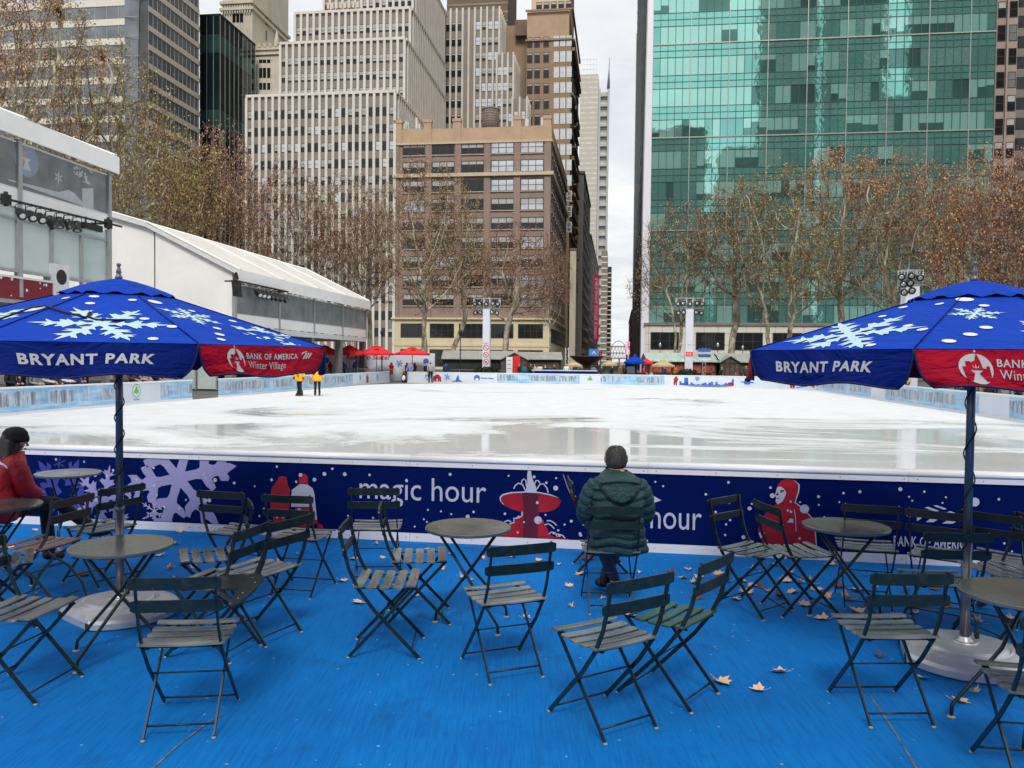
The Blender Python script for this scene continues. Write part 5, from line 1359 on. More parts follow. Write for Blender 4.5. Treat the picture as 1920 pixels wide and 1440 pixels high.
def tent(label, b0, b1, eave, skirt, ridge, win, low, slab, bays, kind):
    r = thing('event_tent', label, 'tent', ST.p(TX, 0, 0), ST.rot)
    W = 19.0
    def slope(x0, z0, x1, z1, y0, y1, th=.07):
        return [(x0, y0, z0), (x0, y1, z0), (x1, y1, z1), (x1, y0, z1), (x0, y0, z0 - th), (x0, y1, z0 - th), (x1, y1, z1 - th), (x1, y0, z1 - th)], [(0,1,2,3),(7,6,5,4),(0,4,5,1),(1,5,6,2),(2,6,7,3),(3,7,4,0)]
    mb = MB(); k1 = (-5.3, eave + (ridge - eave) * .70)
    for a, b in (((.35, eave), k1), (k1, (-9.5, ridge)), ((-9.5, ridge), (-W, eave))):
        mb.add(*slope(a[0], a[1], b[0], b[1], b0 - .25, b1 + .25))
    mb.build('roof', M['roof_canvas'], r)
    for i in range(bays + 1):
        y = b0 + (b1 - b0) * i / bays; mb = MB()
        for a, b in (((.36, eave + .01), k1), (k1, (-9.5, ridge))): mb.bar((a[0], y, a[1] + .03), (b[0], y, b[1] + .03), .16, .06)
        mb.build('roof_beam', M['canvas_white'], r)
    mb = MB(); mb.box(.29, b0 - .25, skirt, .36, b1 + .25, eave - .02); mb.build('eave_skirt', M['canvas_white'], r)
    step = (b1 - b0) / bays
    for i in range(bays + 1):
        y = b0 + step * i; mb = MB(); mb.box(-.12, y - .09, slab - .1, .1, y + .09, skirt); mb.build('post', M['alu'], r)
        if kind == 2: mb = MB(); mb.box(-.5, y - .24, 0, -.02, y + .24, slab - .35); mb.build('column', M['concrete_post'], r)
        else: mb = MB(); mb.box(-.3, y - .12, 0, -.05, y + .12, slab - .35); mb.build('column', M['alu'], r)
    for i in range(bays):
        y0, y1 = b0 + step * i + .1, b0 + step * (i + 1) - .1
        o = MB().box(-.04, y0, win[0], .0, y1, win[1]).build('window', M['tent_window'], r)
        mb = MB()
        for z in (win[0] + .03, win[1] - .03): mb.box(.002, y0, z - .03, .03, y1, z + .03)
        mb.build('window_frame', M['white_metal'], o)
    mb = MB(); mb.box(-.06, b0, win[0] - (win[0] - low), .04, b1, win[0] - .005); mb.build('apron', M['canvas_white'], r)
    mb = MB(); mb.box(-W, b0, slab - .35, .06, b1, slab); mb.build('floor_slab', M['white_metal'] if kind == 2 else M['alu'], r)
    mb = MB(); mb.box(-5.5, b0 + .3, .0, -5.2, b1 - .3, slab - .36); mb.build('back_wall', M['dark_void'], r)
    # gable facing the camera
    mb = MB(); P_ = [(-.1, slab + .005), (-.1, skirt + .15), (k1[0], k1[1] - .12), (-9.5, ridge - .12), (-W + .1, eave - .2), (-W + .1, slab + .005)]
    for x0, x1 in ((-.15, -4.95), (-5.0, -W)):
        pts = [(x, z) for x, z in P_ if x1 < x < x0]
        def zt(x):
            q = [(.35, eave), k1, (-9.5, ridge), (-W, eave)]
            for a, b in zip(q, q[1:]):
                if b[0] <= x <= a[0]: return a[1] + (b[1] - a[1]) * (x - a[0]) / (b[0] - a[0]) - .12
        xs = [x0] + sorted([x for x in (k1[0], -9.5) if x1 < x < x0], reverse=True) + [x1 + .03]
        poly = [(x, zt(x)) for x in xs] + [(x1 + .03, slab + .005), (x0, slab + .005)]
        mb.poly(poly[::-1], lambda x, z: (x, b0 + .02 * (1 if x0 > -1 else 1.8), z))
    mb.build('gable_wall', M['canvas_white'], r)
    mb = MB()
    for a, b in (((.3, eave - .16), (k1[0], k1[1] - .16)), ((k1[0], k1[1] - .16), (-9.5, ridge - .16))): mb.bar((a[0], b0 - .1, a[1]), (b[0], b0 - .1, b[1]), .26, .3, up=(0, 1, 0))
    mb.build('gable_beam', M['white_metal'], r)
    return r, step
T1, st1 = tent('near white two storey tent with tinted snowflake windows above pale glazing', 6.0, 32.2, 10.55, 9.82, 13.6, (7.98, 9.75), 7.35, 4.15, 5, 1)
T2, st2 = tent('long white tent with plain gable facing us and grey windows over open ground floor', 43.7, 67.7, 6.95, 6.22, 10.9, (4.4, 6.18), 3.8, 3.75, 4, 2)
# ground floor of the long tent: glazed doors beside the first gate
mb = MB()
for i in range(4): mb.box(-1.2 - i * 1.3 - 1.2, 43.9, .05, -1.2 - i * 1.3, 43.96, 2.9)
mb.build('door', M['pale_glass'], T2)
mb = MB()
for i in range(5): mb.box(-1.25 - i * 1.3, 43.84, 0, -1.16 - i * 1.3, 44.0, 3.35)
mb.box(-6.4, 43.84, 2.9, -1.1, 44.0, 3.0); mb.build('door_frame', M['alu'], T2)
# near tent: glazing below the beam, rails and red banner at its foot
for i in range(15):
    y0 = 6.0 + 26.2 * i / 15
    MB().box(-.10, y0 + .06, 5.05, -.06, y0 + 26.2 / 15 - .06, 7.3).build('glass_panel', M['pale_glass'], T1)
    mb = MB(); mb.box(-.08, y0 - .055, 4.2, .04, y0 + .055, 7.34); mb.build('mullion', M['alu'], T1)
mb = MB(); mb.box(-.09, 6, 6.85, .02, 32.2, 6.93); mb.box(-.09, 6, 4.95, .03, 32.2, 5.05); mb.build('transom', M['alu'], T1)
mb = MB(); mb.box(.05, 6, 3.95, .09, 29.2, 4.72); bn = mb.build('banner', M['dark_red'], T1)
mb = MB(); mb.box(.03, 6, 4.72, .12, 29.2, 4.80); mb.build('rail', M['white_metal'], T1)
mb = MB(); r_ = random.Random(3)
for i in range(60): mb.poly(circle(r_.uniform(8, 29), r_.uniform(4.0, 4.68), r_.choice((.03, .04, .06)), 8), lambda y, z: (.094, y, z))
mb.build('snow_dot_print', M['white_print'], bn)
mb = MB(); mb.box(-.3, 28.6, 4.2, .14, 29.5, 5.5); vb = mb.build('vent_box', M['white_metal'], T1)
mb = MB(); mb.poly(circle(29.05, 5.0, .3, 20), lambda y, z: (.146, y, z)); mb.build('vent_opening', M['black'], vb)
# snow scene on the near tent's window
def tw(px, py): b_, z_ = ST.fa(px, py, TX + .01); return b_, z_
wpan = [c for c in kids(T1) if c.name.startswith('window')][4]
def deco(pts, m, off): MB().poly([(b_, min(9.7, max(8.03, z_))) for b_, z_ in pts], lambda y, z: (off, y, z)).build('window_print', m, wpan)
M['frost'] = mat('frosted_print', S(180, 184, 190), .4, var=.1)
M['frost_blue'] = mat('frosted_blue_print', S(138, 148, 172), .35, var=.12, scale=2)
M['frost_red'] = mat('frosted_red_print', S(164, 146, 154), .35, var=.1)
c_ = tw(50, 300)
deco(circle(c_[0], c_[1], .62, 28), M['frost_blue'], .006)
deco([(c_[0] + x * .62, c_[1] + y * .62) for x, y in [(-.5, -.3), (-.5, .2), (-.3, .25), (-.1, .9), (.1, .3), (.1, -.3)]], M['frost_red'], .009)
deco([(c_[0] + x * .62, c_[1] + y * .62) for x, y in [(-.35, -.6), (-.1, -.15), (-.35, .1), (.35, .1), (.1, -.15), (.35, -.6)]], M['frost'], .012)
deco(flake('sharp', .85, .3, tw(158, 318), 2, .05), M['frost'], .006)
deco(flake('leaf', .3, .5, tw(110, 333)), M['frost'], .006)
deco([tw(*p) for p in [(16, 338), (190, 402), (190, 398), (160, 385), (140, 362), (128, 356), (110, 360), (16, 336)]] , M['frost'], .009)
deco([tw(*p) for p in [(154, 353), (175, 353), (175, 398), (154, 390)]], M['frost'], .012)

# ---- stage lamps on black bars
def lamp_can(label, p, aim, s=1.0, group='stage lamps on the left tent bar'):
    r = thing('stage_lamp', label, 'stage lamp', p, 0, group)
    R_ = V(aim).normalized().to_track_quat('Z', 'Y').to_matrix()
    def tr(mb): mb.v = [tuple(R_ @ V(q) * s + V((0, 0, -.42 * s))) for q in mb.v]; return mb
    mb = MB(); mb.lathe([(.09, -.2), (.15, -.16), (.17, .0), (.17, .2), (.19, .21), (.19, .25), (.16, .25)], 16); tr(mb).build('housing', M['black'], r)
    mb = MB(); mb.lathe([(.155, .235), (.1, .252), (.01, .256)], 16); tr(mb).build('lens', M['lens'], r)
    mb = MB(); mb.tube([(-.2*s, 0, -.42*s), (-.21*s, 0, -.12*s), (-.12*s, 0, -.06*s), (.12*s, 0, -.06*s), (.21*s, 0, -.12*s), (.2*s, 0, -.42*s)], .016*s, 6); mb.tube([(0, 0, -.06*s), (0, 0, .05*s)], .03*s, 6); mb.build('yoke', M['black'], r)
    return r
def on_a(px, py, a): b_, z_ = ST.fa(px, py, a); return ST.p(a, b_, z_)
p0, p1 = on_a(3, 371, -21.2), on_a(228, 425, -21.2)
br = thing('lamp_bar', 'black lamp bar slung under the windows of the near tent', 'lamp bar', p0)
mb = MB(); mb.tube([V((0, 0, 0)), p1 - p0], .045, 8); mb.build('pipe', M['black'], br)
for px, py in ((11, 373), (203, 419)):
    q = on_a(px, py, -21.2) - p0; mb = MB(); mb.box(q.x - .1, q.y - .16, q.z - .2, q.x + .1, q.y + .16, q.z + .16); mb.tube([q + V((0, 0, -.25)), q + V((0, 0, .25))], .07, 8); mb.build('bracket', M['black'], br)
    mb = MB(); mb.bar(q, q + ST.u * -.9, .08, .08); mb.build('arm', M['black'], br)
aim0 = (ST.u * .9 - ST.v * .5 + V((0, 0, -.7)))
where = ['first from the left end', 'second from the left end', 'third from the left end', 'the slim long one pointing down', 'just right of the slim long one', 'third from the right end', 'second from the right end']
for i, px in enumerate((38, 58, 76, 95, 111, 128, 144)):
    k = (px - 3) / 225; py = 371 + 54 * k; q = on_a(px, py, -21.2)
    aim = aim0 if i < 3 else (ST.v * .6 + ST.u * .3 + V((0, 0, -.9)) if i == 3 else ST.v * .3 * (1 if i % 2 else -1) + V((0, 0, -1)) + ST.u * .3)
    lamp_can('black stage lamp on the near tent bar, ' + where[i], q, aim, .9 if i != 3 else 1.05)
q = on_a(170, 411, -21.2); r = thing('floodlight', 'long black floodlight box near the right end of the near tent bar', 'floodlight', q, ST.rot)
mb = MB(); mb.box(-.15, -.55, -.45, .15, .55, -.2); mb.bar((0, -.3, -.2), (0, -.3, .05), .05, .05); mb.bar((0, .3, -.2), (0, .3, .05), .05, .05); mb.build('housing', M['black'], r); mb = MB(); mb.box(-.1, -.5, -.47, .1, .5, -.452); mb.build('lens', M['lens'], r)
p0, p1 = on_a(447, 527, -21.3), on_a(540, 547, -21.3)
br = thing('lamp_bar', 'short black lamp bar under the eave of the long tent', 'lamp bar', p0)
mb = MB(); mb.tube([V((0, 0, 0)), p1 - p0], .05, 8); mb.bar((0, 0, 0), ST.u * -.8, .08, .08); mb.bar(p1 - p0, p1 - p0 + ST.u * -.8, .08, .08); mb.build('pipe', M['black'], br)
for i, px in enumerate((484, 492, 500, 508, 516, 524, 533)):
    q = on_a(px, 527 + 20 * (px - 447) / 93, -21.3)
    lamp_can('black stage lamp under the long tent eave, ' + ('with pale lit lens, number from left: ' if 0 else '') + ['leftmost', 'left pair with white lens', 'third along', 'middle', 'just past the middle', 'second from right', 'rightmost'][i], q, aim0 if i < 3 else ST.u * .6 + V((0, 0, -.8)) + ST.v * .4, 1.1, 'stage lamps on the long tent bar')
q = on_a(446, 519, -21.4); r = thing('loudspeaker', 'black loudspeaker hanging at the near corner of the long tent', 'loudspeaker', q, ST.rot)
mb = MB(); mb.loft([[(-.2, -.2, -1.1), (.2, -.14, -1.15), (.2, .14, -1.15), (-.2, .2, -1.1)], [(-.3, -.2, -.2), (.1, -.14, -.25), (.1, .14, -.25), (-.3, .2, -.2)]], 0, False); mb.build('cabinet', M['black'], r)
mb = MB(); mb.bar((0, 0, -.15), (-.1, 0, .25), .1, .1); mb.build('bracket', M['black'], r)

# ---- lighting towers round the rink
M['wrap'] = mat('white_tower_wrap', S(212, 214, 226), .5, var=.05, scale=2)
M['red_sign'] = mat('red_sign', S(206, 30, 58), .5)
M['bush'] = mat('evergreen', S(30, 48, 30), .8, var=.4, scale=4)
def leafy(name, R_, Hh, n, seed, m, parent=None, flat=1.0):
    rnd = random.Random(seed); mb = MB()
    for i in range(n):
        t_, ph = rnd.uniform(0, 2*pi), math.acos(rnd.uniform(0, 1)); k = rnd.uniform(.75, 1.05)
        c = V((R_ * k * sin(ph) * cos(t_), R_ * k * sin(ph) * sin(t_), Hh * k * cos(ph) * flat + .05))
        a = V((rnd.uniform(-1, 1), rnd.uniform(-1, 1), rnd.uniform(-1, 1))).normalized(); b = a.cross(V((.3, .7, .2))).normalized(); s_ = R_ * .1
        mb.add([c - a*s_, c + b*s_*.6, c + a*s_, c - b*s_*.6], [(0, 1, 2, 3)])
    return mb.build(name, m, parent)
def tower(px, Y, ytop, label, signs, wcol, lamps, hw=1.15):
    q = AT(px, 690, Y); z1 = (AT(px, ytop, Y)).z
    r = thing('lighting_tower', label, 'lighting tower', (q.x, q.y, 0), ST.rot)
    mb = MB(); mb.box(-wcol/2, -wcol/2, 0, wcol/2, wcol/2, z1); col_ = mb.build('wrapped_column', M['wrap'], r)
    mb = MB()
    for z in (z1 + .08, z1 + .9):
        for y in (-.25, .25): mb.tube([(-hw, y, z), (hw, y, z)], .035, 6)
    for x in (-hw + .05, -.25, .25, hw - .05):
        for y in (-.25, .25): mb.tube([(x, y, z1 - .1), (x, y, z1 + .95)], .03, 6)
    for i in range(6): mb.tube([(-hw * .96 + i * .32 * hw, -.25, z1 + (.08 if i % 2 else .9)), (-hw * .96 + (i+1) * .32 * hw, -.25, z1 + (.9 if i % 2 else .08))], .018, 5)
    mb.build('head_frame', M['alu'], r)
    for (x, z) in lamps:
        aim = V((x * .3, -1, -.45)).normalized(); R_ = aim.to_track_quat('Z', 'Y').to_matrix(); c = V((x, -.35, z1 + z))
        mb = MB(); mb.lathe([(.08, -.2), (.17, -.1), (.19, .12), (.2, .14), (.17, .14)], 12); mb.v = [tuple(R_ @ V(p) + c) for p in mb.v]; hd = mb.build('lamp', M['black'], r)
        mb = MB(); mb.lathe([(.16, .13), (.08, .15), (.01, .155)], 12); mb.v = [tuple(R_ @ V(p) + c) for p in mb.v]; mb.build('lens', M['lens'], hd)
    return r, z1, col_
LR = [(-.95, .45), (-.55, .5), (0, .45), (.55, .5), (.95, .45), (-.9, -.3), (-.5, -.25), (.5, -.25), (.9, -.3)]
tw1, z1, c1 = tower(912, 68, 580, 'white lighting tower with three round red ban signs before the brown brick building', 1, .6, LR)
def yz(py, px, Y): return AT(px, py, Y).z
for i, (py, sym) in enumerate(((652, 0), (665.5, 1), (678.5, 2))):
    z = yz(py, 912, 68); o = circle(0, z, .25, 24); ii = circle(0, z, .195, 24)
    mb = MB(); mb.add([(x, -.306, y) for x, y in o + ii], [(j, (j+1) % 24, 24 + (j+1) % 24, 24 + j) for j in range(24)])
    mb.bar((-.14, -.307, z + .14), (.14, -.307, z - .14), .05, .004, up=(0, 1, 0))
    if sym == 2: mb.box(-.1, -.309, z - .06, .1, -.305, z + .06)
    if sym == 1: mb.bar((-.1, -.307, z - .1), (.08, -.307, z + .1), .04, .003, up=(0, 1, 0))
    mb.build('ban_sign', M['red_sign'], c1)
tw2, z2, c2 = tower(1291, 66, 580, 'white lighting tower with a red lit panel before the green glass tower', 1, .62, LR)
t = MT('lit_red_panel'); t.set(Base_Color=S(200, 20, 20)); t.b.inputs['Emission Color'].default_value = (*S(235, 30, 30), 1); t.b.inputs['Emission Strength'].default_value = .7; M['lit_red'] = t.m
z = yz(663.5, 1291, 66); mb = MB(); mb.box(-.26, -.36, z - .17, .3, -.312, z + .17); pn = mb.build('display', M['lit_red'], c2)
mb = MB(); 
for x in (-.12, .0, .12): mb.box(x - .025, -.366, z - .1, x + .02, -.361, z + .1)
mb.build('digits', M['white_print'], pn)
tw3, z3, c3 = tower(1703, 45, 538, 'tallest looking white lighting tower rising behind the right parasol', 1, .75, [(-.6, .55), (-.5, .15), (-.1, .6), (-.15, .2), (-.45, -.3), (-.05, -.2), (.35, .5)], .62)
for c_ in (c1, c2):
    for z in (3.0, 4.6, 5.3): pass
    mb = MB(); mb.box(-.16, -.36, 3.35, .16, -.312, 3.85); mb.build('control_box', M['white_metal'], c_)
for (px, Y, lab) in ((912, 67.6, 'low evergreen mound round the foot of the tower with ban signs'), (1291, 65.6, 'low evergreen mound round the foot of the tower with red panel')):
    q = AT(px, 690, Y); r = leafy('bush', 1.5 if px < 1000 else 1.25, 1.25, 1500, px, M['bush']); r.location = (q.x, q.y + .2, 0); tag(r, lab, 'bush', 'evergreen mounds at the towers')

# ---- red parasols and the printed wall at the far left
t = MT('red_canvas_bright'); t.set(Base_Color=S(214, 34, 40), Roughness=.8); M['red_bright'] = mat('bright_red_canvas', S(220, 34, 42), .8, var=.08)
M['tan_canvas'] = mat('tan_canvas', S(190, 166, 124), .85, var=.1)
def small_parasol(px, Y, apex, rim, R_, m, label, group, n=8, cover=None):
    q = AT(px, 690, Y); za, zr = AT(px, apex, Y).z, AT(px, rim, Y).z
    r = thing('parasol', label, 'parasol', (q.x, q.y, 0), .2, group)
    mb = MB(); mb.loft([[V((R_*k*cos(2*pi*j/n), R_*k*sin(2*pi*j/n), z)) for j in range(n)] for k, z in ((1, zr - .14), (1.0, zr), (.5, zr + (za-zr)*.52), (.22, zr + (za-zr)*.8), (.26, zr + (za-zr)*.82), (.03, za))], 0, False, False, True); cp_ = mb.build('canopy', m, r)
    mb = MB(); mb.tube([(0, 0, 0), (0, 0, za + .1)], .03, 8); mb.build('pole', M['grey_metal'], r)
    mb = MB(); mb.lathe([(.35, 0), (.35, .06), (.05, .1)], 12); mb.build('base', M['silver'], r)
    mb = MB()
    for j in range(n): mb.bar((0, 0, za - .1), (R_*.98*cos(2*pi*j/n), R_*.98*sin(2*pi*j/n), zr + .0), .02, .02)
    mb.build('rib', M['grey_metal'], r)
    return r, cp_, zr, za
for px, ap, lab in ((609, 647, 'bright red parasol just right of the blue one, leftmost of four before the printed wall'), (655, 647, 'bright red parasol seen between the tent columns'), (706, 647, 'bright red parasol with white emblem right of the last tent column'), (773, 650, 'bright red parasol above the far rink gate, rightmost of four')):
    r, cp_, zr, za = small_parasol(px, 69, ap, 663, 1.52, M['red_bright'], lab, 'red parasols before the printed wall')
    if px > 700: MB().poly([(x, z) for x, z in circle(0, 0, .22, 14)] , lambda x, z: (x, -.8 - .0 - z * 1.2, zr + (za - zr) * .45 + z * .55 + .035)).build('emblem', M['white_print'], cp_)
q0, q1 = AT(566, 690, 72.5), AT(815, 690, 71)
L_ = (q1 - q0).length; yaw = atan2(q1.y - q0.y, q1.x - q0.x)
r = thing('printed_wall', 'white printed wall reading Ready to Skate behind the red parasols', 'printed wall', (q0.x, q0.y, 0), yaw)
zt_ = AT(700, 661.5, 72).z; mb = MB(); mb.box(0, 0, .0, L_, .12, zt_); pw = mb.build('panel', M['pale_panel'], r)
sx_ = lambda px: L_ * (px - 566) / 249
mb = MB(); add_text(mb, 'Ready to Skate?', lambda x, y: (x, -.004, y), .5, .012, shear=.25, at=(sx_(691), 2.0), width=sx_(733) - sx_(650), height=.55); mb.build('lettering', M['red_sign'], pw)
for px, m, k in ((613, 'blue_print', 0), (620, 'red_print', 1), (666, 'blue_print', 1), (735, 'red_print', 1), (764, 'red_print', 1), (778, 'red_print', 1), (686, 'red_print', 2), (799, 'blue_print', 0), (750, 'blue_print', 3), (675, 'blue_print', 3)):
    x0 = sx_(px)
    pts = circle(x0, 1.75, .26, 18) if k == 0 else ([(x0 + x - 0, y * 1.6 + .5) for x, y in person2(0, .7, .3)] if k == 1 else ([(x0 - .6, 1.0), (x0 - .2, 1.1), (x0, 1.3), (x0 + .3, 1.1), (x0 + .6, .9)] if k == 2 else flake('sharp', .4, .2, (x0, 1.5))))
    MB().poly(pts, lambda x, y: (x, -.004, y)).build('print', M[m], pw)
def fence(q0, q1, label, h=1.05, gap=.14, group=None):
    L_ = (q1 - q0).length; r = thing('rail_fence', label, 'fence', (q0.x, q0.y, 0), atan2(q1.y - q0.y, q1.x - q0.x), group)
    mb = MB(); mb.tube([(0, 0, h), (L_, 0, h)], .024, 6); mb.tube([(0, 0, .18), (L_, 0, .18)], .018, 6); mb.build('rail', M['grey_metal'], r)
    mb = MB(); n = int(L_ / gap)
    for i in range(n + 1): mb.bar((L_ * i / n, 0, .18), (L_ * i / n, 0, h), .012, .012)
    mb.build('baluster', M['grey_metal'], r)
    for i in range(int(L_ / 2.2) + 1): MB().box(i * 2.2 - .025, -.025, 0, i * 2.2 + .025, .025, h).build('post', M['grey_metal'], r)
fence(AT(815, 690, 69.5), AT(962, 690, 68.5), 'grey rail fence behind the far boards before the dark kiosk side')
fence(AT(617, 690, 68.2), AT(740, 690, 67.6), 'grey rail fence in front of the printed wall')

# ---- kiosks with pale ridged roofs
M['kiosk_roof'] = mat('pale_kiosk_roof', S(150, 150, 142), .35, var=.15, scale=1.5)
M['kiosk_dark'] = mat('dark_green_kiosk', S(34, 42, 40), .6, var=.2)
M['kiosk_pane'] = mat('kiosk_pane', S(98, 84, 76), .2, var=.35, scale=2.5)
M['warm_goods'] = mat('warm_shop_goods', S(150, 76, 56), .7, var=.7, scale=3)
def kiosk(px0, px1, Y, yr, ye, label, front, gable=None, depth=4.2):
    a, b = AT(px0, 690, Y), AT(px1, 690, Y); L_ = (b - a).length; pm_ = (px0 + px1) / 2
    ze, zr = AT(pm_, ye, Y).z, AT(pm_, yr, Y + depth / 2).z
    r = thing('market_kiosk', label, 'kiosk', (a.x, a.y, 0), atan2(b.y - a.y, b.x - a.x), 'glass roofed market kiosks')
    mb = MB(); mb.box(.1, .15, 0, L_ - .1, depth - .15, ze - .02); mb.build('wall', M['kiosk_dark'], r)
    mb = MB(); h = depth / 2
    for y0, y1, s_ in ((-.25, h, 1), (depth + .25, h, -1)):
        mb.add([(0, y0, ze), (L_, y0, ze), (L_, y1, zr), (0, y1, zr), (0, y0, ze - .05), (L_, y0, ze - .05), (L_, y1, zr - .05), (0, y1, zr - .05)], [(0,1,2,3),(7,6,5,4),(0,4,5,1),(1,5,6,2),(2,6,7,3),(3,7,4,0)])
    rf = mb.build('roof', M['kiosk_roof'], r)
    mb = MB(); n = max(3, int(L_ / 1.0))
    for i in range(n + 1): mb.bar((L_ * i / n, -.25, ze + .015), (L_ * i / n, h, zr + .015), .05, .04)
    mb.build('glazing_bar', M['alu'], rf)
    mb = MB()
    for x in (0.05, L_ - .05): mb.poly([(-.0, ze - .03), (h, zr - .06), (depth, ze - .03)], lambda y, z: (x, y, z))
    mb.build('gable_end', M['kiosk_pane'], r)
    n = max(2, int(L_ / 1.3))
    for i in range(n): MB().box(.25 + (L_ - .5) * i / n + .05, .1, .9, .25 + (L_ - .5) * (i + 1) / n - .05, .148, ze - .25).build('window', M[front], r)
    if gable:
        g0, g1, yp = gable; x0, x1 = L_ * (g0 - px0) / (px1 - px0), L_ * (g1 - px0) / (px1 - px0); zp = AT((g0 + g1) / 2, yp, Y).z
        mb = MB(); xm = (x0 + x1) / 2
        for xa in (x0 - .1, x1 + .1): 
            mb.add([(xa, -.8, ze - .03), (xm, -.8, zp), (xm, h, zp), (xa, h, ze - .03), (xa, -.8, ze - .1), (xm, -.8, zp - .07), (xm, h, zp - .07), (xa, h, ze - .1)], [(0,1,2,3),(7,6,5,4),(0,4,5,1),(2,6,7,3),(3,7,4,0)])
        mb.build('gable_roof', M['kiosk_roof'], r)
        mb = MB(); mb.poly([(x0, .05), (x1, .05), (x1, ze - .1), (xm, zp - .12), (x0, ze - .1)], lambda x, z: (x, -.6, z)); mb.build('gable_glass', M['kiosk_pane'], r)
        mb = MB()
        for f_ in (0, .25, .5, .75, 1): 
            x = x0 + (x1 - x0) * f_; zt2 = ze - .1 + (zp - ze) * (1 - abs(f_ - .5) * 2); mb.bar((x, -.63, 0), (x, -.63, zt2), .06, .06)
        mb.bar((x0, -.63, ze - .12), (x1, -.63, ze - .12), .05, .05); mb.bar((x0, -.66, ze - .1), (xm, -.66, zp - .05), .08, .08); mb.bar((xm, -.66, zp - .05), (x1, -.66, ze - .1), .08, .08)
        mb.build('gable_frame', M['kiosk_dark'], r)
    return r
kiosk(828, 968, 74, 657.5, 673, 'market kiosk with dark side and gable porch behind the tower with ban signs', 'kiosk_dark', (939, 989, 660.5))
kiosk(972, 1054, 76, 660, 673.5, 'market kiosk with clear panes between the gable porch and the fountain', 'kiosk_pane')
kiosk(1213, 1346, 77, 662, 678, 'market kiosk with warm goods in its windows behind the red panel tower', 'warm_goods')
kiosk(1350, 1440, 77, 663, 679, 'market kiosk with a glass gable partly behind the right parasol', 'kiosk_pane', (1347, 1384, 667))
q = AT(955, 690, 67.5); r = thing('notice_board', 'white notice board on the terrace left of the red one', 'notice board', (q.x, q.y, 0), ST.rot); mb = MB(); mb.box(-.26, -.03, .25, .26, .03, 2.2); mb.build('panel', M['white_print'], r); mb = MB(); mb.box(-.2, -.2, 0, .2, .2, .25); mb.build('foot', M['grey_metal'], r)
mb = MB(); 
for z in (1.9, 1.55, 1.2): mb.box(-.16, -.037, z, .16, -.032, z + .06)
mb.build('print', M['grey_metal'], r)
q = AT(968, 690, 67.8); r = thing('notice_board', 'bright red notice board beside the terrace crowd', 'notice board', (q.x, q.y, 0), ST.rot); mb = MB(); mb.box(-.32, -.03, .25, .32, .03, 2.3); mb.build('panel', M['red_bright'], r); mb = MB(); mb.box(-.2, -.2, 0, .2, .2, .25); mb.build('foot', M['grey_metal'], r)

# ---- fountain, terrace parasols, posts
M['granite'] = mat('pink_black_granite', S(72, 50, 44), .35, var=.25, scale=3)
q = AT(1100, 690, 73); r = thing('fountain', 'dark granite fountain with a wide shallow bowl on a stem beyond the far boards', 'fountain', (q.x, q.y, 0))
mb = MB(); mb.lathe([(.25, 1.5), (.5, 1.62), (1.1, 1.95), (1.5, 2.28), (1.58, 2.38), (1.54, 2.4), (1.4, 2.3), (.2, 2.2)], 40); mb.build('bowl', M['granite'], r)
mb = MB(); mb.lathe([(.9, 0), (.9, .5), (.6, .6), (.45, .9), (.35, 1.2), (.32, 1.5), (.4, 1.6)], 24); mb.build('stem', M['granite'], r)
mb = MB(); mb.lathe([(3.2, 0), (3.2, .5), (3.0, .52), (3.0, .35), (.5, .35)], 40); mb.build('basin', M['granite'], r)
small_parasol(1190, 68, 666, 679, 1.0, M['canvas_blue'], 'small blue parasol on the far terrace right of the fountain', 'parasols on the far terrace')
small_parasol(1143, 69, 675.5, 683, .72, M['tan_canvas'], 'tan parasol on the terrace between fountain and blue parasol', 'parasols on the far terrace')
small_parasol(1243, 68, 674.5, 685, 1.05, M['tan_canvas'], 'wide tan parasol on the terrace before the kiosk with warm goods', 'parasols on the far terrace')
small_parasol(1076, 69, 677, 685, .75, M['tan_canvas'], 'tan parasol on the terrace left below the fountain bowl', 'parasols on the far terrace')
small_parasol(1212, 70, 672, 680, .62, M['red_bright'], 'small red parasol on the terrace just right of the blue one', 'parasols on the far terrace')
q = AT(1183, 690, 68.6); r = thing('ticket_booth', 'blue booth under the small blue terrace parasol', 'booth', (q.x, q.y, 0), ST.rot); mb = MB(); mb.box(-.5, -.4, 0, .5, .4, 1.85); mb.build('body', M['canvas_blue'], r); mb = MB(); mb.box(-.56, -.46, 1.85, .56, .46, 1.93); mb.build('top', M['white_metal'], r); mb = MB(); mb.box(-.35, -.415, .9, .35, -.402, 1.5); mb.build('window', M['pale_glass'], r)
def post(px, Y, ytop, label, r0=.05, lamp=False):
    q = AT(px, 690, Y); z = AT(px, ytop, Y).z; r = thing('lamp_post', label, 'lamp post', (q.x, q.y, 0), 0, 'black posts beyond the rink')
    mb = MB(); mb.lathe([(r0 * 2.4, 0), (r0 * 2.2, .3), (r0 * 1.2, .5), (r0, z * .5), (r0 * .8, z)], 10); mb.build('pole', M['black'], r)
    mb = MB(); mb.lathe([(.03, z), (.11, z + .08), (.15, z + .3), (.12, z + .5), (.04, z + .58)], 10); mb.build('lamp_head', M['lens'] if lamp else M['black'], r)
post(863, 70, 630, 'black post before the dark kiosk side'); post(716, 69.5, 630, 'black post in front of the printed wall by the third red parasol'); post(668, 68.5, 636, 'black post next to the last tent column')
post(1345, 90, 652, 'park lamp post right of the blue direction signs', .05, True); post(1392, 92, 657, 'park lamp post before the pale stone base by the right parasol', .05, True); post(1237, 92, 652, 'park lamp post before the first dark window of the stone base', .05, True)
q = AT(1320, 690, 72); r = thing('direction_sign', 'signpost with several blue pointed direction boards', 'signpost', (q.x, q.y, 0), ST.rot)
mb = MB()
for sx in (-.14, .14): mb.tube([(sx, 0, 0), (sx, 0, 3.2)], .03, 6)
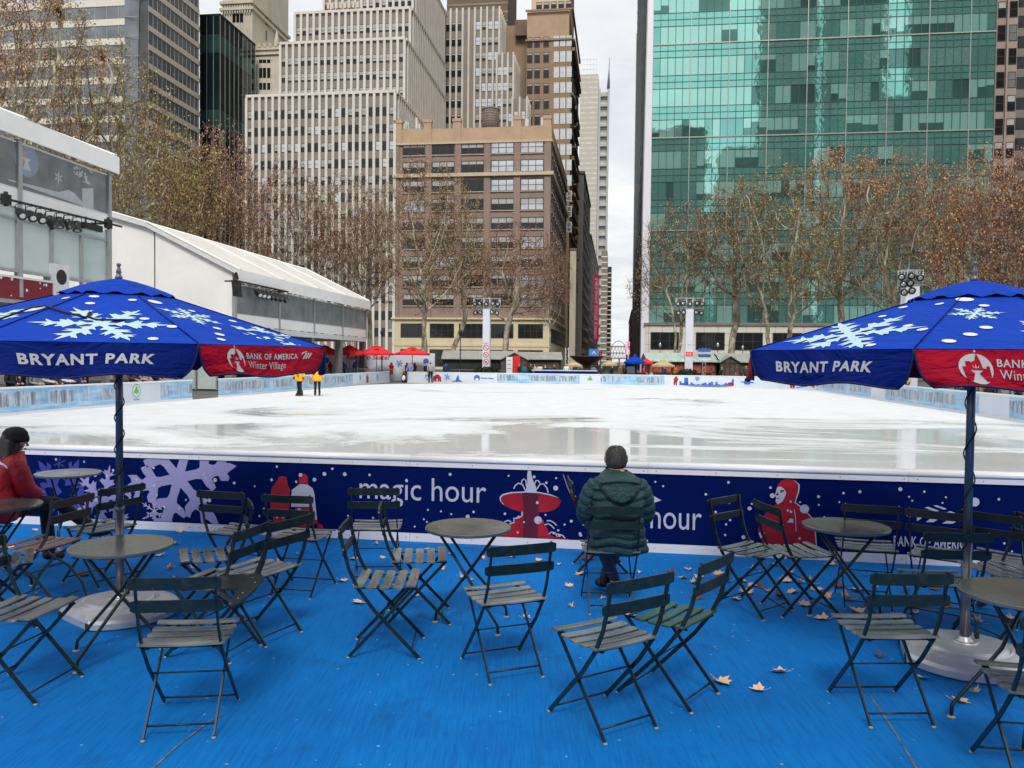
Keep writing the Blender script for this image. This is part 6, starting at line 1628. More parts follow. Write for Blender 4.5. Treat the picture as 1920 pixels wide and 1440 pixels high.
for i in range(7): mb.tube([(-.14, 0, .3 + i * .35), (.14, 0, .5 + i * .35)], .015, 5)
mb.build('truss', M['alu'], r)
for i, (z, sx) in enumerate(((3.05, 1), (2.95, -1), (2.55, 1), (2.5, -1), (2.2, 1))):
    MB().poly([(-.55, z - .1), (.5, z - .1), (.62, z), (.5, z + .1), (-.55, z + .1)] if sx > 0 else [(-.5, z - .1), (.55, z - .1), (.55, z + .1), (-.5, z + .1), (-.62, z)], lambda x, y: (x, -.05 - .03 * (i % 3), y)).build('board', M['blue_print'] if i < 4 else M['white_print'], r)
q = AT(1063, 690, 72); r = thing('truss_post', 'slim white lattice truss post left of the fountain', 'truss post', (q.x, q.y, 0)); zt_ = AT(1063, 652, 72).z
mb = MB()
for sx in (-.14, .14): mb.tube([(sx, 0, 0), (sx, 0, zt_)], .025, 6)
n = int(zt_ / .3)
for i in range(n): mb.tube([(-.14 if i % 2 else .14, 0, zt_ * i / n), (.14 if i % 2 else -.14, 0, zt_ * (i+1) / n)], .014, 5)
mb.build('lattice', M['white_metal'], r)
q0, q1 = AT(992, 690, 66), AT(1120, 690, 65.6); L_ = (q1 - q0).length
r = thing('counter', 'long counter with pale top along the far boards before the terrace crowd', 'counter', (q0.x, q0.y, 0), atan2(q1.y - q0.y, q1.x - q0.x)); mb = MB(); mb.box(0, 0, 1.08, L_, .5, 1.16); mb.build('top', M['pale_panel'], r); mb = MB(); mb.box(.1, .05, 0, L_ - .1, .45, 1.075); mb.build('front', M['canvas_navy'], r)
# ================================================================== buildings along the avenue and the side street
def glass(name, c, rough=.05, metal=.25, wave=.03, var=.3, vscale=.3):
    t = MT(name); vec = t.coord('Object'); f = t.noise(vec, vscale, 3)
    t.set(Base_Color=t.ramp(f, [(.3, mul(c, 1 - var)), (.7, mul(c, 1 + var))]), Roughness=rough, Metallic=metal)
    if wave: t.bump(t.noise(vec, .35, 3, .5, .4), wave, 1.0)
    return t.m
def masonry(name, c, var=.14, rough=.85, scale=.35, streak=.2, brick=None):
    t = MT(name); vec = t.coord('Object'); f = t.noise(vec, scale, 6, .65)
    col = t.ramp(f, [(.3, mul(c, 1 - var)), (.7, mul(c, 1 + var))])
    st_ = t.noise(t.coord('Object', (1.2, 1.2, .06)), 1.0, 6, .7)           # rain streaks
    col = t.mix(t.rng(st_, .5, .75, 0, streak), col, mul(c, .45))
    if brick:
        b_ = t.n('ShaderNodeTexNoise'); b_.inputs['Scale'].default_value = 6; mp = t.coord('Object', (1, 1, 3.2)); t.l(mp, b_.inputs['Vector'])
        col = t.mix(t.rng(b_.outputs['Fac'], .4, .65, 0, .35), col, mul(c, brick))
    t.set(Base_Color=col, Roughness=rough); t.bump(t.noise(vec, 3, 4), .15, .1); return t.m
M['rib_stone'] = masonry('pale_rib_stone', S(212, 207, 198), .07, streak=.25)
M['spandrel'] = masonry('grey_brown_spandrel', S(142, 135, 127), .14, brick=.7)
M['brown_brick'] = masonry('brown_brick', S(144, 126, 114), .12, brick=.72)
M['tan_brick'] = masonry('tan_brick', S(184, 158, 130), .12, brick=.8)
M['ochre_brick'] = masonry('ochre_brick', S(154, 132, 108), .14, brick=.72, streak=.35)
M['dark_brick'] = masonry('dark_brown_brick', S(116, 98, 84), .18, brick=.7)
M['cream_stone'] = masonry('cream_stone', S(206, 194, 160), .08, streak=.2)
M['gothic_stone'] = masonry('grey_beige_stone', S(206, 198, 180), .1, streak=.35)
M['pale_stone'] = masonry('pale_podium_stone', S(206, 202, 192), .08, streak=.1)
M['grey_stone'] = masonry('grey_street_stone', S(120, 116, 110), .15, streak=.3)
M['pink_stone'] = masonry('pinkish_stone', S(160, 142, 134), .1)
M['dark_glass'] = glass('dark_window_glass', (.02, .022, .024), .06, .15, .02)
M['bright_glass'] = glass('bright_window_glass', (.62, .64, .66), .08, .75, .02)
M['slate_glass'] = mat('slate_glass', (.06, .095, .1), .5, var=.5, scale=.12, spec=.12)
M['blind'] = mat('pale_blind', S(170, 170, 166), .6, var=.15, scale=.5)
M['win_frame'] = mat('window_frame_paint', S(52, 46, 42), .5)
M['sill'] = mat('stone_sill', S(190, 176, 152), .8)
M['rooftop'] = mat('rooftop_tar', (.06, .06, .062), .9)
class Win:
    def __init__(s, mb, mats, name): s.mb = mb; s.mats = mats; s.me = mb.mesh(name, mats)
def add_windows(root, specs, name='window', most=100):
    for loc, rz, wn_ in specs[:most]:
        o = link_mesh(name, wn_.me, root, loc); o.rotation_euler = (0, 0, rz)
    if len(specs) > most:
        mats = []; mb = MB()
        for loc, rz, wn_ in specs[most:]:
            ix = []
            for m in wn_.mats:
                if m not in mats: mats.append(m)
                ix.append(mats.index(m))
            R_ = Matrix.Rotation(rz, 3, 'Z'); o = len(mb.v)
            mb.v += [tuple(R_ @ V(p) + V(loc)) for p in wn_.mb.v]
            mb.f += [[o + k for k in f] for f in wn_.mb.f]; mb.m += [ix[k] for k in wn_.mb.m]; mb.s += wn_.mb.s; mb.uv += [None] * len(wn_.mb.f)
        tag(mb.build(name, mats, root), kind='stuff')
def simple_win(wd, h, glassm, name, lights=1, blind=0.0, mull=.06, sill=None, rail=True, frame='win_frame', dep=.12):
    # face towards -y; origin at the middle of the foot
    mb = MB(); mats = [M[glassm], M[frame], M['blind'], M[sill] if sill else M[frame]]
    mb.box(-wd/2, -.01, 0, wd/2, .02, h, 0)
    if blind: mb.box(-wd/2 + .02, -.016, h * (1 - blind), wd/2 - .02, -.0115, h - .02, 2)
    for i in range(lights + 1):
        x = -wd/2 + wd * i / lights; mb.box(x - mull/2, -.05, 0, x + mull/2, -.0165, h, 1)
    mb.box(-wd/2, -.055, h - mull, wd/2, -.0175, h, 1); mb.box(-wd/2, -.055, 0, wd/2, -.0175, mull, 1)
    if rail: mb.box(-wd/2, -.045, h * .5 - mull*.4, wd/2, -.0172, h * .5 + mull*.4, 1)
    if sill: mb.box(-wd/2 - .12, -.22, -.14, wd/2 + .12, -.005, -.005, 3)
    return Win(mb, mats, name)
rnd = random.Random(77)
def bldg(name, label, a0, b0, cat='building', group=None): return thing(name, label, cat, ST.p(a0, b0, 0), ST.rot, group)
def fpx(px, py, b): return ST.fp(px, py, b)

# ---- the stepped office block with pale vertical ribs
tiers = [(460, 740, 150.0, 184), (522, None, 156.5, 85), (557, None, 160.6, 28), (612, None, 162.6, -80)]
aR = fpx(740, 400, 150)[0]
bl = bldg('office_building', 'stepped office block with close pale vertical ribs and grey spandrels', aR, 150)
P_ = 1.36; specs = []; specs2 = []
wv = [simple_win(.86, 1.65, g_, 'window', 1, bld, .05) for g_, bld in (('dark_glass', 0), ('dark_glass', .45), ('bright_glass', 0), ('dark_glass', .8))]
zprev = 0
rib = MB(); side = MB()
for ti, (pl, pr, bf, yt) in enumerate(tiers):
    al, zt = fpx(pl, yt, bf); x0 = round((al - aR) / P_) * P_; y0 = bf - 150; y1 = 44.0
    MB().box(x0, y0, zprev - (.0 if ti else .06), 0, y1, zt).build('tier', M['spandrel'], bl)
    mb = MB(); mb.box(x0 - .1, y0 - .42, zt - .02, .12, y0 + .3, zt + .5); mb.box(-.3, y0 + .3, zt - .02, .42, y1, zt + .5); mb.build('parapet', M['rib_stone'], bl)
    n = int(round(-x0 / P_))
    for i in range(n + 1): rib.box(x0 + i * P_ - .25, y0 - .4, zprev - .05, x0 + i * P_ + .25, y0 - .001, zt - .025)
    ns = int((y1 - y0) / 1.5)
    for i in range(1, ns): side.box(.001, y0 + i * 1.5 - .22, zprev - .05, .4, y0 + i * 1.5 + .22, zt - .025)
    top = zt - 2.6
    z = top - 1.65; k = 0
    lit = [0, .1]
    while z > max(zprev - 0.5, 5):
        for i in range(n):
            q = rnd.random(); w_ = wv[0] if q < .5 else (wv[1] if q < .75 else (wv[3] if q < .88 else wv[2]))
            if ti > 0: w_ = wv[3] if q < .55 else wv[1]
            specs.append(((x0 + (i + .5) * P_, y0 - .03, z), 0, w_))
        for i in range(1, ns - 1): specs2.append(((.03, y0 + (i + .5) * 1.5, z), pi/2, wv[0]))
        z -= 3.25; k += 1
    zprev = zt
rib.build('rib', [M['rib_stone']], bl); side.build('rib', [M['rib_stone']], bl)
specs.sort(key=lambda s_: -s_[0][2] if s_[0][2] < 52 else 0)
add_windows(bl, [s_ for s_ in specs if 30 < s_[0][2] < 51][:100] + [s_ for s_ in specs if not (30 < s_[0][2] < 51)] + [s_ for s_ in specs if 30 < s_[0][2] < 51][100:] + specs2)
mb = MB(); zt = fpx(640, 85, 158)[1]
for i in range(8): mb.box(-17.5 + i * .9, 10, fpx(557, 28, 161)[1] + .5, -17 + i * .9, 10.6, fpx(557, 20, 161)[1] + .7)
mb.build('roof_rail', M['gothic_stone'], bl)

# ---- the brown brick loft building at the corner
aL_, zT = fpx(742, 244, 150); aR_ = fpx(1033, 300, 150)[0]; Wd = aR_ - aL_
bb = bldg('brick_building', 'brown brick loft building with five wide windows a floor and tan parapet', aL_, 150)
zb = fpx(880, 267, 150)[1]
mb = MB(); mb.box(0, 0, 9.9, Wd, 45, zb); wl = mb.build('wall', M['brown_brick'], bb)
mb = MB(); mb.box(-.1, -.12, zb + .002, Wd + .12, 45.1, zT); mb.build('parapet', M['tan_brick'], bb)
mb = MB(); mb.box(-.25, -.35, zb - .25, Wd + .3, .1, zb + .1); mb.box(Wd - .1, .101, zb - .25, Wd + .3, 45.1, zb + .1)
zc = fpx(880, 328, 150)[1]; mb.box(-.45, -.6, zc - .35, Wd + .55, .0, zc + .3); mb.box(Wd, .001, zc - .35, Wd + .55, 45, zc + .3); mb.build('cornice', M['sill'], bb)
for px in (747, 802, 857, 970, 1026):
    x = fpx(px, 240, 150)[0] - aL_; mb = MB(); mb.box(x - .75, -.3, zb + .1, x + .75, .6, zT + 1.2); mb.box(x - .85, -.4, zT + 1.2, x + .85, .7, zT + 1.8); mb.build('parapet_pier', M['tan_brick'], bb)
mb = MB()
for px in (742, 803, 858, 913, 969, 1026):
    x = fpx(px, 400, 150)[0] - aL_; mb.box(max(x - .6, -.1), -.22, 9.9, min(x + .6, Wd + .1), -.001, zb - .26)
mb.build('pier', M['brown_brick'], bb)
bays = [(755, 797), (810, 852), (865, 907), (920, 964), (975, 1020)]
specs = []
wvb = [simple_win(4.25, 2.25, g_, 'window', 3, b_, .13, 'sill') for g_, b_ in (('dark_glass', .45), ('bright_glass', 0), ('dark_glass', .3), ('dark_glass', 0), ('bright_glass', .4))]
for r_i in range(10):
    yb = 289.5 + 35.6 * r_i + (0 if r_i == 0 else -1)
    for k, (p0, p1) in enumerate(bays):
        x = fpx((p0 + p1) / 2, yb, 150)[0] - aL_; z = fpx(880, yb, 150)[1]
        if z < 10.5: continue
        q = rnd.random(); w_ = wvb[1] if (k >= 3 and r_i < 3) else wvb[0 if q < .45 else (2 if q < .7 else (3 if q < .9 else 4))]
        specs.append(((x, -.02, z), 0, w_))
ws = simple_win(2.6, 2.25, 'dark_glass', 'window', 2, .3, .13, 'sill')
for r_i in range(10):
    z = fpx(880, 289.5 + 35.6 * r_i, 150)[1]
    for i in range(10):
        if z > 10.5: specs.append(((Wd + .02, 3 + i * 4.2, z), pi/2, ws))
add_windows(bb, specs)
mb = MB(); mb.box(-.25, -.3, -.06, Wd + .25, 45.2, 9.6); bs = mb.build('base', M['cream_stone'], bb)
mb = MB(); mb.box(-.5, -.75, 9.6, Wd + .55, 45.3, 9.92); mb.box(-.35, -.42, 4.5, Wd + .35, -.3, 5.0); mb.build('base_cornice', M['cream_stone'], bb)
wb = simple_win(4.6, 2.7, 'dark_glass', 'window', 4, 0, .12); wg = simple_win(4.6, 3.3, 'dark_glass', 'window', 3, 0, .15, None, False)
for k, (p0, p1) in enumerate(bays):
    x = fpx((p0 + p1) / 2, 400, 150)[0] - aL_
    for wn_, z in ((wb, 6.1), (wg, .6)):
        link_mesh('window', wn_.me, bs, (x, -.31, z))
for i in range(9):
    o = link_mesh('window', wb.me, bs, (Wd + .27, 4 + i * 4.6, 5.4)); o.rotation_euler = (0, 0, pi/2)
def cyl_tank(p, R_, H_, label):
    r = thing('water_tank', label, 'water tank', p, ST.rot)
    mb = MB(); mb.lathe([(R_, 1.2), (R_ * .98, 1.2 + H_)], 24, smooth=True); mb.build('barrel', mat('tank_wood', S(120, 110, 102), .8, var=.3, scale=3, squash=(3, 3, .2)), r)
    mb = MB(); mb.lathe([(R_ * 1.06, 1.2 + H_), (R_ * .5, 1.2 + H_ + R_ * .35), (.1, 1.2 + H_ + R_ * .5)], 24, smooth=False); mb.build('roof', M['grey_stone'], r)
    mb = MB()
    for z in [1.5 + i * .5 for i in range(int(H_ / .5))]: mb.lathe([(R_ * 1.01, z), (R_ * 1.015, z + .06)], 24, smooth=False, cap=False)
    mb.build('hoop', M['black'], r)
    mb = MB()
    for i in range(6): mb.bar((R_*.8*cos(i*pi/3), R_*.8*sin(i*pi/3), 0), (R_*.8*cos(i*pi/3), R_*.8*sin(i*pi/3), 1.2), .18, .18)
    mb.build('leg', M['black'], r); return r
a_, z_ = fpx(920, 240, 158); z2 = fpx(920, 200, 158)[1]
cyl_tank(ST.p(a_, 158, zT - .3), 1.75, z2 - zT - 1.6, 'round wooden water tank with conical roof on the brown brick roof')
M['antenna'] = mat('antenna_white', S(206, 206, 204), .5)
def roof_gear(p, label, n, seed):
    r_ = random.Random(seed); r = thing('rooftop_antenna', label, 'antenna', p, ST.rot)
    mb = MB(); mb.box(-2, -1, 0, 2, 1, .35); mb.build('base', M['grey_metal'], r)
    mb = MB()
    for i in range(n):
        x, y, h = r_.uniform(-1.9, 1.9), r_.uniform(-.8, .8), r_.uniform(.8, 2.3); mb.box(x - .18, y - .1, .35, x + .18, y + .1, .35 + h)
    mb.build('panel', M['antenna'], r)
    mb = MB()
    for i in range(n): x, y = r_.uniform(-1.9, 1.9), r_.uniform(-.8, .8); mb.tube([(x, y, .3), (x, y, r_.uniform(1.4, 2.8))], .05, 5)
    mb.build('mast', M['grey_metal'], r)
roof_gear(ST.p(fpx(774, 240, 151.5)[0], 151.5, zT), 'cluster of pale antenna panels at the left end of the brown brick roof', 7, 1)
roof_gear(ST.p(fpx(1000, 240, 152)[0], 152, zT), 'low antenna cluster at the right end of the brown brick roof', 3, 4)

# ---- the ribbed tower with setbacks behind it
def ribbed(label, name, parts, b_):
    a0 = fpx(parts[0][0], 300, parts[0][2])[0]; r = bldg(name, label, a0, b_); sp = []; ribs = MB()
    for (p0, p1, bf, yt, dep, blank) in parts:
        x0 = fpx(p0, 300, bf)[0] - a0; x1 = fpx(p1, 300, bf)[0] - a0; zt = fpx((p0 + p1) / 2, yt, bf)[1]; y0 = bf - b_
        MB().box(x0, y0, -.06, x1, y0 + dep, zt).build('shaft', M['dark_brick'] if blank == 2 else M['spandrel'], r)
        if blank == 2: continue
        n = max(2, round((x1 - x0) / 1.5)); p = (x1 - x0) / n
        for i in range(n + 1): ribs.box(x0 + i * p - .22, y0 - .35, 5, x0 + i * p + .22, y0 - .001, zt + .4)
        ns = int(dep / 1.6)
        for i in range(1, ns): ribs.box(x1 + .001, y0 + i * 1.6 - .2, 5, x1 + .3, y0 + i * 1.6 + .2, zt + .3)
        z = zt - 5
        while z > 30:
            for i in range(n):
                if blank == 1 and i in (3, 4): continue
                q = rnd.random(); lit = rnd.random() < .5
                sp.append(((x0 + (i + .5) * p, y0 - .03, z), 0, wv5[0 if i < 3 and blank else (1 if q < .55 else 2)]))
            for i in range(1, ns - 1): sp.append(((x1 + .03, y0 + (i + .5) * 1.6, z), pi/2, wv5[0]))
            z -= 3.75
    ribs.build('rib', M['rib_stone'], r)
    sp.sort(key=lambda s_: (s_[1], -s_[0][2])); add_windows(r, sp); return r
wv5 = [simple_win(.95, 2.0, 'dark_glass', 'window', 1, .2, .06), simple_win(.95, 2.0, 'bright_glass', 'window', 1, 0, .06), simple_win(.95, 2.0, 'dark_glass', 'window', 1, .7, .06)]
ribbed('grey ribbed tower with stepped right shoulder between the ribbed block and the tan tower', 'office_tower', [(832, 934, 196, 18, 30, 1), (930, 961, 194.5, 102, 26, 0), (960, 987, 193, 185, 22, 0)], 193)
a0, _ = fpx(838, 0, 236); r = bldg('office_slab', 'plain brown slab rising behind the grey ribbed tower', a0, 236)
MB().box(0, 0, -.06, fpx(952, 0, 236)[0] - a0, 20, fpx(900, -60, 236)[1]).build('wall', M['dark_brick'], r)
mb = MB()
for i in range(22): mb.box(-.1, -.08, 60 + i * 2.6, fpx(952, 0, 236)[0] - a0 + .1, -.001, 60.5 + i * 2.6)
mb.build('course', M['spandrel'], r)

# ---- the tan brick tower on the side street
a0, zt = fpx(988, 22, 200); a1 = fpx(1072, 22, 200)[0]
tt = bldg('brick_tower', 'tall tan brick tower with white framed triple windows beside the side street', a0, 200)
W7 = a1 - a0
MB().box(0, 0, -.06, W7, 36, fpx(1030, 75, 200)[1]).build('shaft', M['ochre_brick'], tt)
MB().box(.0, .4, fpx(1030, 75, 200)[1], W7 - .6, 34, zt).build('top_storey', M['tan_brick'], tt)
xl = fpx(945, 60, 206)[0] - a0; MB().box(xl, 6, -.06, -.01, 34, fpx(960, 48, 206)[1]).build('wing', M['ochre_brick'], tt)
xw = fpx(966, 60, 204)[0] - a0; MB().box(xw, 4.2, fpx(970, 66, 204)[1], -.5, 7, fpx(970, 44, 204)[1] + 1).build('roof_house', M['dark_brick'], tt)
MB().box(.2, 8, zt, W7 - 1, 26, zt + 14).build('penthouse', M['cream_stone'], tt)
mb = MB(); 
for z in (zt - .1, fpx(1030, 75, 200)[1] - .2): mb.box(-.3, -.35, z, W7 + .3, -.002, z + .45); mb.box(W7 + .002, -.35, z, W7 + .5, 36, z + .45)
r_ = random.Random(9)
for i in range(40):                                # worn brackets down the street edge
    z = r_.uniform(20, zt - 6); mb.box(W7 + .002, r_.uniform(0, 30), z, W7 + r_.uniform(.3, .9), r_.uniform(30, 34), z + r_.uniform(.3, 1.2))
mb.build('cornice', M['ochre_brick'], tt)
w1 = simple_win(1.3, 2.5, 'dark_glass', 'window', 1, .2, .12, None); w2 = simple_win(1.08, 2.6, 'bright_glass', 'window', 1, 0, .16, None, True, 'white_metal')
sp = []
for r_i in range(13):
    y = 88 + 29 * r_i; z = fpx(1030, y, 200)[1]
    if z < 6: break
    for px in (1043, 1055, 1067): sp.append(((fpx(px, y, 200)[0] - a0, -.02, z), 0, w2))
    for px in (993, 1007, 1024): sp.append(((fpx(px, y, 200)[0] - a0, -.02, z), 0, w1))
    for i in range(7): sp.append(((W7 + .02, 3 + i * 4.4, z), pi/2, w1))
sp.sort(key=lambda s_: s_[1]); add_windows(tt, sp)
w3 = simple_win(1.4, 2.2, 'dark_glass', 'window', 1, .3, .12)
for i in range(5): link_mesh('window', w3.me, tt, (2.2 + i * 1.9, 7.97, zt + 3.5))

# ---- street wall farther down the side street, left hand
def street_block(px0, b0, b1, yt, m, label, a_edge, depth=22, floors=3.9, wall_pitch=3.4, right=False, name='building'):
    zt = (1.9 + (678 - yt) / 1500 * b0)
    r = bldg(name, label, a_edge, b0)
    x0, x1 = (0, depth) if right else (-depth, 0)
    MB().box(x0, 0, -.06, x1, b1 - b0, zt).build('wall', m, r)
    mb = MB(); mb.box(x0 - .3, -.3, zt, x1 + .3, b1 - b0, zt + .8); mb.build('cornice', M['grey_stone'], r)
    sp = []; wn_ = simple_win(1.6, 2.2, 'dark_glass', 'window', 1, .25, .1); z = zt - 4
    while z > 4:
        n = int((b1 - b0) / wall_pitch)
        for i in range(n): sp.append((((-.02 if right else .02), (i + .5) * wall_pitch, z), -pi/2 if right else pi/2, wn_))
        for i in range(int(depth / 3.4)): sp.append(((x0 + (i + .5) * 3.4, -.02, z), 0, wn_))
        z -= floors
    sp.sort(key=lambda s_: s_[0][1]); add_windows(r, sp); return r
street_block(1085, 246, 300, 330, M['grey_stone'], 'grey street building stepping down beyond the tan tower', -11.4)
street_block(1100, 302, 420, 445, M['dark_brick'], 'lower dark brown building far down the left of the side street', -11.2)
r = bldg('building', 'slim light grey blank pier building at the corner of the side street', -12.2, 196.0); MB().box(0, 0, -.06, 1.5, 3.4, fpx(1064, 470, 196)[1]).build('wall', M['gothic_stone'], r); MB().box(-.1, -.1, fpx(1064, 470, 196)[1], 1.6, 3.5, fpx(1064, 470, 196)[1] + .6).build('coping', M['grey_stone'], r)
# pink banner
a0, z0 = fpx(1112.5, 640, 300); a1, z1 = fpx(1124, 516, 300)
r = thing('street_banner', 'tall crimson banner reading OFFICE SPACE AVAILABLE over the side street', 'banner', ST.p(a0, 300, 0), ST.rot)
M['crimson'] = mat('crimson_banner', S(250, 24, 100), .6, var=.04)
mb = MB(); mb.box(0, 0, z0, a1 - a0, .3, z1); bp_ = mb.build('cloth', M['crimson'], r)
mb = MB(); mb.bar((-.5, .15, z0 + 2), (0, .15, z0 + 2), .2, .2); mb.bar((-.5, .15, z1 - 2), (0, .15, z1 - 2), .2, .2); mb.build('bracket', M['black'], r)
mb = MB(); add_text(mb, 'OFFICE SPACE AVAILABLE', lambda x, y: ((a1 - a0) * .42 - y, -.12, (z0 + z1) / 2 + x), 1, .035, 1.05, width=(z1 - z0) * .92, height=(a1 - a0) * .46); mb.build('lettering', M['white_print'], bp_)
mb = MB(); mb.box((a1 - a0) * .78, -.022, z0 + 6, (a1 - a0) * .84, -.015, z1 - 1.5); mb.build('fine_print', M['white_print'], bp_)
# the pale tower with a lattice edge and spire, far down the street
a0, zt = fpx(1088, 140, 680); a1 = fpx(1122, 140, 680)[0]; a2 = fpx(1142, 170, 680)[0]
r = bldg('office_tower', 'distant pale banded skyscraper with ladder like edge frame and thin spire', a0, 680)
t = MT('pale_banded_screen'); vec = t.coord('Object'); sz = t.n('ShaderNodeSeparateXYZ'); t.l(vec, sz.inputs[0])
fr = t.math('FRACT', t.math('DIVIDE', sz.outputs['Z'], 4.2)); f = t.noise(t.coord('Object', (1, 1, .4)), .25, 5, .7)
t.set(Base_Color=t.mix(t.math('MULTIPLY', t.rng(fr, .0, .35, 1, 0), t.rng(f, .4, .6, .1, .8)), S(176, 172, 160), S(232, 226, 206)), Roughness=.5); M['screen_wall'] = t.m
MB().box(0, 0, -.06, a1 - a0, 40, zt).build('shaft', M['screen_wall'], r)
mb = MB(); e0, e1 = a1 - a0 + .5, a2 - a0; zl = fpx(1135, 166, 680)[1]
for x in (e0, e1 - 1.2): mb.box(x, 0, 0, x + 1.6, 3, zl)
z = 8
while z < zl: mb.box(e0 + 1.6, .5, z, e1 - 1.2, 3, z + 1.6); z += 8.3
mb.build('edge_frame', mat('haze_pale_steel', (.36, .38, .4), .6), r)  # steel colour paled to paint in the distance haze
MB().box(e0 + 1.6, 3.2, -.06, e1 - 1.2, 8, zl - 2).build('edge_infill', M['screen_wall'], r)
mb = MB(); mb.tube([(e1 - .6, 1, zl), (e1, 1, zl + 26)], [1.5, .2], 6); mb.build('spire', M['grey_metal'], r)
mb = MB()
for i in range(6): mb.box(i * (a1 - a0) / 5.6, 0, zt, i * (a1 - a0) / 5.6 + .35, .4, fpx(1100, 108, 680)[1])
for i in range(3): mb.box(0, 0, zt + 4 + i * 4, (a1 - a0) * .9, .4, zt + 4.4 + i * 4)
mb.build('roof_screen', M['white_metal'], r)
for px, px2, b_, yt, m, lab in ((1128, 1139, 560, 470, 'grey_stone', 'distant grey building under the lattice edged skyscraper'), (1137, 1147, 700, 500, 'dark_glass', 'distant bluish glass block at the end of the side street'), (1139, 1146, 760, 600, 'dark_brick', 'small dark distant building at the end of the side street')):
    a0, zt = fpx(px, yt, b_); r = bldg('building', lab, a0, b_); MB().box(0, 0, -.06, fpx(px2, yt, b_)[0] - a0, 30, zt).build('wall', M[m], r)
    mb = MB()
    for i in range(int(zt / 4)): mb.box(-.2, -.3, 2 + i * 4, fpx(px2, yt, b_)[0] - a0 + .2, -.01, 2.9 + i * 4)
    mb.build('floor_band', M['gothic_stone'], r)
# lattice bridge across the far end
a0, z0 = fpx(1130, 674, 640); a1, z1 = fpx(1176, 650, 640)
r = bldg('street_bridge', 'dark lattice bridge crossing the far end of the side street', a0, 640, 'bridge'); L_ = a1 - a0
mb = MB()
for z in (z0 + 1, (z0 + z1) / 2, z1): mb.box(0, 0, z - .4, L_, 3, z + .4)
mb.build('deck', M['dark_brick'], r); mb = MB(); n = 8
for i in range(n):
    for s_ in (0, 1): mb.bar((L_ * (i + s_) / n, 0, z0), (L_ * (i + 1 - s_) / n, 0, z1), .35, .35, up=(0, 1, 0))
mb.build('lattice', M['grey_stone'], r)
mb = MB()
for f_ in (.02, .35, .68, .98): mb.box(L_ * f_ - .6, .5, 0, L_ * f_ + .6, 2.5, z0 + 1)
mb.build('pier', M['dark_brick'], r)
a0, z0 = fpx(1160, 650, 700); r = bldg('arch_sign', 'thin round arch far away at the end of the side street', a0, 700, 'arch')
mb = MB(); mb.tube([(6.5*cos(pi*i/14), 0, z1 - 3 + 9*sin(pi*i/14)) for i in range(15)], .35, 6); mb.build('hoop', M['grey_stone'], r); mb = MB()
for x in (-6.5, 6.5): mb.box(x - .3, -.3, 0, x + .3, .3, z1 - 2.9)
mb.build('leg', M['grey_stone'], r)
# right hand side of the street
r5 = bldg('glass_tower', 'slim very tall dark glass tower left of the green tower', 5.2, 202)
MB().box(.1, .1, -.06, 18, 118, 150).build('core', M['dark_void'], r5)
for k in range(37):
    MB().box(-.04, -.04, 2 + k * 4, 18, .099, 5.4 + k * 4).build('window_band', M['slate_glass'], r5)
    MB().box(-.04, .1, 2 + k * 4, .099, 118, 5.4 + k * 4).build('window_band', M['slate_glass'], r5)
mb = MB()
for k in range(37): mb.box(-.1, -.1, 5.4 + k * 4, 18, 118, 5.95 + k * 4)
mb.build('floor_line', M['dark_void'], r5)
mb = MB(); mb.box(-.3, 117.5, 0, .3, 118.6, 130); mb.build('edge_fin', M['pale_stone'], r5)
MB().box(-.35, -.5, -.06, 10, 117, 30).build('stone_base', M['brown_brick'], r5)
street_block(1176, 330, 440, 585, M['dark_brick'], 'low dark building far down the right of the side street', 5.0, 18, 3.9, 3.4, True)
a0, z0 = fpx(1172, 668, 240); a1, z1 = fpx(1181, 640, 240)
t = MT('lit_billboard'); vec = t.coord('Object'); f = t.noise(vec, .9, 3); c_ = t.ramp(f, [(.35, S(240, 240, 244)), (.5, S(244, 150, 190)), (.62, S(70, 40, 70))]); t.set(Base_Color=(.05, .05, .05)); t.l(c_, t.b.inputs['Emission Color']); t.b.inputs['Emission Strength'].default_value = .8; M['billboard'] = t.m
r = thing('billboard', 'small lit pink and white billboard on the right of the side street', 'billboard', ST.p(a0, 240, 0), ST.rot); mb = MB(); mb.box(0, 0, z0 + .4, a1 - a0, .5, z1); mb.build('screen', M['billboard'], r); mb = MB(); mb.box(.4, .5, 0, .8, .9, z1 - .3); mb.build('post', M['black'], r)
a0, z0 = fpx(1104, 667, 118); a1, z1 = fpx(1123, 654.5, 118)
t = MT('lit_blue_panel'); t.set(Base_Color=S(40, 90, 150)); t.b.inputs['Emission Color'].default_value = (*S(60, 120, 190), 1); t.b.inputs['Emission Strength'].default_value = .5; M['lit_blue'] = t.m
r = thing('bus_shelter_sign', 'lit blue sign panel with white chevron just above the fountain bowl', 'sign', ST.p(a0, 118, 0), ST.rot); mb = MB(); mb.box(0, 0, z0 - .3, a1 - a0, .2, z1); pn = mb.build('panel', M['lit_blue'], r); mb = MB(); mb.box(.1, .2, 0, .3, .4, z1 - .2); mb.box(a1 - a0 - .3, .2, 0, a1 - a0 - .1, .4, z1 - .2); mb.build('post', M['black'], r)
zm = (z0 + z1) / 2; xm = (a1 - a0) / 2; MB().poly([(xm - .35, zm - .25), (xm, zm + .25), (xm + .35, zm - .25), (xm + .2, zm - .25), (xm, zm + .05), (xm - .2, zm - .25)], lambda x, y: (x, -.01, y)).build('chevron', M['white_print'], pn)
a0, z0 = fpx(1126, 668, 119); r = thing('traffic_light', 'traffic signal with lit red and amber lamps right of the blue sign', 'traffic light', ST.p(a0, 119, 0), ST.rot); mb = MB(); mb.tube([(0, .2, 0), (0, .2, 3.6)], .07, 8); mb.build('pole', M['black'], r)
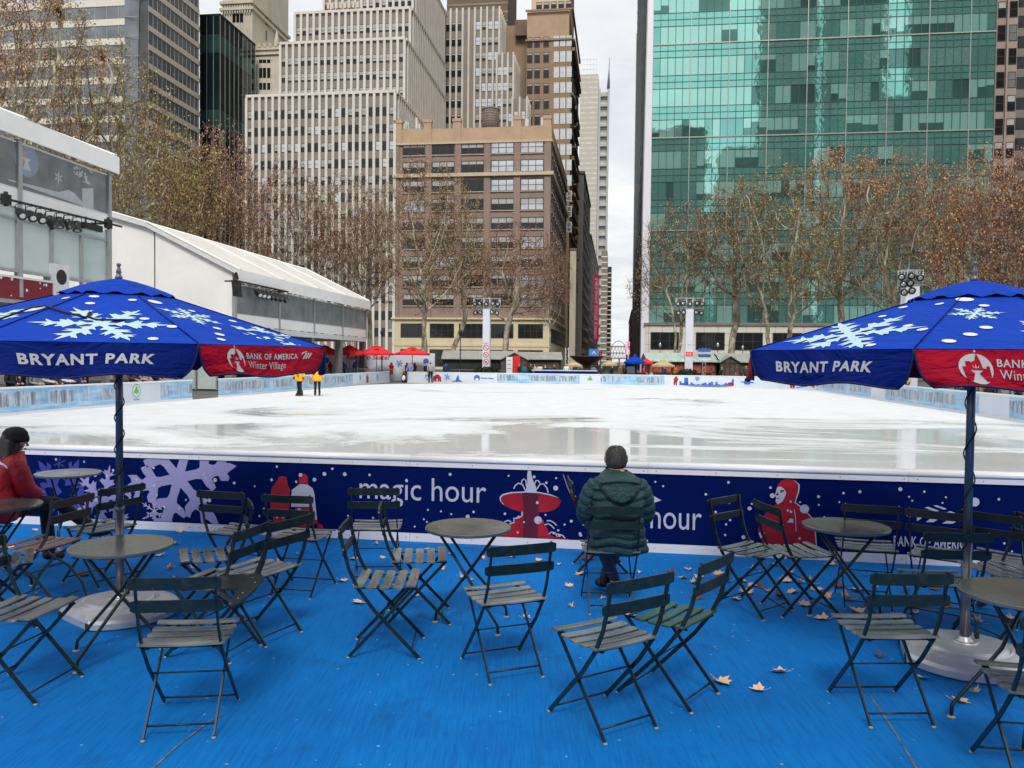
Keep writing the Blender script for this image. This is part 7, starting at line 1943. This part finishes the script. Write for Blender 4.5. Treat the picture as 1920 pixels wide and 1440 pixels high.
z1 = fpx(1126, 657, 119)[1]; mb = MB(); mb.box(-.2, -.1, z0, .2, .19, z1); mb.build('housing', M['black'], r); mb = MB()
for i in range(3): mb.ball((0, -.11, z0 + .15 + (z1 - z0 - .3) * i / 2), .11, .04, .11, 10, 6)
mb.build('lamp', M['lit_red'], r)

# ---- the green glass tower
t = MT('x')
M['green_vision'] = glass('green_vision_glass', (.36, .74, .67), .025, .78, .014, .18, .06)
M['green_spandrel'] = glass('green_spandrel_glass', (.25, .62, .56), .04, .76, .014, .14, .06)
M['green_blind'] = glass('green_glass_over_blind', (.36, .70, .64), .03, .6, .012, .1, .06)
M['green_dark'] = glass('green_glass_dark_room', (.1, .25, .23), .03, .7, .014, .4, .06)
M['green_deep'] = glass('deep_green_glass', (.2, .52, .47), .03, .74, .014, .15, .06)
M['mullion'] = mat('bronze_mullion', S(60, 82, 78), .5, .3)
M['steel_line'] = mat('steel_line', S(168, 170, 166), .35, .5)
M['white_fin'] = mat('white_corner_fin', S(222, 222, 230), .35, .1, var=.05)
aG0, _ = fpx(1224, 100, 150); aG1 = fpx(1866, 100, 150)[0]; WG = aG1 - aG0
gt = bldg('glass_tower', 'broad green glass office tower with blinds and dark rooms behind its panes', aG0, 150)
zg0 = fpx(1500, 606, 150)[1]; FL = 5.62; NF = 20; PW = WG / 43
MB().box(.2, .25, zg0, WG - .2, 44, zg0 + NF * FL).build('core', M['green_deep'], gt)
zoff = fpx(1500, 96, 150)[1]; z0 = zoff - int((zoff - zg0) / FL) * FL - FL
r_ = random.Random(4); mv = MB()
for f_ in range(NF):
    zb_ = zg0 + f_ * FL
    if f_ == 0: pass
    hs = FL * .42
    mb = MB(); 
    for i in range(43): mb.add([(i*PW, 0, zb_ + FL - hs), ((i+1)*PW, 0, zb_ + FL - hs), ((i+1)*PW, 0, zb_ + FL), (i*PW, 0, zb_ + FL)], [(0,1,2,3)])
    mb.build('spandrel_band', M['green_spandrel'], gt)
    mb = MB(); i = 0
    while i < 43:
        kind = r_.choices(('blind', 'half', 'open', 'deep', 'vision'), (3.4, 3.2, .8, 2.6, 3.2))[0]; run = r_.choice((1, 2, 2, 3, 4)); hb = r_.choice((.3, .45, .55, .7))
        for j in range(i, min(43, i + run)):
            h_ = FL - hs; x0, x1 = j*PW, (j+1)*PW; hj = hb if r_.random() < .8 else r_.uniform(.1, .9)
            def pane(za, zc, m): mb.add([(x0, 0, zb_ + za), (x1, 0, zb_ + za), (x1, 0, zb_ + zc), (x0, 0, zb_ + zc)], [(0,1,2,3)], m)
            if kind == 'half': pane(0, h_*(1-hj), 3); pane(h_*(1-hj), h_, 2)
            else: pane(0, h_, {'blind': 2, 'open': 3, 'deep': 4, 'vision': 0}[kind])
        i += run
    mb.build('window_band', [M['green_vision'], M['green_spandrel'], M['green_blind'], M['green_dark'], M['green_deep']], gt)
    for z in (zb_, zb_ + FL - hs, zb_ + FL - hs * .5): mv.box(0, -.09, z - .04, WG, -.003, z + .04)
for i in range(44): mv.box(i*PW - .045, -.11, zg0, i*PW + .045, -.0035, zg0 + NF * FL)
mv.build('mullion', M['mullion'], gt)
mb = MB()
for y in (95, 264, 418): 
    z = fpx(1540, y, 150)[1]; k = round((z - zg0) / FL); mb.box(-.1, -.2, zg0 + k * FL - .1, WG + .1, -.112, zg0 + k * FL + .1)
for i in range(0, 44, 5): mb.box(i*PW - .07, -.19, zg0, i*PW + .07, -.1125, zg0 + NF * FL)
mb.build('steel_line', M['steel_line'], gt)
mb = MB(); mb.loft([[(-1.35, -.3, 0), (-.02, -.3, 0), (-.02, 8, 0), (-1.35, 8, 0)], [(-1.35, -.3, 30), (-.02, -.3, 30), (-.02, 8, 30), (-1.35, 8, 30)], [(-.35, -.3, 125), (-.02, -.3, 125), (-.02, 8, 125), (-.35, 8, 125)]], 0, False); mb.build('corner_fin', M['white_fin'], gt)
mb = MB(); mb.box(-.9, 8.05, 0, .2, 43, zg0 + NF * FL); mb.build('street_side', M['slate_glass'], gt)
mb = MB()
for i in range(30): mb.box(-.95, 8.05, 8 + i * 4, -.9005, 43, 8.5 + i * 4)
mb.build('side_line', M['dark_void'], gt)
mb = MB(); mb.box(-.6, -.5, -.06, WG + .4, 43.9, zg0 - .02); pd = mb.build('podium', M['pale_stone'], gt)
mb = MB(); mb.box(-.9, -.8, zg0 - .5, WG + .7, -.51, zg0 - .05); mb.build('podium_cornice', M['grey_stone'], gt)
mb = MB()
for i in range(26): mb.box(i * 2.5 - .03, -.52, 0, i * 2.5 + .03, -.502, zg0 - .55)
for z in (2.6, 5.1, 7.2): mb.box(-.6, -.521, z - .03, WG, -.503, z + .03)
mb.build('panel_joint', M['spandrel'], pd)
wp = simple_win(5.0, 3.2, 'dark_glass', 'window', 3, 0, .14); wp2 = simple_win(5.0, 2.4, 'dark_glass', 'window', 2, 0, .14, None, False)
for px in (1246, 1331, 1402, 1475, 1550, 1630, 1710, 1790):
    x = fpx(px, 640, 150)[0] - aG0; link_mesh('window', wp.me, pd, (x, -.53, 4.2)); link_mesh('window', wp2.me, pd, (x, -.53, .4))
# ---- right edge buildings
a0, zt = fpx(1870, 0, 157); r = bldg('office_building', 'pinkish stone office building beside the right edge of the green tower', a0, 157)
MB().box(0, 0, -.06, 3.6, 30, 110).build('wall', M['pink_stone'], r)
wq = [simple_win(1.3, 2.9, g_, 'window', 1, b_, .1) for g_, b_ in (('dark_glass', 0), ('dark_glass', .4), ('bright_glass', 0))]; sp = []
for k in range(24):
    for x in (.85, 2.8): sp.append(((x, -.02, 6 + k * 4.2), 0, rnd.choice(wq if x > 2 else wq[:2])))
add_windows(r, sp)
mb = MB(); mb.box(1.66, -.3, 0, 1.98, -.002, 110); mb.build('pier', M['pink_stone'], r)
a0, zt = fpx(1893, 0, 172); r = bldg('office_building', 'grey glazed office building cut off by the right edge of the photo', a0, 172)
MB().box(0, 0, -.06, 30, 40, 105).build('wall', M['spandrel'], r)
mb = MB()
for k in range(26): mb.box(-.15, -.15, 3 + k * 4, 30, -.002, 4.6 + k * 4); mb.box(-.15, .0, 3 + k * 4, -.002, 40, 4.6 + k * 4)
mb.build('band', M['grey_stone'], r)
mb = MB()
for k in range(26): mb.box(-.06, -.06, 4.62 + k * 4, 30, -.001, 6.98 + k * 4); mb.box(-.06, .0, 4.62 + k * 4, -.001, 40, 6.98 + k * 4)
mb.build('window_band', M['dark_glass'], r)

# ---- far left: the banded glass building with a slanting glass corner, the dark glass block, the gothic tower
a0, _ = fpx(236, 100, 140); a1, _ = fpx(278, 100, 143)
r = bldg('glass_building', 'white banded glass office building with slanting glazed corner behind the near tent', a0, 140)
M['band_white'] = mat('white_metal_band', S(216, 210, 196), .4, .1, var=.06)
M['band_beige'] = mat('beige_metal_band', S(200, 186, 172), .45, .0, var=.08)
M['blue_glass'] = glass('blue_grey_glass', (.20, .22, .24), .05, .55, .03, .3, .2)
Wx = -95; xs_ = a1 - a0; bs_ = 143 - 140; dep = 18.5
MB().box(Wx, .2, -.06, -.1, 24, 110).build('core', M['dark_void'], r)
MB().box(-.1, bs_ + .2, -.06, xs_ - .2, bs_ + dep, 110).build('core', M['dark_void'], r)
FH = 3.58
for k in range(29):
    z = 4 + k * FH
    mb = MB(); mb.box(Wx, -.12, z + 2.35, 0, .15, z + FH - .02); mb.build('white_band', M['band_white'], r)
    mb = MB(); mb.box(Wx, 0, z, -.02, .1, z + 2.35); mb.build('window_band', M['blue_glass'] if k % 3 else M['bright_glass'] if k > 16 else M['blue_glass'], r)
    mb = MB(); mb.box(xs_ - .1, bs_, z + 2.5, xs_ + .14, bs_ + dep, z + FH - .02); mb.build('beige_band', M['band_beige'], r)
    mb = MB(); mb.box(xs_ - .09, bs_, z, xs_, bs_ + dep, z + 2.5); mb.build('window_band', M['blue_glass'], r)
mb = MB()
for i in range(40): mb.box(Wx + i * 2.4, -.06, 4, Wx + i * 2.4 + .1, -.001, 4 + 29 * FH)
for i in range(13): mb.box(xs_ + .001, bs_ + i * 1.5, 4, xs_ + .08, bs_ + i * 1.5 + .09, 4 + 29 * FH)
mb.build('mullion', M['alu'], r)
mb = MB(); x_ = xs_
mb.loft([[(0, .05, z), (0, -.35 - .0, z), (x_ * k1, bs_ * .35 - .5, z), (x_, bs_ - .1, z), (x_ * .3, bs_ + .4, z)] for z, k1 in ((0, .25), (28, .35), (50, .75), (110, 1.25))], 0, False); mb.build('glass_corner', M['blue_glass'], r)
mb = MB()
for k in range(29): z = 4 + k * FH; mb.box(-.05, -.5, z, x_ + .1, -.38, z + .08)
mb.build('corner_bar', M['alu'], r)
a0, zt = fpx(375, 30, 168); a1, _ = fpx(413, 30, 168)
r = bldg('glass_building', 'dark teal glass block between the banded building and the old stone tower', a0, 168); W2 = a1 - a0; D2 = 17
M['teal_dark'] = glass('dark_teal_glass', (.02, .045, .045), .05, .5, .03, .4, .15); M['teal_mid'] = glass('teal_glass', (.06, .14, .13), .06, .5, .03, .3, .15)
MB().box(.1, .1, -.06, W2 - .1, D2, zt - .2).build('core', M['dark_void'], r)
FH = 4.1; k = 0; z = zt - FH
while z > 2:
    m = M['teal_mid'] if k in (1, 5, 8) else M['teal_dark']
    mb = MB(); mb.box(0, 0, z + .05, W2, .08, z + FH - .05); mb.box(W2 - .08, .081, z + .05, W2, D2, z + FH - .05); mb.build('window_band', m, r); z -= FH; k += 1
mb = MB()
for i in range(4): mb.box(W2 * i / 3 - .06, -.08, 0, W2 * i / 3 + .06, -.001, zt)
for i in range(1, 9): mb.box(W2 + .001, D2 * i / 8 - .06, 0, W2 + .08, D2 * i / 8 + .06, zt)
mb.build('mullion', M['alu'], r)
MB().box(-.1, -.1, zt - .2, W2 + .1, D2, zt + .3).build('parapet', M['dark_void'], r)
a0, zt = fpx(450, 90, 188); a1, _ = fpx(523, 90, 188); at0, _ = fpx(417, 50, 192); at1, _ = fpx(473, 50, 192)
r = bldg('stone_tower', 'old beige stone tower with arched windows and heavy cornice behind the ribbed block', a0, 188)
MB().box(0, 0, -.06, a1 - a0, 20, zt).build('wing', M['gothic_stone'], r)
X0, X1 = at0 - a0, at1 - a0; MB().box(X0, 4, -.06, X1, 26, 130).build('shaft', M['gothic_stone'], r)
mb = MB()
for y in (20, 8): z = fpx(450, y, 192)[1]; mb.box(X0 - .5, 3.4, z, X1 + .5, 26.5, z + .7)
for y in (95, 104, 180): z = fpx(485, y, 188)[1]; mb.box(-.3, -.4, z, a1 - a0 + .3, -.002, z + .5)
for i in range(12): z = fpx(450, 14, 192)[1]; mb.box(X0 + (X1 - X0) * i / 12 + .1, 3.5, z - 1.6, X0 + (X1 - X0) * i / 12 + .4, 3.99, z + .4)
mb.build('cornice', M['gothic_stone'], r)
mb = MB()
for i in range(7): x = (a1 - a0) * (i + .5) / 7; mb.box(x - .35, -.3, zt - .1, x + .35, .3, zt + (1.6 if i in (1, 6) else .8))
mb.loft([[(a1 - a0 - 1.2, -.2, zt + .5), (a1 - a0 - .1, -.2, zt + .5), (a1 - a0 - .1, .8, zt + .5), (a1 - a0 - 1.2, .8, zt + .5)], [(a1 - a0 - .75, .2, zt + 4), (a1 - a0 - .55, .2, zt + 4), (a1 - a0 - .55, .4, zt + 4), (a1 - a0 - .75, .4, zt + 4)]], 0, False); mb.build('parapet', M['gothic_stone'], r)
wo1 = simple_win(.75, 2.4, 'dark_glass', 'window', 1, 0, .06, None, False); wo2 = simple_win(.7, 1.6, 'dark_glass', 'window', 1, 0, .06); sp = []
for px in (439, 446, 453): sp.append(((fpx(px, 42, 192)[0] - a0, 3.98, fpx(px, 42, 192)[1]), 0, wo1))
for px in (465, 473, 489, 496, 504): 
    for y in (146, 168, 200): sp.append(((fpx(px, y, 188)[0] - a0, -.02, fpx(px, y, 188)[1]), 0, wo1 if y == 146 else wo2))
    sp.append(((fpx(px, 118, 188)[0] - a0, -.02, fpx(px, 118, 188)[1]), 0, simple_win(.8, .8, 'dark_glass', 'window', 1, 0, .06, None, False)))
for y in (48, 76, 104): sp.append(((X1 + .02, 12, fpx(485, y, 200)[1]), pi/2, wo1))
add_windows(r, sp)

# ---- what the green glass mirrors: towers across the park, behind the photographer
for a0, a1, b0, zt, m, lab in ((12, 43, -120, 122, 'dark_brick', 'broad dark tower across the park mirrored at the left of the green glass'), (50, 70, -124, 112, 'spandrel', 'lower grey tower across the park mirrored in the green glass'), (71, 96, -118, 215, 'dark_brick', 'tall dark tower across the park mirrored in the middle of the green glass'),
    (104, 129, -120, 215, 'spandrel', 'tall grey tower across the park mirrored right of the first bright strip'), (129.5, 145, -126, 136, 'dark_brick', 'shorter tower across the park mirrored below the wide bright strip'), (146, 205, -118, 215, 'dark_brick', 'widest tall tower across the park mirrored at the right of the green glass')):
    r = bldg('office_tower', lab, a0, b0); MB().box(0, -25, -.06, a1 - a0, 0, zt).build('wall', M[m], r)
    mb = MB()
    for k in range(int(zt / 4)): mb.box(.5, .002, 2 + k * 4, a1 - a0 - .5, .08, 3.8 + k * 4)
    mb.build('window_band', M['dark_glass'], r)
# ================================================================== plane trees in late autumn
t = MT('plane_bark'); vec = t.coord('Object', (1, 1, .45)); f = t.noise(vec, 1.6, 6, .65, .6)
t.set(Base_Color=t.ramp(f, [(.34, S(94, 84, 70)), (.48, S(148, 138, 118)), (.62, S(204, 198, 178))]), Roughness=.85); t.bump(t.noise(vec, 6, 4), .3, .04); M['bark'] = t.m
M['twig'] = mat('brown_twig', S(112, 92, 78), .9, var=.3, scale=.6)
t = MT('dry_leaves'); gi = t.n('ShaderNodeNewGeometry'); oi = t.n('ShaderNodeObjectInfo'); hsv = t.n('ShaderNodeHueSaturation')
t.l(oi.outputs['Color'], hsv.inputs['Color']); t.l(t.rng(gi.outputs['Random Per Island'], 0, 1, .45, 1.75), hsv.inputs['Value']); f = t.noise(t.coord('Object'), .45, 3); t.l(t.rng(f, .3, .7, .475, .525), hsv.inputs['Hue'])
t.set(Base_Color=hsv.outputs[0], Roughness=.7); t.b.inputs['Specular IOR Level'].default_value = .2
M['dry_leaves'] = t.m
import numpy as np
def grow(seed, H, W, base=.3, leaves=11000, lsize=.17, stems=1, twigs=4200, lean=0.0, dens=1.0, lobes=7):
    rnd = random.Random(seed); rg = np.random.default_rng(seed)
    def rv(): return V((rnd.gauss(0, 1), rnd.gauss(0, 1), rnd.gauss(0, 1)))
    # a crown of several lobes filled with points that the limbs reach for
    zc, rz_ = H * (base + (1 - base) * .5), H * (1 - base) * .5
    lob = [(np.array([lean * zc, 0, zc]), np.array([W * .36, W * .36, rz_ * .95]))]
    for i in range(lobes):
        t_ = 2 * pi * i / lobes + rnd.uniform(-.4, .4); zz = zc + rz_ * rnd.uniform(-.55, .55); k = rnd.uniform(.2, .32)
        lob.append((np.array([lean * zz + W * k * cos(t_), W * k * sin(t_), zz]), np.array([W * .23, W * .23, rz_ * rnd.uniform(.3, .48)])))
    pts = []
    n_ = int(1000 * dens)
    while len(pts) < n_:
        c, r = lob[0] if rnd.random() < .45 else rnd.choice(lob)
        q = rg.uniform(-1, 1, 3)
        d = float((q * q).sum())
        if d < 1 and rnd.random() < .35 + .65 * d: 
            p = c + q * r
            if p[2] < H: pts.append(p)
    att = np.array(pts)
    step = H * .024; nodes = []; par = []
    for s_ in range(stems):
        q = np.array([rnd.uniform(-.3, .3) * (stems > 1), rnd.uniform(-.3, .3) * (stems > 1), -.1]); d = np.array([lean + rnd.uniform(-.1, .1) + (.22 * cos(2*pi*s_/stems) if stems > 1 else 0), rnd.uniform(-.1, .1) + (.22 * sin(2*pi*s_/stems) if stems > 1 else 0), 1.0]); last = -1
        while q[2] < H * base * rnd.uniform(.75, .9):
            nodes.append(q.copy()); par.append(last); last = len(nodes) - 1
            d = d + rg.normal(0, .06, 3); d[2] = max(d[2], .8); d /= np.linalg.norm(d); q = q + d * step
    alive = np.ones(len(att), bool); near = np.full(len(att), -1); nd = np.full(len(att), 1e9)
    def upd(i0):
        for i in range(i0, len(nodes)):
            d = ((att - nodes[i]) ** 2).sum(1); m = d < nd; nd[m] = d[m]; near[m] = i
    upd(0)
    for it in range(140):
        if not alive.any(): break
        acc = {}
        for k in np.nonzero(alive)[0]:
            v_ = att[k] - nodes[near[k]]; acc.setdefault(int(near[k]), []).append(v_ / (np.linalg.norm(v_) + 1e-6))
        i0 = len(nodes)
        for i, vs_ in acc.items():
            d = np.sum(vs_, 0); L_ = np.linalg.norm(d)
            if L_ < 1e-3: continue
            d = d / L_
            if par[i] >= 0:
                pd = nodes[i] - nodes[par[i]]; d = d + .75 * pd / np.linalg.norm(pd)
            d = d + rg.normal(0, .22, 3) + np.array([0, 0, .08]); d /= np.linalg.norm(d)
            nodes.append(nodes[i] + d * step); par.append(i)
        upd(i0); alive &= nd > (step * 1.25) ** 2
    N = len(nodes); wgt = [0.0] * N; kid = [[] for _ in range(N)]
    for i in range(N - 1, -1, -1):
        if not kid[i]: wgt[i] = 1.0
        if par[i] >= 0: kid[par[i]].append(i); wgt[par[i]] += wgt[i]
    rmax = H * .0155 / sqrt(stems) ; wm = max(wgt)
    rad = [max(.016, rmax * (w_ / wm) ** .46) for w_ in wgt]
    wood = MB(); cr = MB(); P = [V(q) for q in nodes]
    start = [i for i in range(N) if par[i] < 0]; stack = [(i, None) for i in start]
    while stack:
        i, p0 = stack.pop(); path = [] if p0 is None else [p0]
        while True:
            path.append(i)
            if not kid[i]: break
            ks = sorted(kid[i], key=lambda k: -wgt[k])
            for k in ks[1:]: stack.append((k, i))
            i = ks[0]
        pp = [P[k] for k in path]; rr = [rad[k] for k in path]
        if p0 is not None: rr[0] = min(rr[0], rr[1] * 1.25)
        cut = next((j for j, x in enumerate(rr) if x < .05), len(rr))
        if cut >= 2: wood.tube(pp[:cut + 1], rr[:cut + 1], 8 if rr[0] > .15 else 5, 0, True, False)
        if cut < len(rr) - 1 and len(pp) - max(0, cut - 0) >= 2: cr.tube(pp[max(0, cut - 0):], [x * .9 for x in rr[max(0, cut - 0):]], 3, 1, False, False)
    tip = [i for i in range(N) if wgt[i] <= 4 and par[i] >= 0]; tw_ = []
    for i in range(twigs):
        k = rnd.choice(tip); p = P[k].lerp(P[par[k]], rnd.random()); d = ((P[k] - P[par[k]]).normalized() * .5 + rv() * .6 + V((0, 0, .15))).normalized(); q = p + d * rnd.uniform(.5, 1.5)
        s_ = d.cross(V((.2, .3, .9))).normalized() * .012
        cr.add([p - s_, p + s_, q], [(0, 1, 2)], 1); tw_.append((p, q))
        if rnd.random() < .6:
            m_ = p.lerp(q, rnd.uniform(.3, .7)); q2 = m_ + (d + rv() * .5).normalized() * rnd.uniform(.3, .8); cr.add([m_ - s_ * .8, m_ + s_ * .8, q2], [(0, 1, 2)], 1); tw_.append((m_, q2))
    clump = [rnd.uniform(.1, 1) ** 1.5 for _ in tw_]
    for i in range(leaves):
        k = rnd.randrange(len(tw_))
        if rnd.random() > clump[k]: k = rnd.randrange(len(tw_))
        p, q = tw_[k]; c = p.lerp(q, rnd.uniform(.1, 1.1)) + rv() * .13
        a = rv().normalized(); b = a.cross(rv()).normalized(); s_ = lsize * rnd.uniform(.45, 1.15)
        cr.add([c - a * s_ * .6, c + b * s_ * .45, c + a * s_ * .55, c - b * s_ * .4], [(0, 1, 2, 3)], 0)
    return wood.mesh('trunk', M['bark']), cr.mesh('crown', [M['dry_leaves'], M['twig']])
TREES = {'a': grow(1, 25, 17, .3, 14000, .17, 1, 5000), 'b': grow(5, 25, 17, .24, 10000, .17, 2), 'c': grow(9, 25, 15, .36, 8000, .16), 'd': grow(14, 20, 17, .2, 17000, .19, 3, 6000, 0, 1.25), 'e': grow(23, 20, 14, .28, 8000, .15, 2, 5200), 'f': grow(31, 22, 13, .33, 8000, .16, 1, 4500, .12)}
TH = {'a': (25, 17), 'b': (25, 16), 'c': (25, 15), 'd': (20, 17), 'e': (20, 14), 'f': (22, 13)}
def tree(px, Y, ytop, wpx, kind, col, rz, label):
    q = AT(px, 690, Y); H = AT(px, ytop, Y).z; W = wpx / FPX * Y; h0, w0 = TH[kind]
    r = thing('plane_tree', label, 'tree', (q.x, q.y, 0), rz, 'plane trees round the lawn'); r.scale = (W / w0, W / w0, H / h0)
    link_mesh('trunk', TREES[kind][0], r); c = link_mesh('crown', TREES[kind][1], r); c.color = (*S(*col), 1)
OL, RU, BR, OR = (158, 144, 94), (160, 128, 106), (162, 140, 104), (180, 140, 102)
tree(-60, 56, -160, 420, 'a', BR, .3, 'leftmost plane tree rising behind the near tent and cut by the left edge')
tree(95, 64, -50, 330, 'b', BR, 1.1, 'tall sparse plane tree behind the near tent before the white banded building')
tree(210, 70, 60, 300, 'c', OL, 2.2, 'plane tree with pale forked limbs before the slanting glass corner')
tree(300, 84, 205, 270, 'd', OL, .4, 'dense olive plane tree behind the gable of the long tent')
tree(405, 90, 232, 250, 'd', RU, 2.0, 'dense russet plane tree between the long tent and the ribbed block')
tree(535, 104, 300, 230, 'e', RU, .9, 'sparse russet plane tree before the left half of the ribbed block')
tree(655, 106, 318, 220, 'e', RU, 3.3, 'sparse russet plane tree before the right half of the ribbed block')
tree(702, 112, 350, 150, 'f', RU, 4.0, 'thin plane tree over the roof end of the long tent')
tree(796, 100, 288, 235, 'b', BR, 1.7, 'golden brown plane tree before the left of the brown brick building')
tree(850, 104, 330, 170, 'c', OL, .2, 'slim plane tree beside the tower with ban signs')
tree(940, 98, 405, 205, 'f', RU, 0.0, 'leaning russet plane tree before the right of the brown brick building')
tree(1030, 112, 430, 90, 'e', RU, 1.0, 'small russet tree at the corner of the side street')
tree(1268, 96, 372, 200, 'e', BR, .5, 'sparse plane tree behind the tower with the red panel')
tree(1370, 94, 330, 230, 'c', BR, 1.3, 'pale limbed plane tree right of the tower with the red panel')
tree(1462, 90, 300, 260, 'b', OL, 2.6, 'broad white limbed plane tree behind the left of the right parasol')
tree(1572, 92, 262, 260, 'a', OR, .9, 'tallest orange tinted plane tree before the middle of the green tower')
tree(1668, 88, 272, 230, 'b', BR, 4.2, 'plane tree with several pale trunks above the right parasol slope')
tree(1745, 96, 296, 220, 'c', RU, 5.1, 'plane tree directly behind the tallest lighting tower')
tree(1830, 84, 268, 260, 'd', OR, 3.0, 'dense rusty plane tree above the right parasol top')
tree(1935, 80, 250, 260, 'd', RU, 1.2, 'dense rusty plane tree cut off by the right edge')
